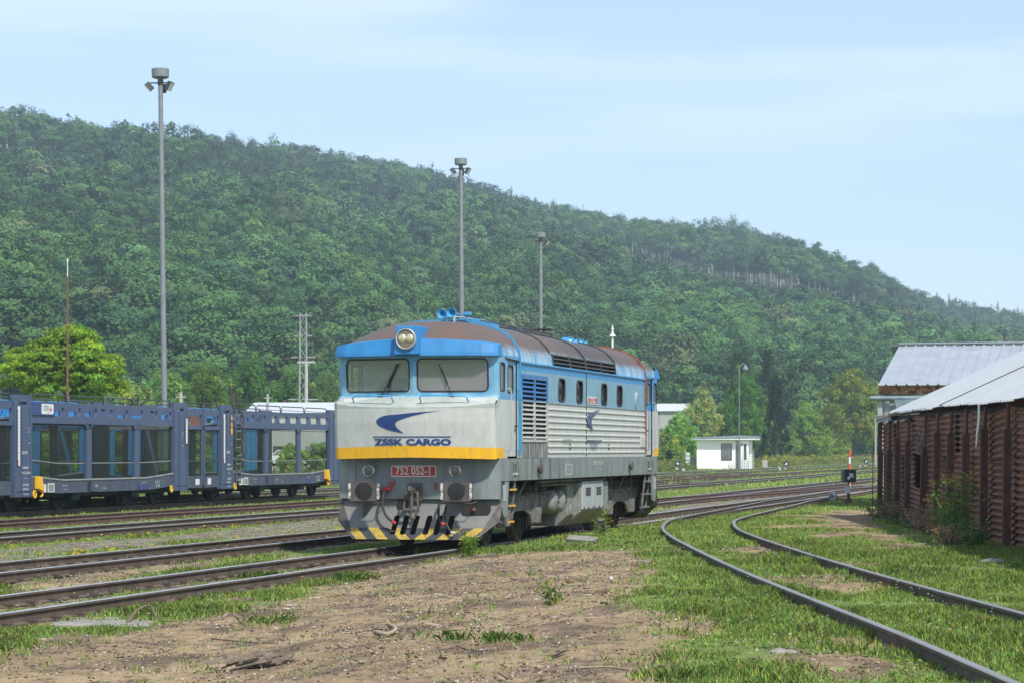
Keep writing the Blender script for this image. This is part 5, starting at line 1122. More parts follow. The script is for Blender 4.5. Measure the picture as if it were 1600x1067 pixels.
# ------------------------------------------------------------------ point indicators (switch lamps)
def indicator(px, Y, size, label, ball, arrow=(1, 1), rz=0, pole_h=.75, post=True, bx=-1.0):
    x, y = at(px, Y); r = thing('point_indicator', label, 'point indicator', (x, y, gz(x, y)), rz, 'point indicators')
    h = pole_h; s = size
    q = MB(); q.tube([(0, 0, .1), (0, 0, h)], .03, 8); q.box(-.10, .10, -.12, .12, 0, .22); q.box(-.05, .05, -.05, .05, .2, .42); q.build('stand', K['rust1'], r, 40)
    q = MB(); q.box(-s/2, s/2, -s/2, s/2, h, h+s); q.box(-s/2-.012, s/2+.012, -s/2-.012, s/2+.012, h+s, h+s+.03); lp = q.build('lamp_box', K['ibox'], r, None, None, .012)
    ax, az = arrow; a = Vector((ax, 0, az)).normalized(); n_ = Vector((-a.z, 0, a.x)); cc = Vector((0, 0, h+s/2)); L_ = s*.33
    def poly(y_, fn): return [fn(p) for p in (( -L_, -.045*s/.4), (L_*.25, -.045*s/.4), (L_*.25, -.13*s/.4), (L_, 0), (L_*.25, .13*s/.4), (L_*.25, .045*s/.4), (-L_, .045*s/.4))]
    q = MB(); q.prism(poly(0, lambda p: tuple(cc+a*p[0]+n_*p[1]+Vector((0, -s/2-.003, 0)))), (0, 0, 0), (0, -.006, 0)); q.build('arrow', K['wtext'], lp)
    q = MB(); q.lathe((s/2, 0, h+s/2), (1, 0, 0), [(0, .12*s/.4), (.01, .12*s/.4)], 12); q.build('side_disc', K['wtext'], lp)
    q = MB(); q.box(-.045, .045, -.06, -.035, h*.52, h*.88).box(-.16, -.05, -.05, -.04, h*.55, h*.84); q.build('white_label', K['wtext'], r)
    q = MB(); q.bar((0, 0, .12), (ball*.9, -.05, .26), .05, .04); lv = q.build('lever', K['rust1'], r)
    q = MB(); q.lathe((ball, -.14, .30), (0, 1, 0), [(0, .02), (.0, .10), (.04, .15), (.14, .16), (.20, .12), (.23, .04)], 20); q.build('counterweight', K['ball'], lv, 50)
K['ibox'] = mat('black_lamp_box', (.02, .035, .04), .4); K['ball'] = mat('white_black_weight', (.5, .5, .48), .5, var=.1, scale=4, col2=(.03, .03, .03), c2=(.50, .53))
indicator(1326, 85.5, .42, 'nearest point indicator, black box with white arrow beside the siding turnout', -.58, (1, 1), .15, .80)
indicator(1058.5, 205, .42, 'small point indicator left of the white hut', .5, (1, -.8), 0, .65)
indicator(1228, 215, .42, 'small point indicator right of the white hut with its weight on the left', -.6, (1, 1), 0, .55)
indicator(1353, 250, .42, 'farthest point indicator just left of the rusty shed', -.65, (1, 1), 0, .60)
x, y = at(1327.5, 119); r = thing('marker_pole', 'red and white banded marker pole behind the nearest point indicator', 'pole', (x, y, -.17)); zt = zat(703, 119)+.17; zbm = .25
for k in range(6): q = MB(); q.tube([(0, 0, zt*k/6), (0, 0, zt*(k+1)/6)], .055, 10); q.build('band', K['red2'] if k % 2 else K['wtext'], r, 40) if 'red2' in K else q.build('band', K.setdefault('red2', mat('signal_red', (.60, .06, .03), .5)) if k % 2 else K['wtext'], r, 40)
# ------------------------------------------------------------------ the rusty shed at the right
def corr_mat():
    m, t, b, o = NT('rusted_corrugated_iron'); v = OBJ(t); n = NOISE(t, v, 1.3, 6, .7); n2 = NOISE(t, v, 6, 5, .7); n3 = NOISE(t, v, 2.5, 4, .6, (1, 1, .15))
    c = MIX(t, RNGE(t, n, .35, .65), (.30, .125, .07), (.15, .072, .048)); c = MIX(t, RNGE(t, n2, .58, .72), c, (.38, .24, .17)); c = MIX(t, RNGE(t, n3, .62, .72, 0, .6), c, (.30, .25, .19))
    t.links.new(c, b.inputs['Base Color']); b.inputs['Roughness'].default_value = .85; BUMP(t, b, n2, .3, .01); return m
K['corr'] = corr_mat(); K['railpost'] = mat('rusty_rail_post', (.12, .055, .04), .85, var=.35, scale=5)
K['zinc'] = mat('pale_zinc_roof', (.37, .395, .42), .6, .0, var=.08, scale=1.5, col2=(.29, .31, .33), c2=(.55, .8)); K['zinc2'] = mat('grey_profiled_roof', (.33, .36, .40), .5, .1, var=.10, scale=1.2, col2=(.25, .27, .30), c2=(.5, .8))
K['oldwood'] = mat('weathered_board', (.42, .36, .25), .85, var=.25, scale=6, sc3=(.2, 1, 1)); K['gutter'] = mat('blue_grey_gutter', (.20, .26, .29), .5, .1)
A0 = Vector((10.15, 66.3)); WD = Vector((7.0-10.15, 19.5-66.3)).normalized(); PW = Vector((-WD.y, WD.x))   # PW points right, into the shed
if PW.x < 0: PW = -PW
def SW(s, d, z): p = A0+WD*s+PW*d; return (p.x, p.y, z)
LEN = 47.0
shed = thing('rusty_shed', 'shed of rusty corrugated iron sheets and rail posts with pale metal roof at right', 'shed')
pxp = [1384, 1398, 1412, 1428, 1452, 1475, 1497, 1521, 1551, 1588]
def s_of(px):
    k = (px-800)/FPX; return (k*A0.y-A0.x)/(WD.x-k*WD.y)
ss = [s_of(p) for p in pxp]; 
while ss[-1] < LEN-3: ss.append(ss[-1]+2.7)
def gzs(s): p = SW(s, 0, 0); return gz(p[0], p[1])
rnd = random.Random(4)
for i, s in enumerate(ss):
    z0 = gzs(s); lean = -.42 if i == 4 else rnd.uniform(-.08, .08); q = MB(); hh = rnd.uniform(1.75, 2.1)
    a = SW(s, -.16, z0-.1); b_ = SW(s+lean*-1, -.14, z0+hh); q.bar(a, b_, .13, .05, up=(0, 1, 0)); q.bar(SW(s, -.21, z0-.1), SW(s-lean, -.19, z0+hh), .05, .09, up=(0, 1, 0)); q.build('rail_post', K['railpost'], shed)
    q = MB(); q.tube([b_, SW(s-lean-rnd.uniform(-.1, .25), -.12, 2.58)], .035, 6); q.build('post_rod', K['railpost'], shed)
edges = [-.25]+ss
for i in range(len(edges)-1):
    a, b_ = edges[i], edges[i+1]
    rows = 3
    top = 2.56-.0065*a+rnd.uniform(-.10, .03); bot = gzs((a+b_)/2)-.05; hs = (top-bot)/rows
    for r_ in range(rows):
        z0 = bot+hs*r_; z1 = z0+hs+.06
        off = rnd.uniform(-.05, .05); tilt = rnd.uniform(-.015, .015)*(1 if r_ < 2 else 2.2); sh = rnd.uniform(-.05, .06)
        if i == 4 and r_ == 1: continue                         # the fallen sheet: a dark hole
        amp = .030; pitch = .115; nz_ = 14*int(max(1, (z1-z0)/pitch)); ns = 6; q = MB()
        g1 = rnd.uniform(.02, .22) if i in (6, 8, 9, 3) else 0
        for k in range(nz_+1):
            zz = z0+(z1-z0)*k/nz_
            for j in range(ns+1):
                f = j/ns; s_ = a+sh+(b_-a-g1+.03)*f; bulge = .05*math.sin(PI*f)*(off/.05)
                q.v.append(SW(s_, -.02+off*.5+.012*r_+bulge+amp*math.sin(2*PI*zz/pitch), zz+tilt*(f-.5)*(b_-a)))
        for k in range(nz_):
            for j in range(ns): q.f.append((k*(ns+1)+j, k*(ns+1)+j+1, (k+1)*(ns+1)+j+1, (k+1)*(ns+1)+j)); q.m.append(0)
        q.build('corrugated_sheet', K['corr'], shed, 70)
q = MB(); q.prism([SW(-.2, 0.35, -.3), SW(LEN, .35, .1), SW(LEN, .35, 2.30), SW(-.2, .35, 2.55)], (0, 0, 0), tuple(PW*.05)+(0,)); q.build('inner_dark_sheet', K['dkgrey'], shed)  # dark sheet set behind the wall, seen through its gaps
q = MB(); q.prism([SW(-.2, 0, -.3), SW(-.2, 11, -.3), SW(-.2, 11, 2.5), SW(-.2, 0, 2.5)], (0, 0, 0), tuple(WD*.05)+(0,)); q.build('end_wall', K['corr'], shed)
q = MB(); q.prism([SW(3.5, 0.1, 2.5), SW(3.5, 11, 2.5), SW(3.5, 5.5, 5.1)], (0, 0, 0), tuple(WD*.05)+(0,)); q.build('gable', K['corr'], shed)
# roof with fine corrugation down the slope, ragged lower edge
EZ, SL = 2.655, math.tan(math.radians(24.8)); S0 = 3.4
def roof_sheet(d0, d1, name, mt, dz=0):
    q = MB(); pitch = .26; n = int((LEN-S0)/pitch)*4; jag = {}
    n = n//4*4
    for k in range(n+1):
        s_ = S0+(k//4)*pitch+(0, .17, .195, .235)[k % 4]; h_ = (0, 0, .035, .035)[k % 4]
        kk = k//24; j = jag.setdefault(kk, rnd.uniform(-.05, .05))
        for d in (d0+j, d1): q.v.append(SW(s_, d, EZ-.0065*(s_-S0)+(d+.38)*SL+h_+dz+.008*((k//24) % 2)))
    for k in range(n): q.f.append((2*k, 2*k+2, 2*k+3, 2*k+1)); q.m.append(0)
    for k in range(n): pass
    o = q.build(name, mt, shed); sd = o.modifiers.new('thick', 'SOLIDIFY'); sd.thickness = .006; return o
roof_sheet(-.15, 5.55, 'metal_roof', K['zinc'])
q = MB()
for k in range(60): pass
q = MB(); q.prism([SW(S0, 5.5, EZ+5.88*SL), SW(LEN, 5.5, EZ-.28+5.88*SL), SW(LEN, 11.4, EZ-.28), SW(S0, 11.4, EZ)], (0, 0, .0), (0, 0, .03)); q.build('far_roof_slope', K['zinc'], shed)
for s_ in (s_of(1475)+.3,): q = MB(); q.bar(SW(s_, -.12, EZ+.16-.0065*(s_-S0)), SW(s_, 5.5, EZ+5.88*SL+.045-.0065*(s_-S0)), .05, .03); q.build('roof_seam', K['dkgrey'], shed)
q = MB(); q.bar(SW(-.3, .10, 2.66), SW(LEN, .10, 2.36), .08, .10); q.build('eave_beam', K['black'], shed)
q = MB(); a_, b_ = SW(-.40, -1.05, 2.62), SW(-.40, .6, 2.86)
q.prism([SW(-.5, -.35, 2.66), SW(3.5, -.22, 2.66), SW(3.5, 2.2, 2.95), SW(-.5, 2.2, 2.95)], (0, 0, 0), (0, 0, .05)); q.build('eave_board', K['oldwood'], shed)
q = MB(); q.prism([SW(-.3, -.2, 2.56), SW(3.5, -.2, 2.56), SW(3.5, -.2, 2.66), SW(-.3, -.2, 2.66)], (0, 0, 0), tuple(PW*.08)+(0,)); q.build('eave_strip', K['panel'], shed)
q = MB(); q.bar(SW(-.25, -.12, -.2), SW(-.25, -.10, 2.55), .10, .10); q.bar(SW(-.3, -.28, 1.9), SW(-.3, -.3, 0), .02, .03); q.build('corner_post', K['dkgrey'], shed)
# pale plastic strip hanging from the eave, loose wire
q = MB(); s_ = s_of(1556); P_ = [SW(s_, -.30, 2.60), SW(s_+.1, -.32, 2.3), SW(s_+.05, -.34, 2.1), SW(s_-.1, -.33, 1.95), SW(s_-.2, -.33, 1.85)]
for k in range(4): a, c_ = Vector(P_[k]), Vector(P_[k+1]); w_ = Vector((WD.x, WD.y, 0))*(.16-.02*k); q.add([a-w_, a+w_, c_+w_, c_-w_*.8], [(0, 1, 2, 3)])
q.build('torn_plastic_strip', K['white'], shed)
q = MB()
for k in range(14):
    s0 = s_of(1440)+rnd.uniform(0, 3.5); q.tube([SW(s0, -.28, rnd.uniform(1.9, 2.3)), SW(s0+rnd.uniform(.5, 1.5), -.34, rnd.uniform(1.6, 2.1)), SW(s0+rnd.uniform(1, 3), -.27, rnd.uniform(1.8, 2.4))], .006, 4)
q.build('loose_wire', K['iron'], shed)
# building behind with ribbed grey roof
B0 = Vector((12.06, 80.0)); r2 = thing('ribbed_roof_building', 'old building with grey ribbed metal roof and gutter behind the rusty shed', 'building', (B0.x, B0.y, 0), -TH)
gab = 6.5; ez, rz_ = 4.0, 5.48; LB = 16
q = MB(); pr = .34; n = int((LB+.6)/pr)
xs = []
for k in range(n+1):
    x0 = .02+k*pr; xs += [(x0, 0), (x0+.20, 0), (x0+.225, .045), (x0+.275, .045), (x0+.30, 0)]
for (x_, h_) in xs:
    for y_, z_ in ((-.35, ez-.08), (gab, rz_)): q.v.append((x_, y_, z_+h_))
for k in range(len(xs)-1): q.f.append((2*k, 2*k+2, 2*k+3, 2*k+1)); q.m.append(0)
o = q.build('ribbed_roof', K['zinc2'], r2); sd = o.modifiers.new('thick', 'SOLIDIFY'); sd.thickness = .02
q = MB(); q.prism([(-.3, gab, rz_), (LB, gab, rz_), (LB, 2*gab, ez), (-.3, 2*gab, ez)], (0, 0, 0), (0, 0, .02)).bar((.02, gab, rz_+.08), (LB, gab, rz_+.08), .25, .04); q.build('far_roof_slope', K['zinc2'], r2)
q = MB(); q.prism([(0, 0, -.2), (0, 2*gab-.3, -.2), (0, 2*gab-.3, ez-.1), (0, gab, rz_-.1), (0, .02, ez-.1)], (0, 0, 0), (.15, 0, 0)); q.box(.15, LB, .0, .12, -.2, ez-.42); q.build('wall', K['panel'], r2)
q = MB()
for k in range(44): x_ = .2+k*.36; q.box(x_, x_+.16, -.035, 0, -.1, ez-.42)
q.build('wall_ribs', K['ctile'] if 'ctile' in K else K.setdefault('ctile', mat('pale_green_sheet', (.34, .40, .36), .6, var=.15, scale=3, col2=(.16, .2, .2), c2=(.5, .6), sc3=(3, 1, .2))), r2)
q = MB(); q.box(0, LB, -.06, 0, ez-.36, ez-.10); q.build('rusty_beam', K['orust'] if 'orust' in K else K.setdefault('orust', mat('flaking_orange_beam', (.40, .20, .10), .85, var=.4, scale=4, col2=(.08, .05, .04), c2=(.5, .55))), r2)
q = MB(); P_ = [(-.25, -.22, ez-.50), (LB, -.22, ez-.50)]; q.tube(P_, .075, 12); q.prism([(.55, -.22, ez-.55), (1.25, -.22, ez-.55), (1.1, -.22, ez-.95), (.95, -.22, ez-1.05), (.75, -.22, ez-1.05), (.65, -.22, ez-.95)], (0, -.12, 0), (0, .12, 0)); q.build('gutter', K['gutter'], r2)
q = MB(); q.box(-.02, .14, -.12, -.04, 0, ez-.4).box(1.4, 1.5, -.12, -.04, 0, ez-.4); q.build('post', K['panel'], r2)
# ------------------------------------------------------------------ far buildings and the car behind the wagons
K['whitewall'] = mat('white_hall_wall', (.36, .36, .34), .7, var=.08, scale=.5); K['whiteroof'] = mat('white_hall_roof', (.50, .52, .53), .5, var=.05, scale=.4)
def hall(pa, pb, Y, yr, ye, yb, dep, label, rz=0, slope=.0):
    xa, ya = at(pa, Y); xb, yb_ = at(pb, Y); L_ = xb-xa; r = thing('warehouse', label, 'building', (xa, Y, 0), rz)
    ze, zr2 = zat(ye, Y), zat(yr, Y); q = MB(); q.box(0, L_, 0, dep, -.2, ze); wl = q.build('wall', K['whitewall'], r)
    q = MB(); q.prism([(-.4, -.4, ze+.02), (-.4, dep/2, zr2), (-.4, dep+.4, ze+.02)], (0, 0, 0), (L_+.8, 0, 0)); q.build('roof', K['whiteroof'], r)
    for k in range(1, 5): q = MB(); xx = L_*k/5; q.box(xx-.7, xx+.7, -.02, -.003, 1.0, 2.2); q.build('window', K['glass_dark'], wl)
    q = MB(); q.box(L_*.42, L_*.42+3, -.03, -.004, -.1, 3); q.build('gate', K['doorg'], wl)
hall(388, 640, 236, 626, 645, 720, 14, 'white warehouse behind the ladder wagon and the locomotive', math.radians(-2))
hall(1030, 1074, 345, 629, 642, 720, 10, 'white roofed building half hidden by bushes right of the locomotive', math.radians(-3))
K['carwhite'] = mat('white_car_paint', (.72, .73, .74), .25, var=.02)
x, y = at(448, 205); car = thing('parked_car', 'white car parked behind the wagons in front of the warehouse', 'car', (x, y, .45), math.radians(-8))
q = MB(); side = [(-2.1, .25), (-2.12, .6), (-1.95, .82), (-1.2, .92), (-.6, 1.38), (.7, 1.42), (1.5, .98), (2.05, .88), (2.12, .5), (2.05, .25)]
q.prism([(a, -.85, b_) for a, b_ in side], (0, 0, 0), (0, 1.7, 0)); q.build('body', K['carwhite'], car, None, None, .06)
q = MB(); q.add([(a, -.862, b_) for a, b_ in ((-1.05, .93), (1.3, .98), (.66, 1.35), (-.56, 1.32))], [(0, 1, 2, 3)]); q.build('side_window', K['glass_dark'], car)
for a in (-1.3, 1.35):
    for s in (-1, 1): q = MB(); q.lathe((a, s*.70, .30), (0, s, 0), [(0, .31), (.16, .31), (.17, .2), (.15, .18)], 18); q.build('wheel', K['rubber'], car, 40)
q = MB(); q.box(-4, 4, -2, 2, -.35, 0); o = q.build('bank', K['concrete'], None); o.location = (x, y, .45); o.name = 'pavement'; o['kind'] = 'structure'
# ------------------------------------------------------------------ small things on the ground
K['oldconc'] = mat('old_concrete', (.25, .235, .205), .9, var=.3, scale=4, col2=(.12, .10, .075), c2=(.52, .65), bump=.3)
def slab(pts, h, label, name='concrete_slab', mt='oldconc', cat='slab', grp=None):
    P_ = [gpt(a, b) for a, b in pts]; z = min(gz(*p) for p in P_); q = MB(); q.prism([(p[0], p[1], z-.05) for p in P_], (0, 0, 0), (0, 0, h+.05)); o = q.build(name, K[mt], None, None, None, .015); tag(o, label, cat, grp)
slab([(78, 978), (150, 980), (232, 979), (240, 972), (180, 966), (100, 966)], .02, 'flat pale concrete slab in the grass at lower left')
slab([(852, 848), (866, 848), (868, 841), (853, 841)], .10, 'short white painted block by the rail under the locomotive side')
slab([(885, 848), (932, 850), (934, 844), (888, 842)], .09, 'long white painted kerb stone by the rail under the locomotive side')
K['bark'] = mat('dry_bark', (.16, .11, .075), .9, var=.4, scale=9, bump=.4); K['drywood'] = mat('dry_pale_wood', (.36, .28, .19), .85, var=.3, scale=12); K['paperw'] = mat('pale_scrap', (.6, .58, .52), .8); K['brick'] = mat('red_brick_bit', (.35, .11, .05), .9, var=.3, scale=9)
def stick(pts, r_, label, mt='drywood', hs=None):
    P_ = [Vector(gpt(a, b)+(0,)) for a, b in pts]
    for i, p in enumerate(P_): p.z = gz(p.x, p.y)+r_+(hs[i] if hs else 0)+.01
    q = MB(); q.tube([tuple(p) for p in smooth_line([tuple(p) for p in P_], .04)], r_, 7, r2=r_*.5); o = q.build('stick', K[mt], None, 60); tag(o, label, 'stick', 'sticks on the dirt')
stick([(588, 992), (600, 995), (612, 993), (618, 986), (608, 979), (605, 973)], .022, 'curled pale stick with orange ends in the middle of the dirt')
stick([(628, 999), (634, 990), (633, 985)], .018, 'short upright stub beside the curled stick', 'bark', [0, .05, .1])
stick([(200, 975), (215, 967), (235, 963), (250, 974), (300, 973)], .016, 'reddish bent branch lying beside the concrete slab', 'bark', [0, .08, .1, .02, 0])
stick([(330, 1000), (380, 1005), (430, 1008)], .010, 'long thin dark twig on the left part of the dirt', 'bark')
stick([(555, 990), (600, 985), (615, 984)], .008, 'thin dark twig left of the curled stick', 'bark')
stick([(905, 1047), (950, 1046), (985, 1050)], .010, 'pale straight stick at the bottom of the dirt', 'drywood')
stick([(380, 1030), (410, 1040), (435, 1028)], .012, 'gnarled twig on the rotten stump', 'bark', [0, .04, .12])
# rotten stump, splintered
px0 = gpt(408, 1042); q = MB(); rs = random.Random(3)
for k in range(46):
    a = rs.uniform(-.35, .35); l = rs.uniform(.10, .30); cx, cy = rs.gauss(0, .13), rs.gauss(0, .08); z = abs(rs.gauss(0, .035)); d = Vector((math.cos(a), math.sin(a), rs.uniform(-.1, .35))).normalized()
    q.bar(Vector((cx, cy, z+.02))-d*l/2, Vector((cx, cy, z+.05))+d*l/2, rs.uniform(.015, .05), rs.uniform(.01, .03))
o = q.build('rotten_stump', K['bark2'] if 'bark2' in K else K.setdefault('bark2', mat('grey_rotten_wood', (.20, .16, .12), .9, var=.5, scale=14)), None); o.location = (px0[0], px0[1], gz(*px0)+.0); tag(o, 'splintered rotten wood piece at the bottom left of the dirt', 'wood')
for (a, b_, lb, mt, s_) in ((1167, 1043, 'orange brick fragment at the right edge of the dirt', 'brick', .06), (1222, 1022, 'flat grey stone at the edge of the right grass', 'oldconc', .08), (1262, 1044, 'small grey stone right of the dirt edge', 'oldconc', .05), (1552, 881, 'grey stone lying in front of the rusty shed weeds', 'oldconc', .14), (447, 951, 'small crumpled pale scrap at the upper edge of the dirt', 'paperw', .035), (318, 904, 'white stone between the rails of the nearest track', 'paperw', .08)):
    g_ = gpt(a, b_); q = MB(); P_ = []; bm_ = []
    rr = random.Random(a)
    prof = [(0, .3), (.25, .9), (.5, 1.0), (.8, .7), (.95, .15)]; q.lathe((0, 0, 0), (0, 0, 1), [(h_*s_*.7, r_*s_) for h_, r_ in prof], 9); q.v = [(x_*(1.3+.3*rr.random()), y_*(1+.3*rr.random()), z_*(.8+.4*rr.random())) for x_, y_, z_ in q.v]
    o = q.build('stone' if mt != 'paperw' else ('paper_scrap' if a == 447 else 'stone'), K[mt], None); o.location = (g_[0], g_[1], gz(*g_)-.01); tag(o, lb, 'stone' if a != 447 else 'litter')
# ------------------------------------------------------------------ foliage
def leaf_mat(name, trans=.35, rough=.6):
    m, t, b, o = NT(name); a = ATTR(t, 'tint'); t.links.new(a.outputs['Color'], b.inputs['Base Color']); b.inputs['Roughness'].default_value = rough; b.inputs['Specular IOR Level'].default_value = .25
    tr = t.nodes.new('ShaderNodeBsdfTranslucent'); t.links.new(a.outputs['Color'], tr.inputs[0]); mx_ = t.nodes.new('ShaderNodeMixShader'); mx_.inputs[0].default_value = trans
    t.links.new(b.outputs[0], mx_.inputs[1]); t.links.new(tr.outputs[0], mx_.inputs[2]); t.links.new(mx_.outputs[0], o.inputs[0]); return m
K['leaf'] = leaf_mat('leaves', .45); K['forest'] = leaf_mat('forest_leaves', .12, .8); K['blade'] = leaf_mat('grass_blades', .3, .7)
K['trunk'] = mat('tree_bark', (.11, .085, .06), .9, var=.3, scale=4); K['paletrunk'] = mat('pale_beech_bark', (.45, .43, .38), .9, var=.3, scale=.3)
def raw_mesh(name, V, n, T, mt, parent=None):
    """V: (faces*n, 3) vertices, n corners per face, T: per-vertex colour"""
    V = np.ascontiguousarray(V, dtype=np.float32); nf = len(V)//n
    me = bpy.data.meshes.new(name); me.vertices.add(len(V)); me.vertices.foreach_set('co', V.ravel())
    me.loops.add(len(V)); me.loops.foreach_set('vertex_index', np.arange(len(V), dtype=np.int32))
    me.polygons.add(nf); me.polygons.foreach_set('loop_start', np.arange(nf, dtype=np.int32)*n)
    me.update(calc_edges=True)
    a = me.color_attributes.new('tint', 'FLOAT_COLOR', 'POINT'); c = np.ones((len(V), 4), dtype=np.float32); c[:, :3] = T; a.data.foreach_set('color', c.ravel())
    me.materials.append(mt); o = bpy.data.objects.new(name, me); C.objects.link(o)
    if parent: o.parent = parent
    return o
def unit(rng, n):
    v = rng.normal(size=(n, 3)); return v/np.linalg.norm(v, axis=1, keepdims=True)
def cards(rng, P, Nrm, size, jit=.6, n=4, asp=.55):
    """leaf shaped faces at P facing about Nrm"""
    k = len(P); Nn = Nrm+rng.normal(size=(k, 3))*jit; Nn /= np.linalg.norm(Nn, axis=1, keepdims=True)
    A = np.cross(Nn, unit(rng, k)); A /= np.linalg.norm(A, axis=1, keepdims=True)+1e-9; B = np.cross(Nn, A)
    s = (size*rng.uniform(.6, 1.3, k))[:, None]
    if n == 3: return np.stack([P+A*s, P-A*s*.5+B*s*.8, P-A*s*.5-B*s*.8], 1).reshape(-1, 3)
    return np.stack([P+A*s, P+B*s*asp, P-A*s*.9, P-B*s*asp], 1).reshape(-1, 3)
def crown_pts(rng, rx, rz, nclump, per, low=.0, shape='round', ck=1.4, dome=0):
    """clumps of leaves spread through an uneven crown; returns points, normals, clump index"""
    P = []; N = []; I = []
    d = unit(rng, nclump); d[:, 2] = np.where(d[:, 2] < -.85, -d[:, 2], d[:, 2])
    rr = rng.uniform(.25, 1, nclump)**.45
    lump = 1+.22*np.sin(d[:, 0]*5+rng.uniform(0, 6))*np.cos(d[:, 1]*4+rng.uniform(0, 6))+rng.normal(0, .07, nclump)
    c = d*(rr*lump)[:, None]
    if shape == 'cone':
        h = rng.uniform(-1, 1, nclump); a = rng.uniform(0, 2*PI, nclump); w_ = (1-h)/2*.95+.06; c = np.stack([np.cos(a)*w_*rr, np.sin(a)*w_*rr, h], 1)
    cr_ = (.30 if shape != 'cone' else .2)*rng.uniform(.6, 1.4, nclump)*(12/nclump)**.30*ck
    for i in range(nclump):
        u_ = unit(rng, per); u_[:, 2] = np.where((u_[:, 2] < 0)&(rng.random(per) < .6), -u_[:, 2], u_[:, 2])
        q = c[i]+u_*(cr_[i]*rng.uniform(.55, 1.08, per))[:, None]*np.array([1, 1, .8])
        P.append(q); N.append(u_*(.8-.4*dome)+d[i]*(.35+.5*dome)); I.append(np.full(per, i))
    P = np.concatenate(P)*np.array([rx, rx, rz]); return P, np.concatenate(N), np.concatenate(I)
def hsvj(rng, base, n, amt=.16, hue=.10):
    b = np.array(base); l = 1+rng.normal(0, amt, n); h = rng.normal(0, hue, n)
    return np.clip(b[None, :]*l[:, None]*np.stack([1+h*1.3, 1+h*.2, 1-h*.8], 1), .004, .9)
def tree(px, Y, ytop, hwpx, base, label, name='tree', cat='tree', grp='trees and bushes beyond the yard', ybot=None, clumps=70, per=150, leaf=.16, shape='round', trunk=True, seed=0, amt=.2):
    rng = np.random.default_rng(seed+int(px)*7+int(Y)); x, y = at(px, Y); z0 = gz(x, y); zt_ = zat(ytop, Y); rx_ = hwpx*Y/FPX
    H_ = zt_-z0; zlow = zat(ybot, Y)-z0 if ybot else H_*(.02 if trunk else -.28); rz_ = (H_-zlow)/2*1.0; cz = zlow+rz_
    r = thing(name, label, cat, (x, y, z0), 0, grp)
    P, N_, I = crown_pts(rng, rx_*.82, rz_*.84, clumps, per, shape=shape); P[:, 2] += cz
    if P[:, 2].min() < .02: P[:, 2] = np.maximum(P[:, 2], .02+rng.uniform(0, .3, len(P)))
    V = cards(rng, P, N_, leaf, .65); base = tuple(c*1.35 for c in base); ct = hsvj(rng, base, clumps, amt, .13); lt = hsvj(rng, (1, 1, 1), len(P), .18, .08)
    T = np.repeat(np.clip(ct[I]*lt, 0, .8), 4, 0); raw_mesh('crown' if trunk else 'foliage', V, 4, T, K['leaf'], r)
    q = MB(); tr_ = max(.06, rx_*.055); top = cz+rz_*.5
    q.tube([(0, 0, -.1), (.05*rx_, 0, cz*.5), (-.03*rx_, .05, cz), (.02, 0, top)], tr_, 8, r2=tr_*.3)
    rs = random.Random(int(px))
    for k in range(7):
        a = rs.uniform(0, 2*PI); zz = zlow+(cz-zlow)*rs.uniform(.1, 1); e = (math.cos(a)*rx_*.6, math.sin(a)*rx_*.6, zz+rz_*rs.uniform(.3, .7)); q.tube([(0, 0, zz), (e[0]*.5, e[1]*.5, (zz+e[2])/2+.1), e], tr_*.45, 6, r2=tr_*.12)
    q.build('trunk' if trunk else 'stem', K['trunk'], r, 50); return r
G1 = (.15, .26, .03); G2 = (.06, .13, .035); G4 = (.12, .20, .06); G5 = (.10, .20, .04); G6 = (.035, .08, .032)
tree(102, 131, 512, 108, (.19, .31, .025), 'big bright yellow green tree behind the rusty rod at left', ybot=648, clumps=420, per=140, leaf=.10, amt=.20)
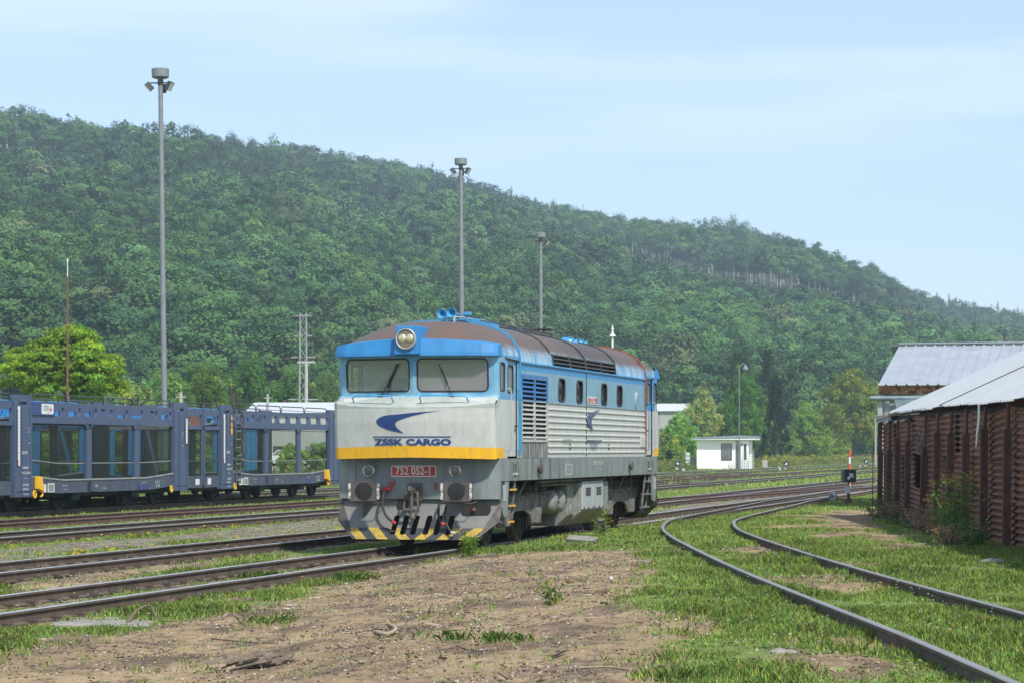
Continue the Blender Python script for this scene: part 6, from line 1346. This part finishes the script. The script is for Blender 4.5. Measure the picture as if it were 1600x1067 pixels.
TR = [  # px, Y, ytop, half width, colour, label, extra
 (215, 190, 590, 38, (.12, .18, .07), 'pale misty shrub right of the bright yellow green tree', dict(trunk=False, name='bush', cat='bush')),
 (262, 230, 566, 44, G4, 'mid green tree behind the tall left floodlight mast', {}),
 (322, 240, 560, 46, (.085, .14, .03), 'olive green tree above the gangway beside the ladder wagon', {}),
 (392, 250, 546, 40, (.07, .14, .045), 'round green tree left of the lattice pylon', {}),
 (440, 262, 572, 34, G2, 'dark green tree just left of the lattice pylon', {}),
 (512, 270, 574, 40, (.10, .155, .06), 'soft green tree between the pylon and the locomotive nose', {}),
 (560, 280, 560, 46, G4, 'green tree hidden behind the locomotive cab', {}),
 (1060, 268, 640, 30, G5, 'round bush right behind the locomotive rear', dict(trunk=False, name='bush', cat='bush')),
 (1048, 262, 668, 26, (.10, .17, .04), 'light bush beside the locomotive rear end', dict(trunk=False, name='bush', cat='bush')),
 (1095, 285, 606, 34, (.145, .19, .085), 'pale silvery willow behind the left end of the white hut', dict(name='willow_tree')),
 (1128, 275, 622, 34, (.12, .18, .065), 'pale green bush right above the hut roof', dict(trunk=False, name='bush', cat='bush')),
 (1072, 262, 665, 30, G5, 'dense bush left of the white hut', dict(trunk=False, name='bush', cat='bush')),
 (1162, 330, 574, 34, (.075, .155, .03), 'round bright green tree behind the curved street lamp', {}),
 (1156, 400, 520, 26, (.045, .085, .03), 'tall dark poplar rising behind the round tree', dict(name='poplar_tree')),
 (1199, 390, 534, 17, (.055, .09, .035), 'slender poplar right of the curved street lamp', dict(name='poplar_tree')),
 (1212, 350, 578, 30, G6, 'dark blue green spruce right of the round tree', dict(name='spruce_tree', shape='cone')),
 (1186, 285, 636, 34, (.065, .125, .03), 'dark green bush above the right end of the hut roof', dict(trunk=False, name='bush', cat='bush')),
 (1215, 290, 652, 30, (.075, .14, .04), 'leafy bush right of the hut', dict(trunk=False, name='bush', cat='bush')),
 (1262, 305, 626, 42, (.085, .15, .03), 'large round bush between the spruce and the big yellowish tree', dict(trunk=False, name='bush', cat='bush')),
 (1302, 315, 642, 28, (.13, .185, .045), 'yellow green bush left of the big yellowish tree', dict(trunk=False, name='bush', cat='bush')),
 (1333, 390, 567, 49, (.15, .175, .03), 'big yellowish green tree left of the ribbed roof building', {}),
 (1345, 340, 655, 30, (.075, .15, .05), 'blue green bush below the big yellowish tree', dict(trunk=False, name='bush', cat='bush')),
 (1378, 345, 662, 26, (.08, .14, .05), 'bush touching the corner of the rusty shed', dict(trunk=False, name='bush', cat='bush')),
 (1325, 330, 664, 16, (.09, .085, .05), 'small brownish shrub among the green bushes', dict(trunk=False, name='bush', cat='bush')),
 (1240, 280, 682, 34, (.09, .15, .04), 'low bush right of the concrete block', dict(trunk=False, name='bush', cat='bush')),
 (1290, 300, 684, 34, (.11, .17, .04), 'low light bush behind the tall yellow weeds', dict(trunk=False, name='bush', cat='bush')),
 (1345, 318, 686, 34, (.12, .18, .045), 'low light bush left of the rusty shed', dict(trunk=False, name='bush', cat='bush')),
 (1050, 245, 690, 20, (.11, .17, .035), 'low bush beside the small left point indicator', dict(trunk=False, name='bush', cat='bush')),
 (455, 185, 690, 22, G4, 'bush seen through the ladder wagon window', dict(trunk=False, name='bush', cat='bush')),
 (505, 190, 684, 30, (.11, .17, .06), 'light bush seen through the last window of the ladder wagon', dict(trunk=False, name='bush', cat='bush')),
 (300, 165, 672, 40, G4, 'bush seen through the gangway between the dark wagons', dict(trunk=False, name='bush', cat='bush')),
 (375, 175, 655, 44, (.05, .10, .03), 'dark bush seen through the mesh behind the tall ladder', dict(trunk=False, name='bush', cat='bush')),
 (90, 125, 668, 60, G1, 'bush seen through the first window of the name plate wagon', dict(trunk=False, name='bush', cat='bush')),
 (200, 140, 664, 52, G5, 'bush seen through the second window of the name plate wagon', dict(trunk=False, name='bush', cat='bush')),
 (-10, 120, 650, 40, G5, 'bush behind the left edge wagon', dict(trunk=False, name='bush', cat='bush')),
]
for i, (px, Y, yt, hw_, col, lb, kw) in enumerate(TR):
    kw.setdefault('name', 'tree'); col = tuple(c*q_ for c, q_ in zip(col, (2.1, 1.9, 1.3) if kw['name'] in ('bush', 'willow_tree') else ((.6, .65, .6) if kw['name'] in ('poplar_tree', 'spruce_tree') else (1.35, 1.4, 1.0))))
    if px > 1020 and kw['name'] in ('bush', 'willow_tree'): Y = max(Y, 57/abs((px-800)/FPX*NN[0]+NN[1]))
    s_ = hw_*Y/FPX
    tree(px, Y, yt, hw_*1.12, col, lb, clumps=150 if hw_ < 30 else 230, per=70, leaf=max(.12, s_*.042), seed=i, **kw)
# ------------------------------------------------------------------ the wooded hill
SKY = [(-400, 140), (0, 178), (100, 190), (200, 208), (300, 215), (400, 225), (460, 228), (520, 240), (600, 256), (680, 270), (740, 285), (800, 302), (850, 318), (940, 335), (1040, 350), (1100, 356), (1160, 362), (1220, 377), (1300, 400), (1380, 427), (1420, 456), (1480, 471), (1560, 486), (1600, 494), (2000, 540)]
SX, SY = zip(*SKY)
TREEH = 13.0
def hill_z(px, Y):
    px = np.asarray(px, float); Y = np.asarray(Y, float); ys = np.interp(px, SX, SY)
    Yb = 330+170*np.clip(px, -400, 2000)/1600; Yr = 1050+550*np.clip(px, -400, 2000)/1600
    zr_ = HCAM+(HY-ys)*Yr/FPX-TREEH; t_ = np.clip((Y-Yb)/(Yr-Yb), 0, None)
    up_ = np.where(t_ < 1, t_, 1-(t_-1)*.9); s = np.maximum(up_, 0)
    und_ = 1+.05*np.sin(px*.011+Y*.006)+.035*np.sin(px*.027-Y*.013)
    return -.2+(zr_+.2)*np.where(t_ < 1, s*(1-(1-und_)*np.sin(np.clip(t_, 0, 1)*PI)), s)
hp = np.linspace(-900, 2500, 130); hv = []; hf = []
Yn = np.linspace(0, 1.2, 60)
for px in hp:
    Yb = 330+170*min(max(px, -400), 2000)/1600; Yr = 1050+550*min(max(px, -400), 2000)/1600
    for t_ in Yn: Y = Yb-5+t_*(Yr-Yb); hv.append(((px-800)/FPX*Y, Y, float(hill_z(px, Y))-.05))
hf = [(i*60+j, (i+1)*60+j, (i+1)*60+j+1, i*60+j+1) for i in range(129) for j in range(59)]
me = bpy.data.meshes.new('hill'); me.from_pydata(hv, [], hf); me.materials.append(mat('forest_floor', (.045, .06, .022), .95, var=.3, scale=.05)); me.shade_smooth()
hl = bpy.data.objects.new('hill', me); C.objects.link(hl); hl['kind'] = 'structure'
rng = np.random.default_rng(5)
protos = []
for k in range(8):
    nc = 20; P, N_, I = crown_pts(rng, 1.0, 1.0, nc, 58, ck=1.55, dome=1); keep = P[:, 2] > -.6; protos.append((P[keep], N_[keep], I[keep]))
protosD = []
for k in range(6): P, N_, I = crown_pts(rng, 1.0, 1.0, 30, 90, ck=1.55, dome=1); keep = P[:, 2] > -.7; protosD.append((P[keep], N_[keep], I[keep]))
# spruce prototype
protosC = []
for k in range(4): P, N_, I = crown_pts(rng, .8, 1.3, 26, 16, shape='cone'); protosC.append((P, N_, I))
EDGE = [(-400, 250), (-100, 270), (0, 292), (100, 305), (250, 322), (420, 338), (480, 345)]
EDGE2 = [(840, 352), (870, 398), (960, 425), (1050, 450), (1110, 470), (1200, 492), (1290, 503), (1400, 522), (1600, 545), (2000, 590)]
def stand_kind(px, ysc):
    """tall stand with open edge above the line, low young growth just below it"""
    if px < 480:
        e = np.interp(px, *zip(*EDGE))
        if e-62 < ysc < e: return 2 if ysc > e-26 else 1
    if px > 830:
        e = np.interp(px, *zip(*EDGE2))
        if ysc < e: return 2 if ysc > e-46 else 1
        if ysc < e+28: return 3
    return 0
FV = []; FT = []; TV = []; TRK = MB()
Y = 335.0; count = 0
while Y < 1750:
    step = 7.6+Y*.0016
    pxs = np.arange(-160, 1780, step/Y*FPX)
    for px in pxs:
        p_ = px+rng.uniform(-.4, .4)*step/Y*FPX; Yj = Y+rng.uniform(-.45, .45)*step
        Yb = 330+170*np.clip(p_, -400, 2000)/1600; Yr = 1050+550*np.clip(p_, -400, 2000)/1600
        if Yj < Yb or Yj > Yr+14: continue
        if 530 < p_ < 1020 and HY-(float(hill_z(p_, Yj))+12)/Yj*FPX > 600: continue    # wholly behind the locomotive
        z = float(hill_z(p_, Yj)); x = (p_-800)/FPX*Yj; ysc = HY-(z-HCAM)*FPX/Yj
        kd = stand_kind(p_, ysc); rx_ = 3.6+3.6*rng.random()**1.6; hgt = rng.uniform(9, 15)+rx_*.5; cb = .35
        nse = noise.noise((x*.012, Yj*.012, 1.0)); nse2 = noise.noise((x*.045, Yj*.045, 4.0))
        if kd in (1, 2): hgt = rng.uniform(17, 23); cb = .58 if kd == 2 else .5; rx_ = rng.uniform(3.2, 5.0)
        if kd == 3: hgt = rng.uniform(5, 9); cb = .0; rx_ = rng.uniform(2, 3.4)
        if ysc < np.interp(p_, SX, SY)+TREEH/Yj*FPX+24: hgt = TREEH+rng.uniform(-3, 1.5); cb = .05; hgt += 5 if (1090 < p_ < 1180 and rng.random() < .12) else 0; kd = kd if kd == 1 else 0
        con = kd == 0 and ysc > np.interp(p_, SX, SY)+30 and ((nse2 > .28 and rng.random() < .5) or rng.random() < .03)
        base = np.array([.070, .135, .038])*(1+.55*nse+.25*nse2)
        r0 = rng.random()
        if r0 < .09: base = np.array([.11, .18, .045])
        elif r0 < .24: base = np.array([.045, .10, .042])
        elif r0 < .265: base = np.array([.13, .145, .065])
        elif r0 < .36: base = np.array([.105, .19, .065])
        if kd == 3: base = base*.5+np.array([.06, .10, .035])
        base = base*(np.array([.98, 1.18, 1.0]) if (p_ > 900 and Yj < 760) else np.array([.86, 1.0, .86]))*(1+.45*noise.noise((x*.006, Yj*.006, 7.0)))*rng.uniform(.88, 1.14)  # lighter lower right slope: local haze put into the leaf colour
        if con: base = np.array([.022, .052, .030])*rng.uniform(.8, 1.3); rx_ *= .75; pr_ = protosC[rng.integers(4)]; hgt *= 1.08
        else: pr_ = (protosD[rng.integers(6)] if Yj < 720 else protos[rng.integers(8)])
        P, N_, I = pr_; a = rng.uniform(0, 2*PI); ca, sa = math.cos(a), math.sin(a); R_ = np.array([[ca, -sa, 0], [sa, ca, 0], [0, 0, 1]])
        zc = z+hgt*(cb+1)/2; rz_ = hgt*(1-cb)/2*1.05
        sc = np.array([rx_*rng.uniform(.9, 1.1), rx_*rng.uniform(.9, 1.1), rz_])
        Q = (P*sc)@R_.T+np.array([x, Yj, zc]); Nq = N_@R_.T
        lf = np.full(len(Q), (rx_*.062 if Yj < 720 else rx_*.10)*(.8 if con else 1))
        FV.append(cards(rng, Q, Nq, lf, .30, n=3)); ct = rng.normal(1, .12, I.max()+1)[I]*rng.normal(1, .07, len(I))
        FT.append(np.repeat(np.clip(base[None]*ct[:, None], .003, .6), 3, 0)); count += 1
        if (kd == 2 and rng.random() < .5) or (kd == 1 and rng.random() < .25) or (kd == 0 and rng.random() < .03):
            for _ in range(1):
                dx = rng.uniform(-2, 2); lx = rng.normal(0, .9); w_ = rng.uniform(.08, .26)
                TRK.bar((x+dx, Yj-1.5, z-.5), (x+dx+lx, Yj-1.2, z+hgt*rng.uniform(.6, .8)), w_, w_)
    Y += step*.92
print('forest trees', count, 'faces', sum(len(v) for v in FV)//3)
fo = raw_mesh('forest', np.concatenate(FV), 3, np.concatenate(FT), K['forest']); fo['kind'] = 'stuff'
del FV, FT
o = TRK.build('forest_trunks', K['paletrunk']); o['kind'] = 'stuff'
# ------------------------------------------------------------------ grass, weeds, flowers, chips
def blades(P, h, w_, rng, base, lean=.5, dry=.12):
    n = len(P); a = rng.uniform(0, 2*PI, n); d = np.stack([np.cos(a), np.sin(a), np.zeros(n)], 1); s = np.stack([-np.sin(a), np.cos(a), np.zeros(n)], 1)
    le = rng.uniform(.15, 1, n)*lean; top = P+d*(h*le)[:, None]; top[:, 2] += h*np.sqrt(np.clip(1-le*le*.6, .2, 1)); mid = P+d*(h*le*.35)[:, None]; mid[:, 2] += h*.55
    w_ = w_[:, None]
    V = np.stack([P-s*w_, P+s*w_, mid+s*w_*.8, top, mid-s*w_*.8], 1).reshape(-1, 3)
    c = hsvj(rng, base, n, .22, .14); dr = rng.random(n) < dry; c[dr] = np.array([.32, .27, .12])*rng.uniform(.7, 1.2, (dr.sum(), 1))
    return V, np.repeat(c, 5, 0)
rng = np.random.default_rng(21); V_ = []; T_ = []
SLL = np.array(SLcurve)
def sample_grass(y0, y1, dens_, tuft, hgt, wid, spread):
    A = .5*.46*(y1*y1-y0*y0); n = int(A*dens_); Y = np.sqrt(rng.uniform(y0*y0, y1*y1, n)); k = rng.uniform(-.228, .228, n); X = Y*k
    keep = []; gs_ = []
    for i in range(n):
        x, y = X[i], Y[i]; g, gr = surf(x, y); nn = noise.noise((x*.9, y*.6, 2))+.5*noise.noise((x*2.6, y*2, 8))
        if rng.random() < (g**1.4)*(.92+.35*nn) + (.035 if y < 50 else 0): keep.append(i); gs_.append((g, nn))
    X, Y = X[keep], Y[keep]; gs_ = np.array(gs_)
    m_ = len(X); rep = np.repeat(np.arange(m_), tuft); off = rng.normal(0, spread, (len(rep), 2)); px_, py_ = X[rep]+off[:, 0], Y[rep]+off[:, 1]
    L = px_*NN[0]+py_*NN[1]; ok = np.ones(len(rep), bool)
    for c in TRACKS:
        for s in (-1, 1): ok &= np.abs(L-c-s*.755) > .045
    sidk = np.ones(len(rep), bool)
    if y0 < 100:
        sub = np.where((px_ > 0))[0]
        for ch in range(0, len(sub), 20000):
            ii = sub[ch:ch+20000]; d = np.sqrt((px_[ii, None]-SIDA[None, :, 0])**2+(py_[ii, None]-SIDA[None, :, 1])**2).min(1); sidk[ii] = np.abs(d-.755) > .05
    ok &= sidk; rep = rep[ok]; px_ = px_[ok]; py_ = py_[ok]
    z = np.array([gz(a, b_) for a, b_ in zip(px_, py_)])-.01
    tall = np.clip(.65+.8*gs_[rep, 1], .3, 1.7)*np.where(gs_[rep, 0] < .4, .6, 1); L = px_*NN[0]+py_*NN[1]
    tr_ = np.min([np.abs(L-c) for c in TRACKS], 0); tall = np.where(tr_ < .68, tall*.6, tall)
    h = hgt*tall*rng.uniform(.5, 1.35, len(rep)); V, T = blades(np.stack([px_, py_, z], 1), h, np.full(len(rep), wid)*rng.uniform(.7, 1.3, len(rep)), rng, (.33, .46, .10), .75, .2)
    tuftc = hsvj(rng, (1, 1, 1), m_, .20, .16)[rep]; T = T*np.repeat(tuftc, 5, 0)
    V_.append(V); T_.append(T)
sample_grass(13, 27, 300, 7, .095, .0034, .035)
sample_grass(27, 42, 185, 7, .105, .0045, .05)
sample_grass(42, 70, 90, 7, .09, .0065, .08)
sample_grass(70, 130, 24, 7, .10, .012, .14)
sample_grass(130, 330, 2.2, 8, .20, .035, .4)
print('grass faces', sum(len(v) for v in V_)//5)
g_ = raw_mesh('grass', np.concatenate(V_), 5, np.clip(np.concatenate(T_), .005, .7), K['blade']); g_['kind'] = 'stuff'
# broad-leaved ground cover
V_ = []; T_ = []
def rosettes(n, y0, y1, r_, cond, base):
    Y = np.sqrt(rng.uniform(y0*y0, y1*y1, n)); X = Y*rng.uniform(-.225, .225, n)
    for x, y in zip(X, Y):
        g, gr = surf(x, y)
        if rng.random() > g*cond(x, y): continue
        k = rng.integers(5, 11); a = rng.uniform(0, 2*PI, k); l = r_*rng.uniform(.5, 1.3, k); z = gz(x, y)
        c0 = np.array([x, y, z]); d = np.stack([np.cos(a), np.sin(a), rng.uniform(.1, .7, k)], 1); s = np.stack([-np.sin(a), np.cos(a), np.zeros(k)], 1)
        ro = c0+rng.normal(0, r_*.25, (k, 3))*[1, 1, 0]; tip = ro+d*l[:, None]; m_ = ro+d*(l*.55)[:, None]+[0, 0, .01]
        V_.append(np.stack([ro, m_+s*(l*.22)[:, None], tip, m_-s*(l*.22)[:, None]], 1).reshape(-1, 3)); T_.append(np.repeat(hsvj(rng, base, k, .18, .1), 4, 0))
rosettes(9000, 14.5, 60, .045, lambda x, y: .9, (.20, .33, .07)); rosettes(3500, 18, 70, .07, lambda x, y: .5 if noise.noise((x*.5, y*.4, 20)) > .1 else .05, (.13, .25, .06))
g_ = raw_mesh('ground_cover', np.concatenate(V_), 4, np.clip(np.concatenate(T_), .005, .7), K['blade']); g_['kind'] = 'stuff'
# flower heads: yellow, and white clover
V_ = []; T_ = []
def flowers(n, y0, y1, cond, col, r_, h_):
    Y = np.sqrt(rng.uniform(y0*y0, y1*y1, n)); X = Y*rng.uniform(-.225, .225, n)
    for x, y in zip(X, Y):
        if not cond(x, y) or surf(x, y)[0] < .4: continue
        z = gz(x, y)+h_*rng.uniform(.5, 1.3); c0 = np.array([x, y, z]); rr = r_*rng.uniform(.7, 1.3)
        for k in range(3): a = k*PI/3+rng.uniform(0, 1); d = np.array([math.cos(a), math.sin(a), 0])*rr; u_ = np.array([0, 0, rr*.6]); V_.append(np.stack([c0-d, c0+u_, c0+d, c0-u_])); T_.append(np.tile(np.array(col)*rng.uniform(.8, 1.1), (4, 1)))
flowers(2600, 38, 75, lambda x, y: -22.5 < lat(x, y) < -18.2, (.75, .55, .02), .028, .10)
flowers(900, 26, 120, lambda x, y: True, (.75, .55, .02), .018, .09)
flowers(2600, 19, 45, lambda x, y: noise.noise((x*.4, y*.3, 33)) > 0, (.55, .55, .50), .010, .09)
g_ = raw_mesh('flowers', np.concatenate(V_), 4, np.concatenate(T_), K['blade']); g_['kind'] = 'stuff'
# wood chips, bark and small stones strewn over the dirt and the ballast
V_ = []; T_ = []
def chips(n, y0, y1, cond, cols, smin, smax):
    Y = np.sqrt(rng.uniform(y0*y0, y1*y1, n)); X = Y*rng.uniform(-.225, .225, n)
    for x, y in zip(X, Y):
        g, gr = surf(x, y)
        if rng.random() > cond(x, y, g, gr): continue
        l = rng.uniform(smin, smax)*rng.uniform(.4, 1)**2+smin*.3; w_ = l*rng.uniform(.08, .4); t_ = rng.uniform(.004, .012); a = rng.uniform(0, PI); tl = rng.normal(0, .15)
        d = np.array([math.cos(a), math.sin(a), tl])*l; s = np.array([-math.sin(a), math.cos(a), rng.normal(0, .2)])*w_; c0 = np.array([x, y, gz(x, y)+.020+.035*noise.noise((x*.8, y*.8, 0))+.018*noise.noise((x*3, y*3, 5))+.02*noise.noise((x*7, y*7, 9))]); u_ = np.array([0, 0, t_])
        A_ = [c0-d-s*.6, c0+d*.8-s, c0+d+s*.5, c0-d*.9+s]; B_ = [p+u_ for p in A_]
        V_.append(np.array(B_+[A_[0], A_[1], B_[1], B_[0]]+[A_[1], A_[2], B_[2], B_[1]]+[A_[3], A_[0], B_[0], B_[3]]+[A_[2], A_[3], B_[3], B_[2]])); T_.append(np.tile(np.array(cols[rng.integers(len(cols))])*rng.uniform(.7, 1.25), (20, 1)))
WC = [(.10, .07, .05), (.06, .042, .032), (.05, .035, .03), (.22, .16, .11), (.13, .07, .045), (.30, .24, .17), (.36, .32, .26), (.08, .06, .045)]
def patchy(x, y): return 1 if noise.noise((x*.7, y*.45, 50))+.5*noise.noise((x*2.1, y*1.5, 51)) > .05 else .4
chips(110000, 15, 45, lambda x, y, g, gr: (1-g)*(1-gr)*patchy(x, y)**1.5*.8, WC+[(.45, .38, .29), (.38, .30, .22), (.5, .45, .38)], .004, .022)
chips(2500, 15, 40, lambda x, y, g, gr: (1-g)*.5, [(.42, .38, .32), (.30, .27, .22), (.5, .46, .4)], .008, .022)
chips(700, 15, 45, lambda x, y, g, gr: (1-g)*(1-gr)*patchy(x, y), WC+[(.5, .48, .42)], .04, .10)
chips(16000, 30, 110, lambda x, y, g, gr: gr*.8, [(.20, .19, .17), (.30, .28, .26), (.12, .11, .10), (.38, .36, .33)], .012, .035)
g_ = raw_mesh('wood_chips', np.concatenate(V_), 4, np.concatenate(T_), K['chip'] if 'chip' in K else K.setdefault('chip', leaf_mat('chip_wood', 0, .9))); g_['kind'] = 'stuff'
# tall weeds: by the shed, on the far bank; countable ones are things
def tuft(px, py, h, col, label, n=120, spread=.2, grp=None):
    x, y = gpt(px, py); r = np.random.default_rng(int(px*3+py)); z0 = gz(x, y); P = np.zeros((n, 3)); P[:, 0] = r.normal(0, spread*.6, n); P[:, 1] = r.normal(0, spread, n)
    V, T = blades(P, h*r.uniform(.4, 1.2, n), np.full(n, .004), r, col, .9, .08); root = thing('grass_tuft', label, 'grass tuft', (x, y, z0), 0, grp); raw_mesh('blades', V, 5, np.clip(T, .004, .8), K['blade'], root)['kind'] = 'stuff'
def weed(px, py, h, col, fcol, label, n=26, grp='tall weeds by the shed', name='weed_plant', dry=False, spread=.25, Yset=None, fl=.5):
    x, y = gpt(px, py); r = np.random.default_rng(int(px*3+py))
    if grp == 'tall weeds by the shed': x, y = SW(s_of(px), -.28-.02*max(0, py-835), 0)[:2]
    V = []; T = []; q = MB(); z0 = gz(x, y)
    for k in range(n):
        a = r.uniform(0, 2*PI); d = r.uniform(.05, 1)*spread; hh = h*r.uniform(.45, 1.0); b0 = np.array([math.cos(a)*d*.5, math.sin(a)*d*.5, 0]); tp = np.array([math.cos(a)*d*1.5+r.normal(0, .05), math.sin(a)*d*1.5, hh]); mid = (b0+tp)/2+np.array([0, 0, hh*.06])
        q.tube([b0, mid, tp], .006 if not dry else .004, 4, r2=.002)
        m_ = 22 if not dry else 26
        f = r.uniform(.12, 1, m_) if not dry else r.uniform(.45, 1, m_); P = b0+(tp-b0)*f[:, None]+r.normal(0, .05 if not dry else .035, (m_, 3)); V.append(cards(r, P, unit(r, m_)+[0, 0, .5], (.035 if not dry else .022)*np.ones(m_), .6)); T.append(np.repeat(hsvj(r, col, m_, .25, .12), 4, 0))
        if fcol and r.random() < fl:
            P = tp+r.normal(0, .045, (14, 3)); V.append(cards(r, P, unit(r, 14)+[0, 0, 1], .013*np.ones(14), .5)); T.append(np.repeat(hsvj(r, fcol, 14, .1, .03), 4, 0))
    root = thing(name, label, 'weed', (x, y, z0), 0, grp); raw_mesh('leaves', np.concatenate(V), 4, np.clip(np.concatenate(T), .004, .8), K['leaf'], root); q.build('stem', K['trunk'] if dry else K['stemg'], root)
K['stemg'] = mat('green_stem', (.10, .15, .04), .7)
YF = (.70, .52, .03); DRY = (.34, .24, .15)
for a in ((1511, 842, .95, G5, YF, 'tall yellow flowering weed left of the middle of the shed wall', dict(n=20, fl=.8)),
          (1558, 858, 1.35, G5, YF, 'tallest yellow flowering weed in front of the shed near the right edge', dict(n=42, fl=.8, spread=.35)),
          (1540, 852, .7, G5, YF, 'leafy green weed between the two tall flowering weeds', dict(n=34, fl=.3, spread=.35)),
          (1592, 856, .55, G4, None, 'green weed at the right picture edge below the shed', dict(n=26)),
          (1480, 846, .62, DRY, None, 'dry straw coloured grass tuft left of the flowering weeds', dict(n=46, dry=True, spread=.42)),
          (1508, 852, .50, DRY, None, 'dry straw coloured tuft below the first flowering weed', dict(n=40, dry=True, spread=.38)),
          (1575, 868, .42, DRY, None, 'dry tuft in front of the tallest flowering weed', dict(n=34, dry=True, spread=.35)),
          (1415, 815, .50, DRY, None, 'dry tuft near the left corner of the shed', dict(n=40, dry=True, spread=.5)),
          (1398, 806, .55, (.14, .15, .06), YF, 'grey green weed at the left corner of the shed', dict(n=40, spread=.5, fl=.1)),
          (1440, 826, .40, (.10, .14, .05), YF, 'low mixed weed under the leaning rail post', dict(n=34, spread=.45, fl=.15)),
          (1412, 792, 1.0, G5, None, 'thin climbing weed against the left part of the shed wall', dict(n=8, spread=.12)),
          (1468, 838, .32, (.11, .14, .06), YF, 'low grey green weed left of the dry straw tuft', dict(n=30, spread=.4, fl=.1)),
          (940, 838, .60, (.14, .18, .05), YF, 'thin flowering weed beside the locomotive fuel tank', dict(n=7, spread=.10, fl=.9, grp=None)),
          (736, 868, .42, G1, YF, 'small bright green weed in front of the snow plough corner', dict(n=16, spread=.18, fl=.3, grp=None)),
          (118, 796, .45, G5, YF, 'weedy clump by the rails under the name plate wagon', dict(n=40, spread=.9, fl=.1, grp=None)),
          (862, 943, .20, (.20, .25, .07), None, 'sparse upright weed at the upper right of the dirt', dict(n=6, spread=.10, grp=None)),
          ): weed(*a[:6], **a[6])
tuft(675, 868, 0.20, (.15, .26, .05), 'grass like weed in front of the snow plough middle', n=220, spread=0.28)
tuft(408, 905, 0.15, (.15, .26, .05), 'thin grassy weed growing at the left track near its middle', n=220, spread=0.28)
tuft(712, 1000, 0.11, (.15, .26, .05), 'left small green tuft on the open dirt', n=90, spread=0.12, grp='green tufts on the dirt')
tuft(772, 1002, 0.11, (.15, .26, .05), 'middle small green tuft on the open dirt', n=90, spread=0.12, grp='green tufts on the dirt')
tuft(812, 1001, 0.08, (.15, .26, .05), 'right small green tuft on the open dirt', n=90, spread=0.12, grp='green tufts on the dirt')
tuft(425, 972, 0.10, (.15, .26, .05), 'grass tuft at the upper left of the dirt', n=220, spread=0.28)
tuft(545, 908, 0.15, (.15, .26, .05), 'dark green tuft at the upper edge of the dirt', n=220, spread=0.28)
# goldenrod and reeds on the far bank, one mass
V_ = []; T_ = []
for i in range(8000):
    px = rng.uniform(1028, 1385) if rng.random() < .8 else rng.uniform(-20, 530); L = rng.uniform(-55, -40.5) if px > 900 else rng.uniform(-50, -42)
    k = (px-800)/FPX; Y = L/(k*NN[0]+NN[1])
    if not 60 < Y < 420: continue
    if 1085 < px < 1185 and Y < 252: continue
    x = k*Y; h = rng.uniform(.25, 1.2)*(1.0 if px > 1190 else .8)*(1+.5*noise.noise((px*.05, Y*.05, 2))); m_ = 7; P = np.stack([rng.normal(x, .16, m_), rng.normal(Y, .2, m_), gz(x, Y)+h*rng.uniform(.1, 1, m_)], 1)
    nn = noise.noise((x*.12, Y*.05, 9)); col = (.14, .19, .05) if nn < .1 else ((.30, .24, .11) if nn < .28 else (.20, .23, .04))
    V_.append(cards(rng, P, unit(rng, m_), .11*np.ones(m_), .5)); T_.append(np.repeat(hsvj(rng, col, m_, .2, .1), 4, 0))
    if px > 1185 and rng.random() < .45 and h > .7: P = np.stack([rng.normal(x, .08, 3), rng.normal(Y, .1, 3), gz(x, Y)+h+rng.uniform(-.1, .15, 3)], 1); V_.append(cards(rng, P, unit(rng, 3), .08*np.ones(3), .5)); T_.append(np.repeat(hsvj(rng, (.50, .46, .05), 3, .15, .05), 4, 0))
g_ = raw_mesh('tall_grass', np.concatenate(V_), 4, np.clip(np.concatenate(T_), .004, .8), K['leaf']); g_['kind'] = 'stuff'
# ------------------------------------------------------------------ the air between here and the hill
q = MB(); q.box(-900, 1140, -60, 2000, -3, 200); hz_ = q.build('haze', None); hz_.data.materials.clear()
m = bpy.data.materials.new('hazy_air'); m.use_nodes = True; t = m.node_tree; t.nodes.clear(); o = t.nodes.new('ShaderNodeOutputMaterial'); pv = t.nodes.new('ShaderNodeVolumePrincipled')
pv.inputs['Density'].default_value = .00031; pv.inputs['Color'].default_value = (.62, .78, .92, 1); pv.inputs['Anisotropy'].default_value = .1
t.links.new(pv.outputs[0], o.inputs['Volume']); hz_.data.materials.append(m); hz_['kind'] = 'stuff'
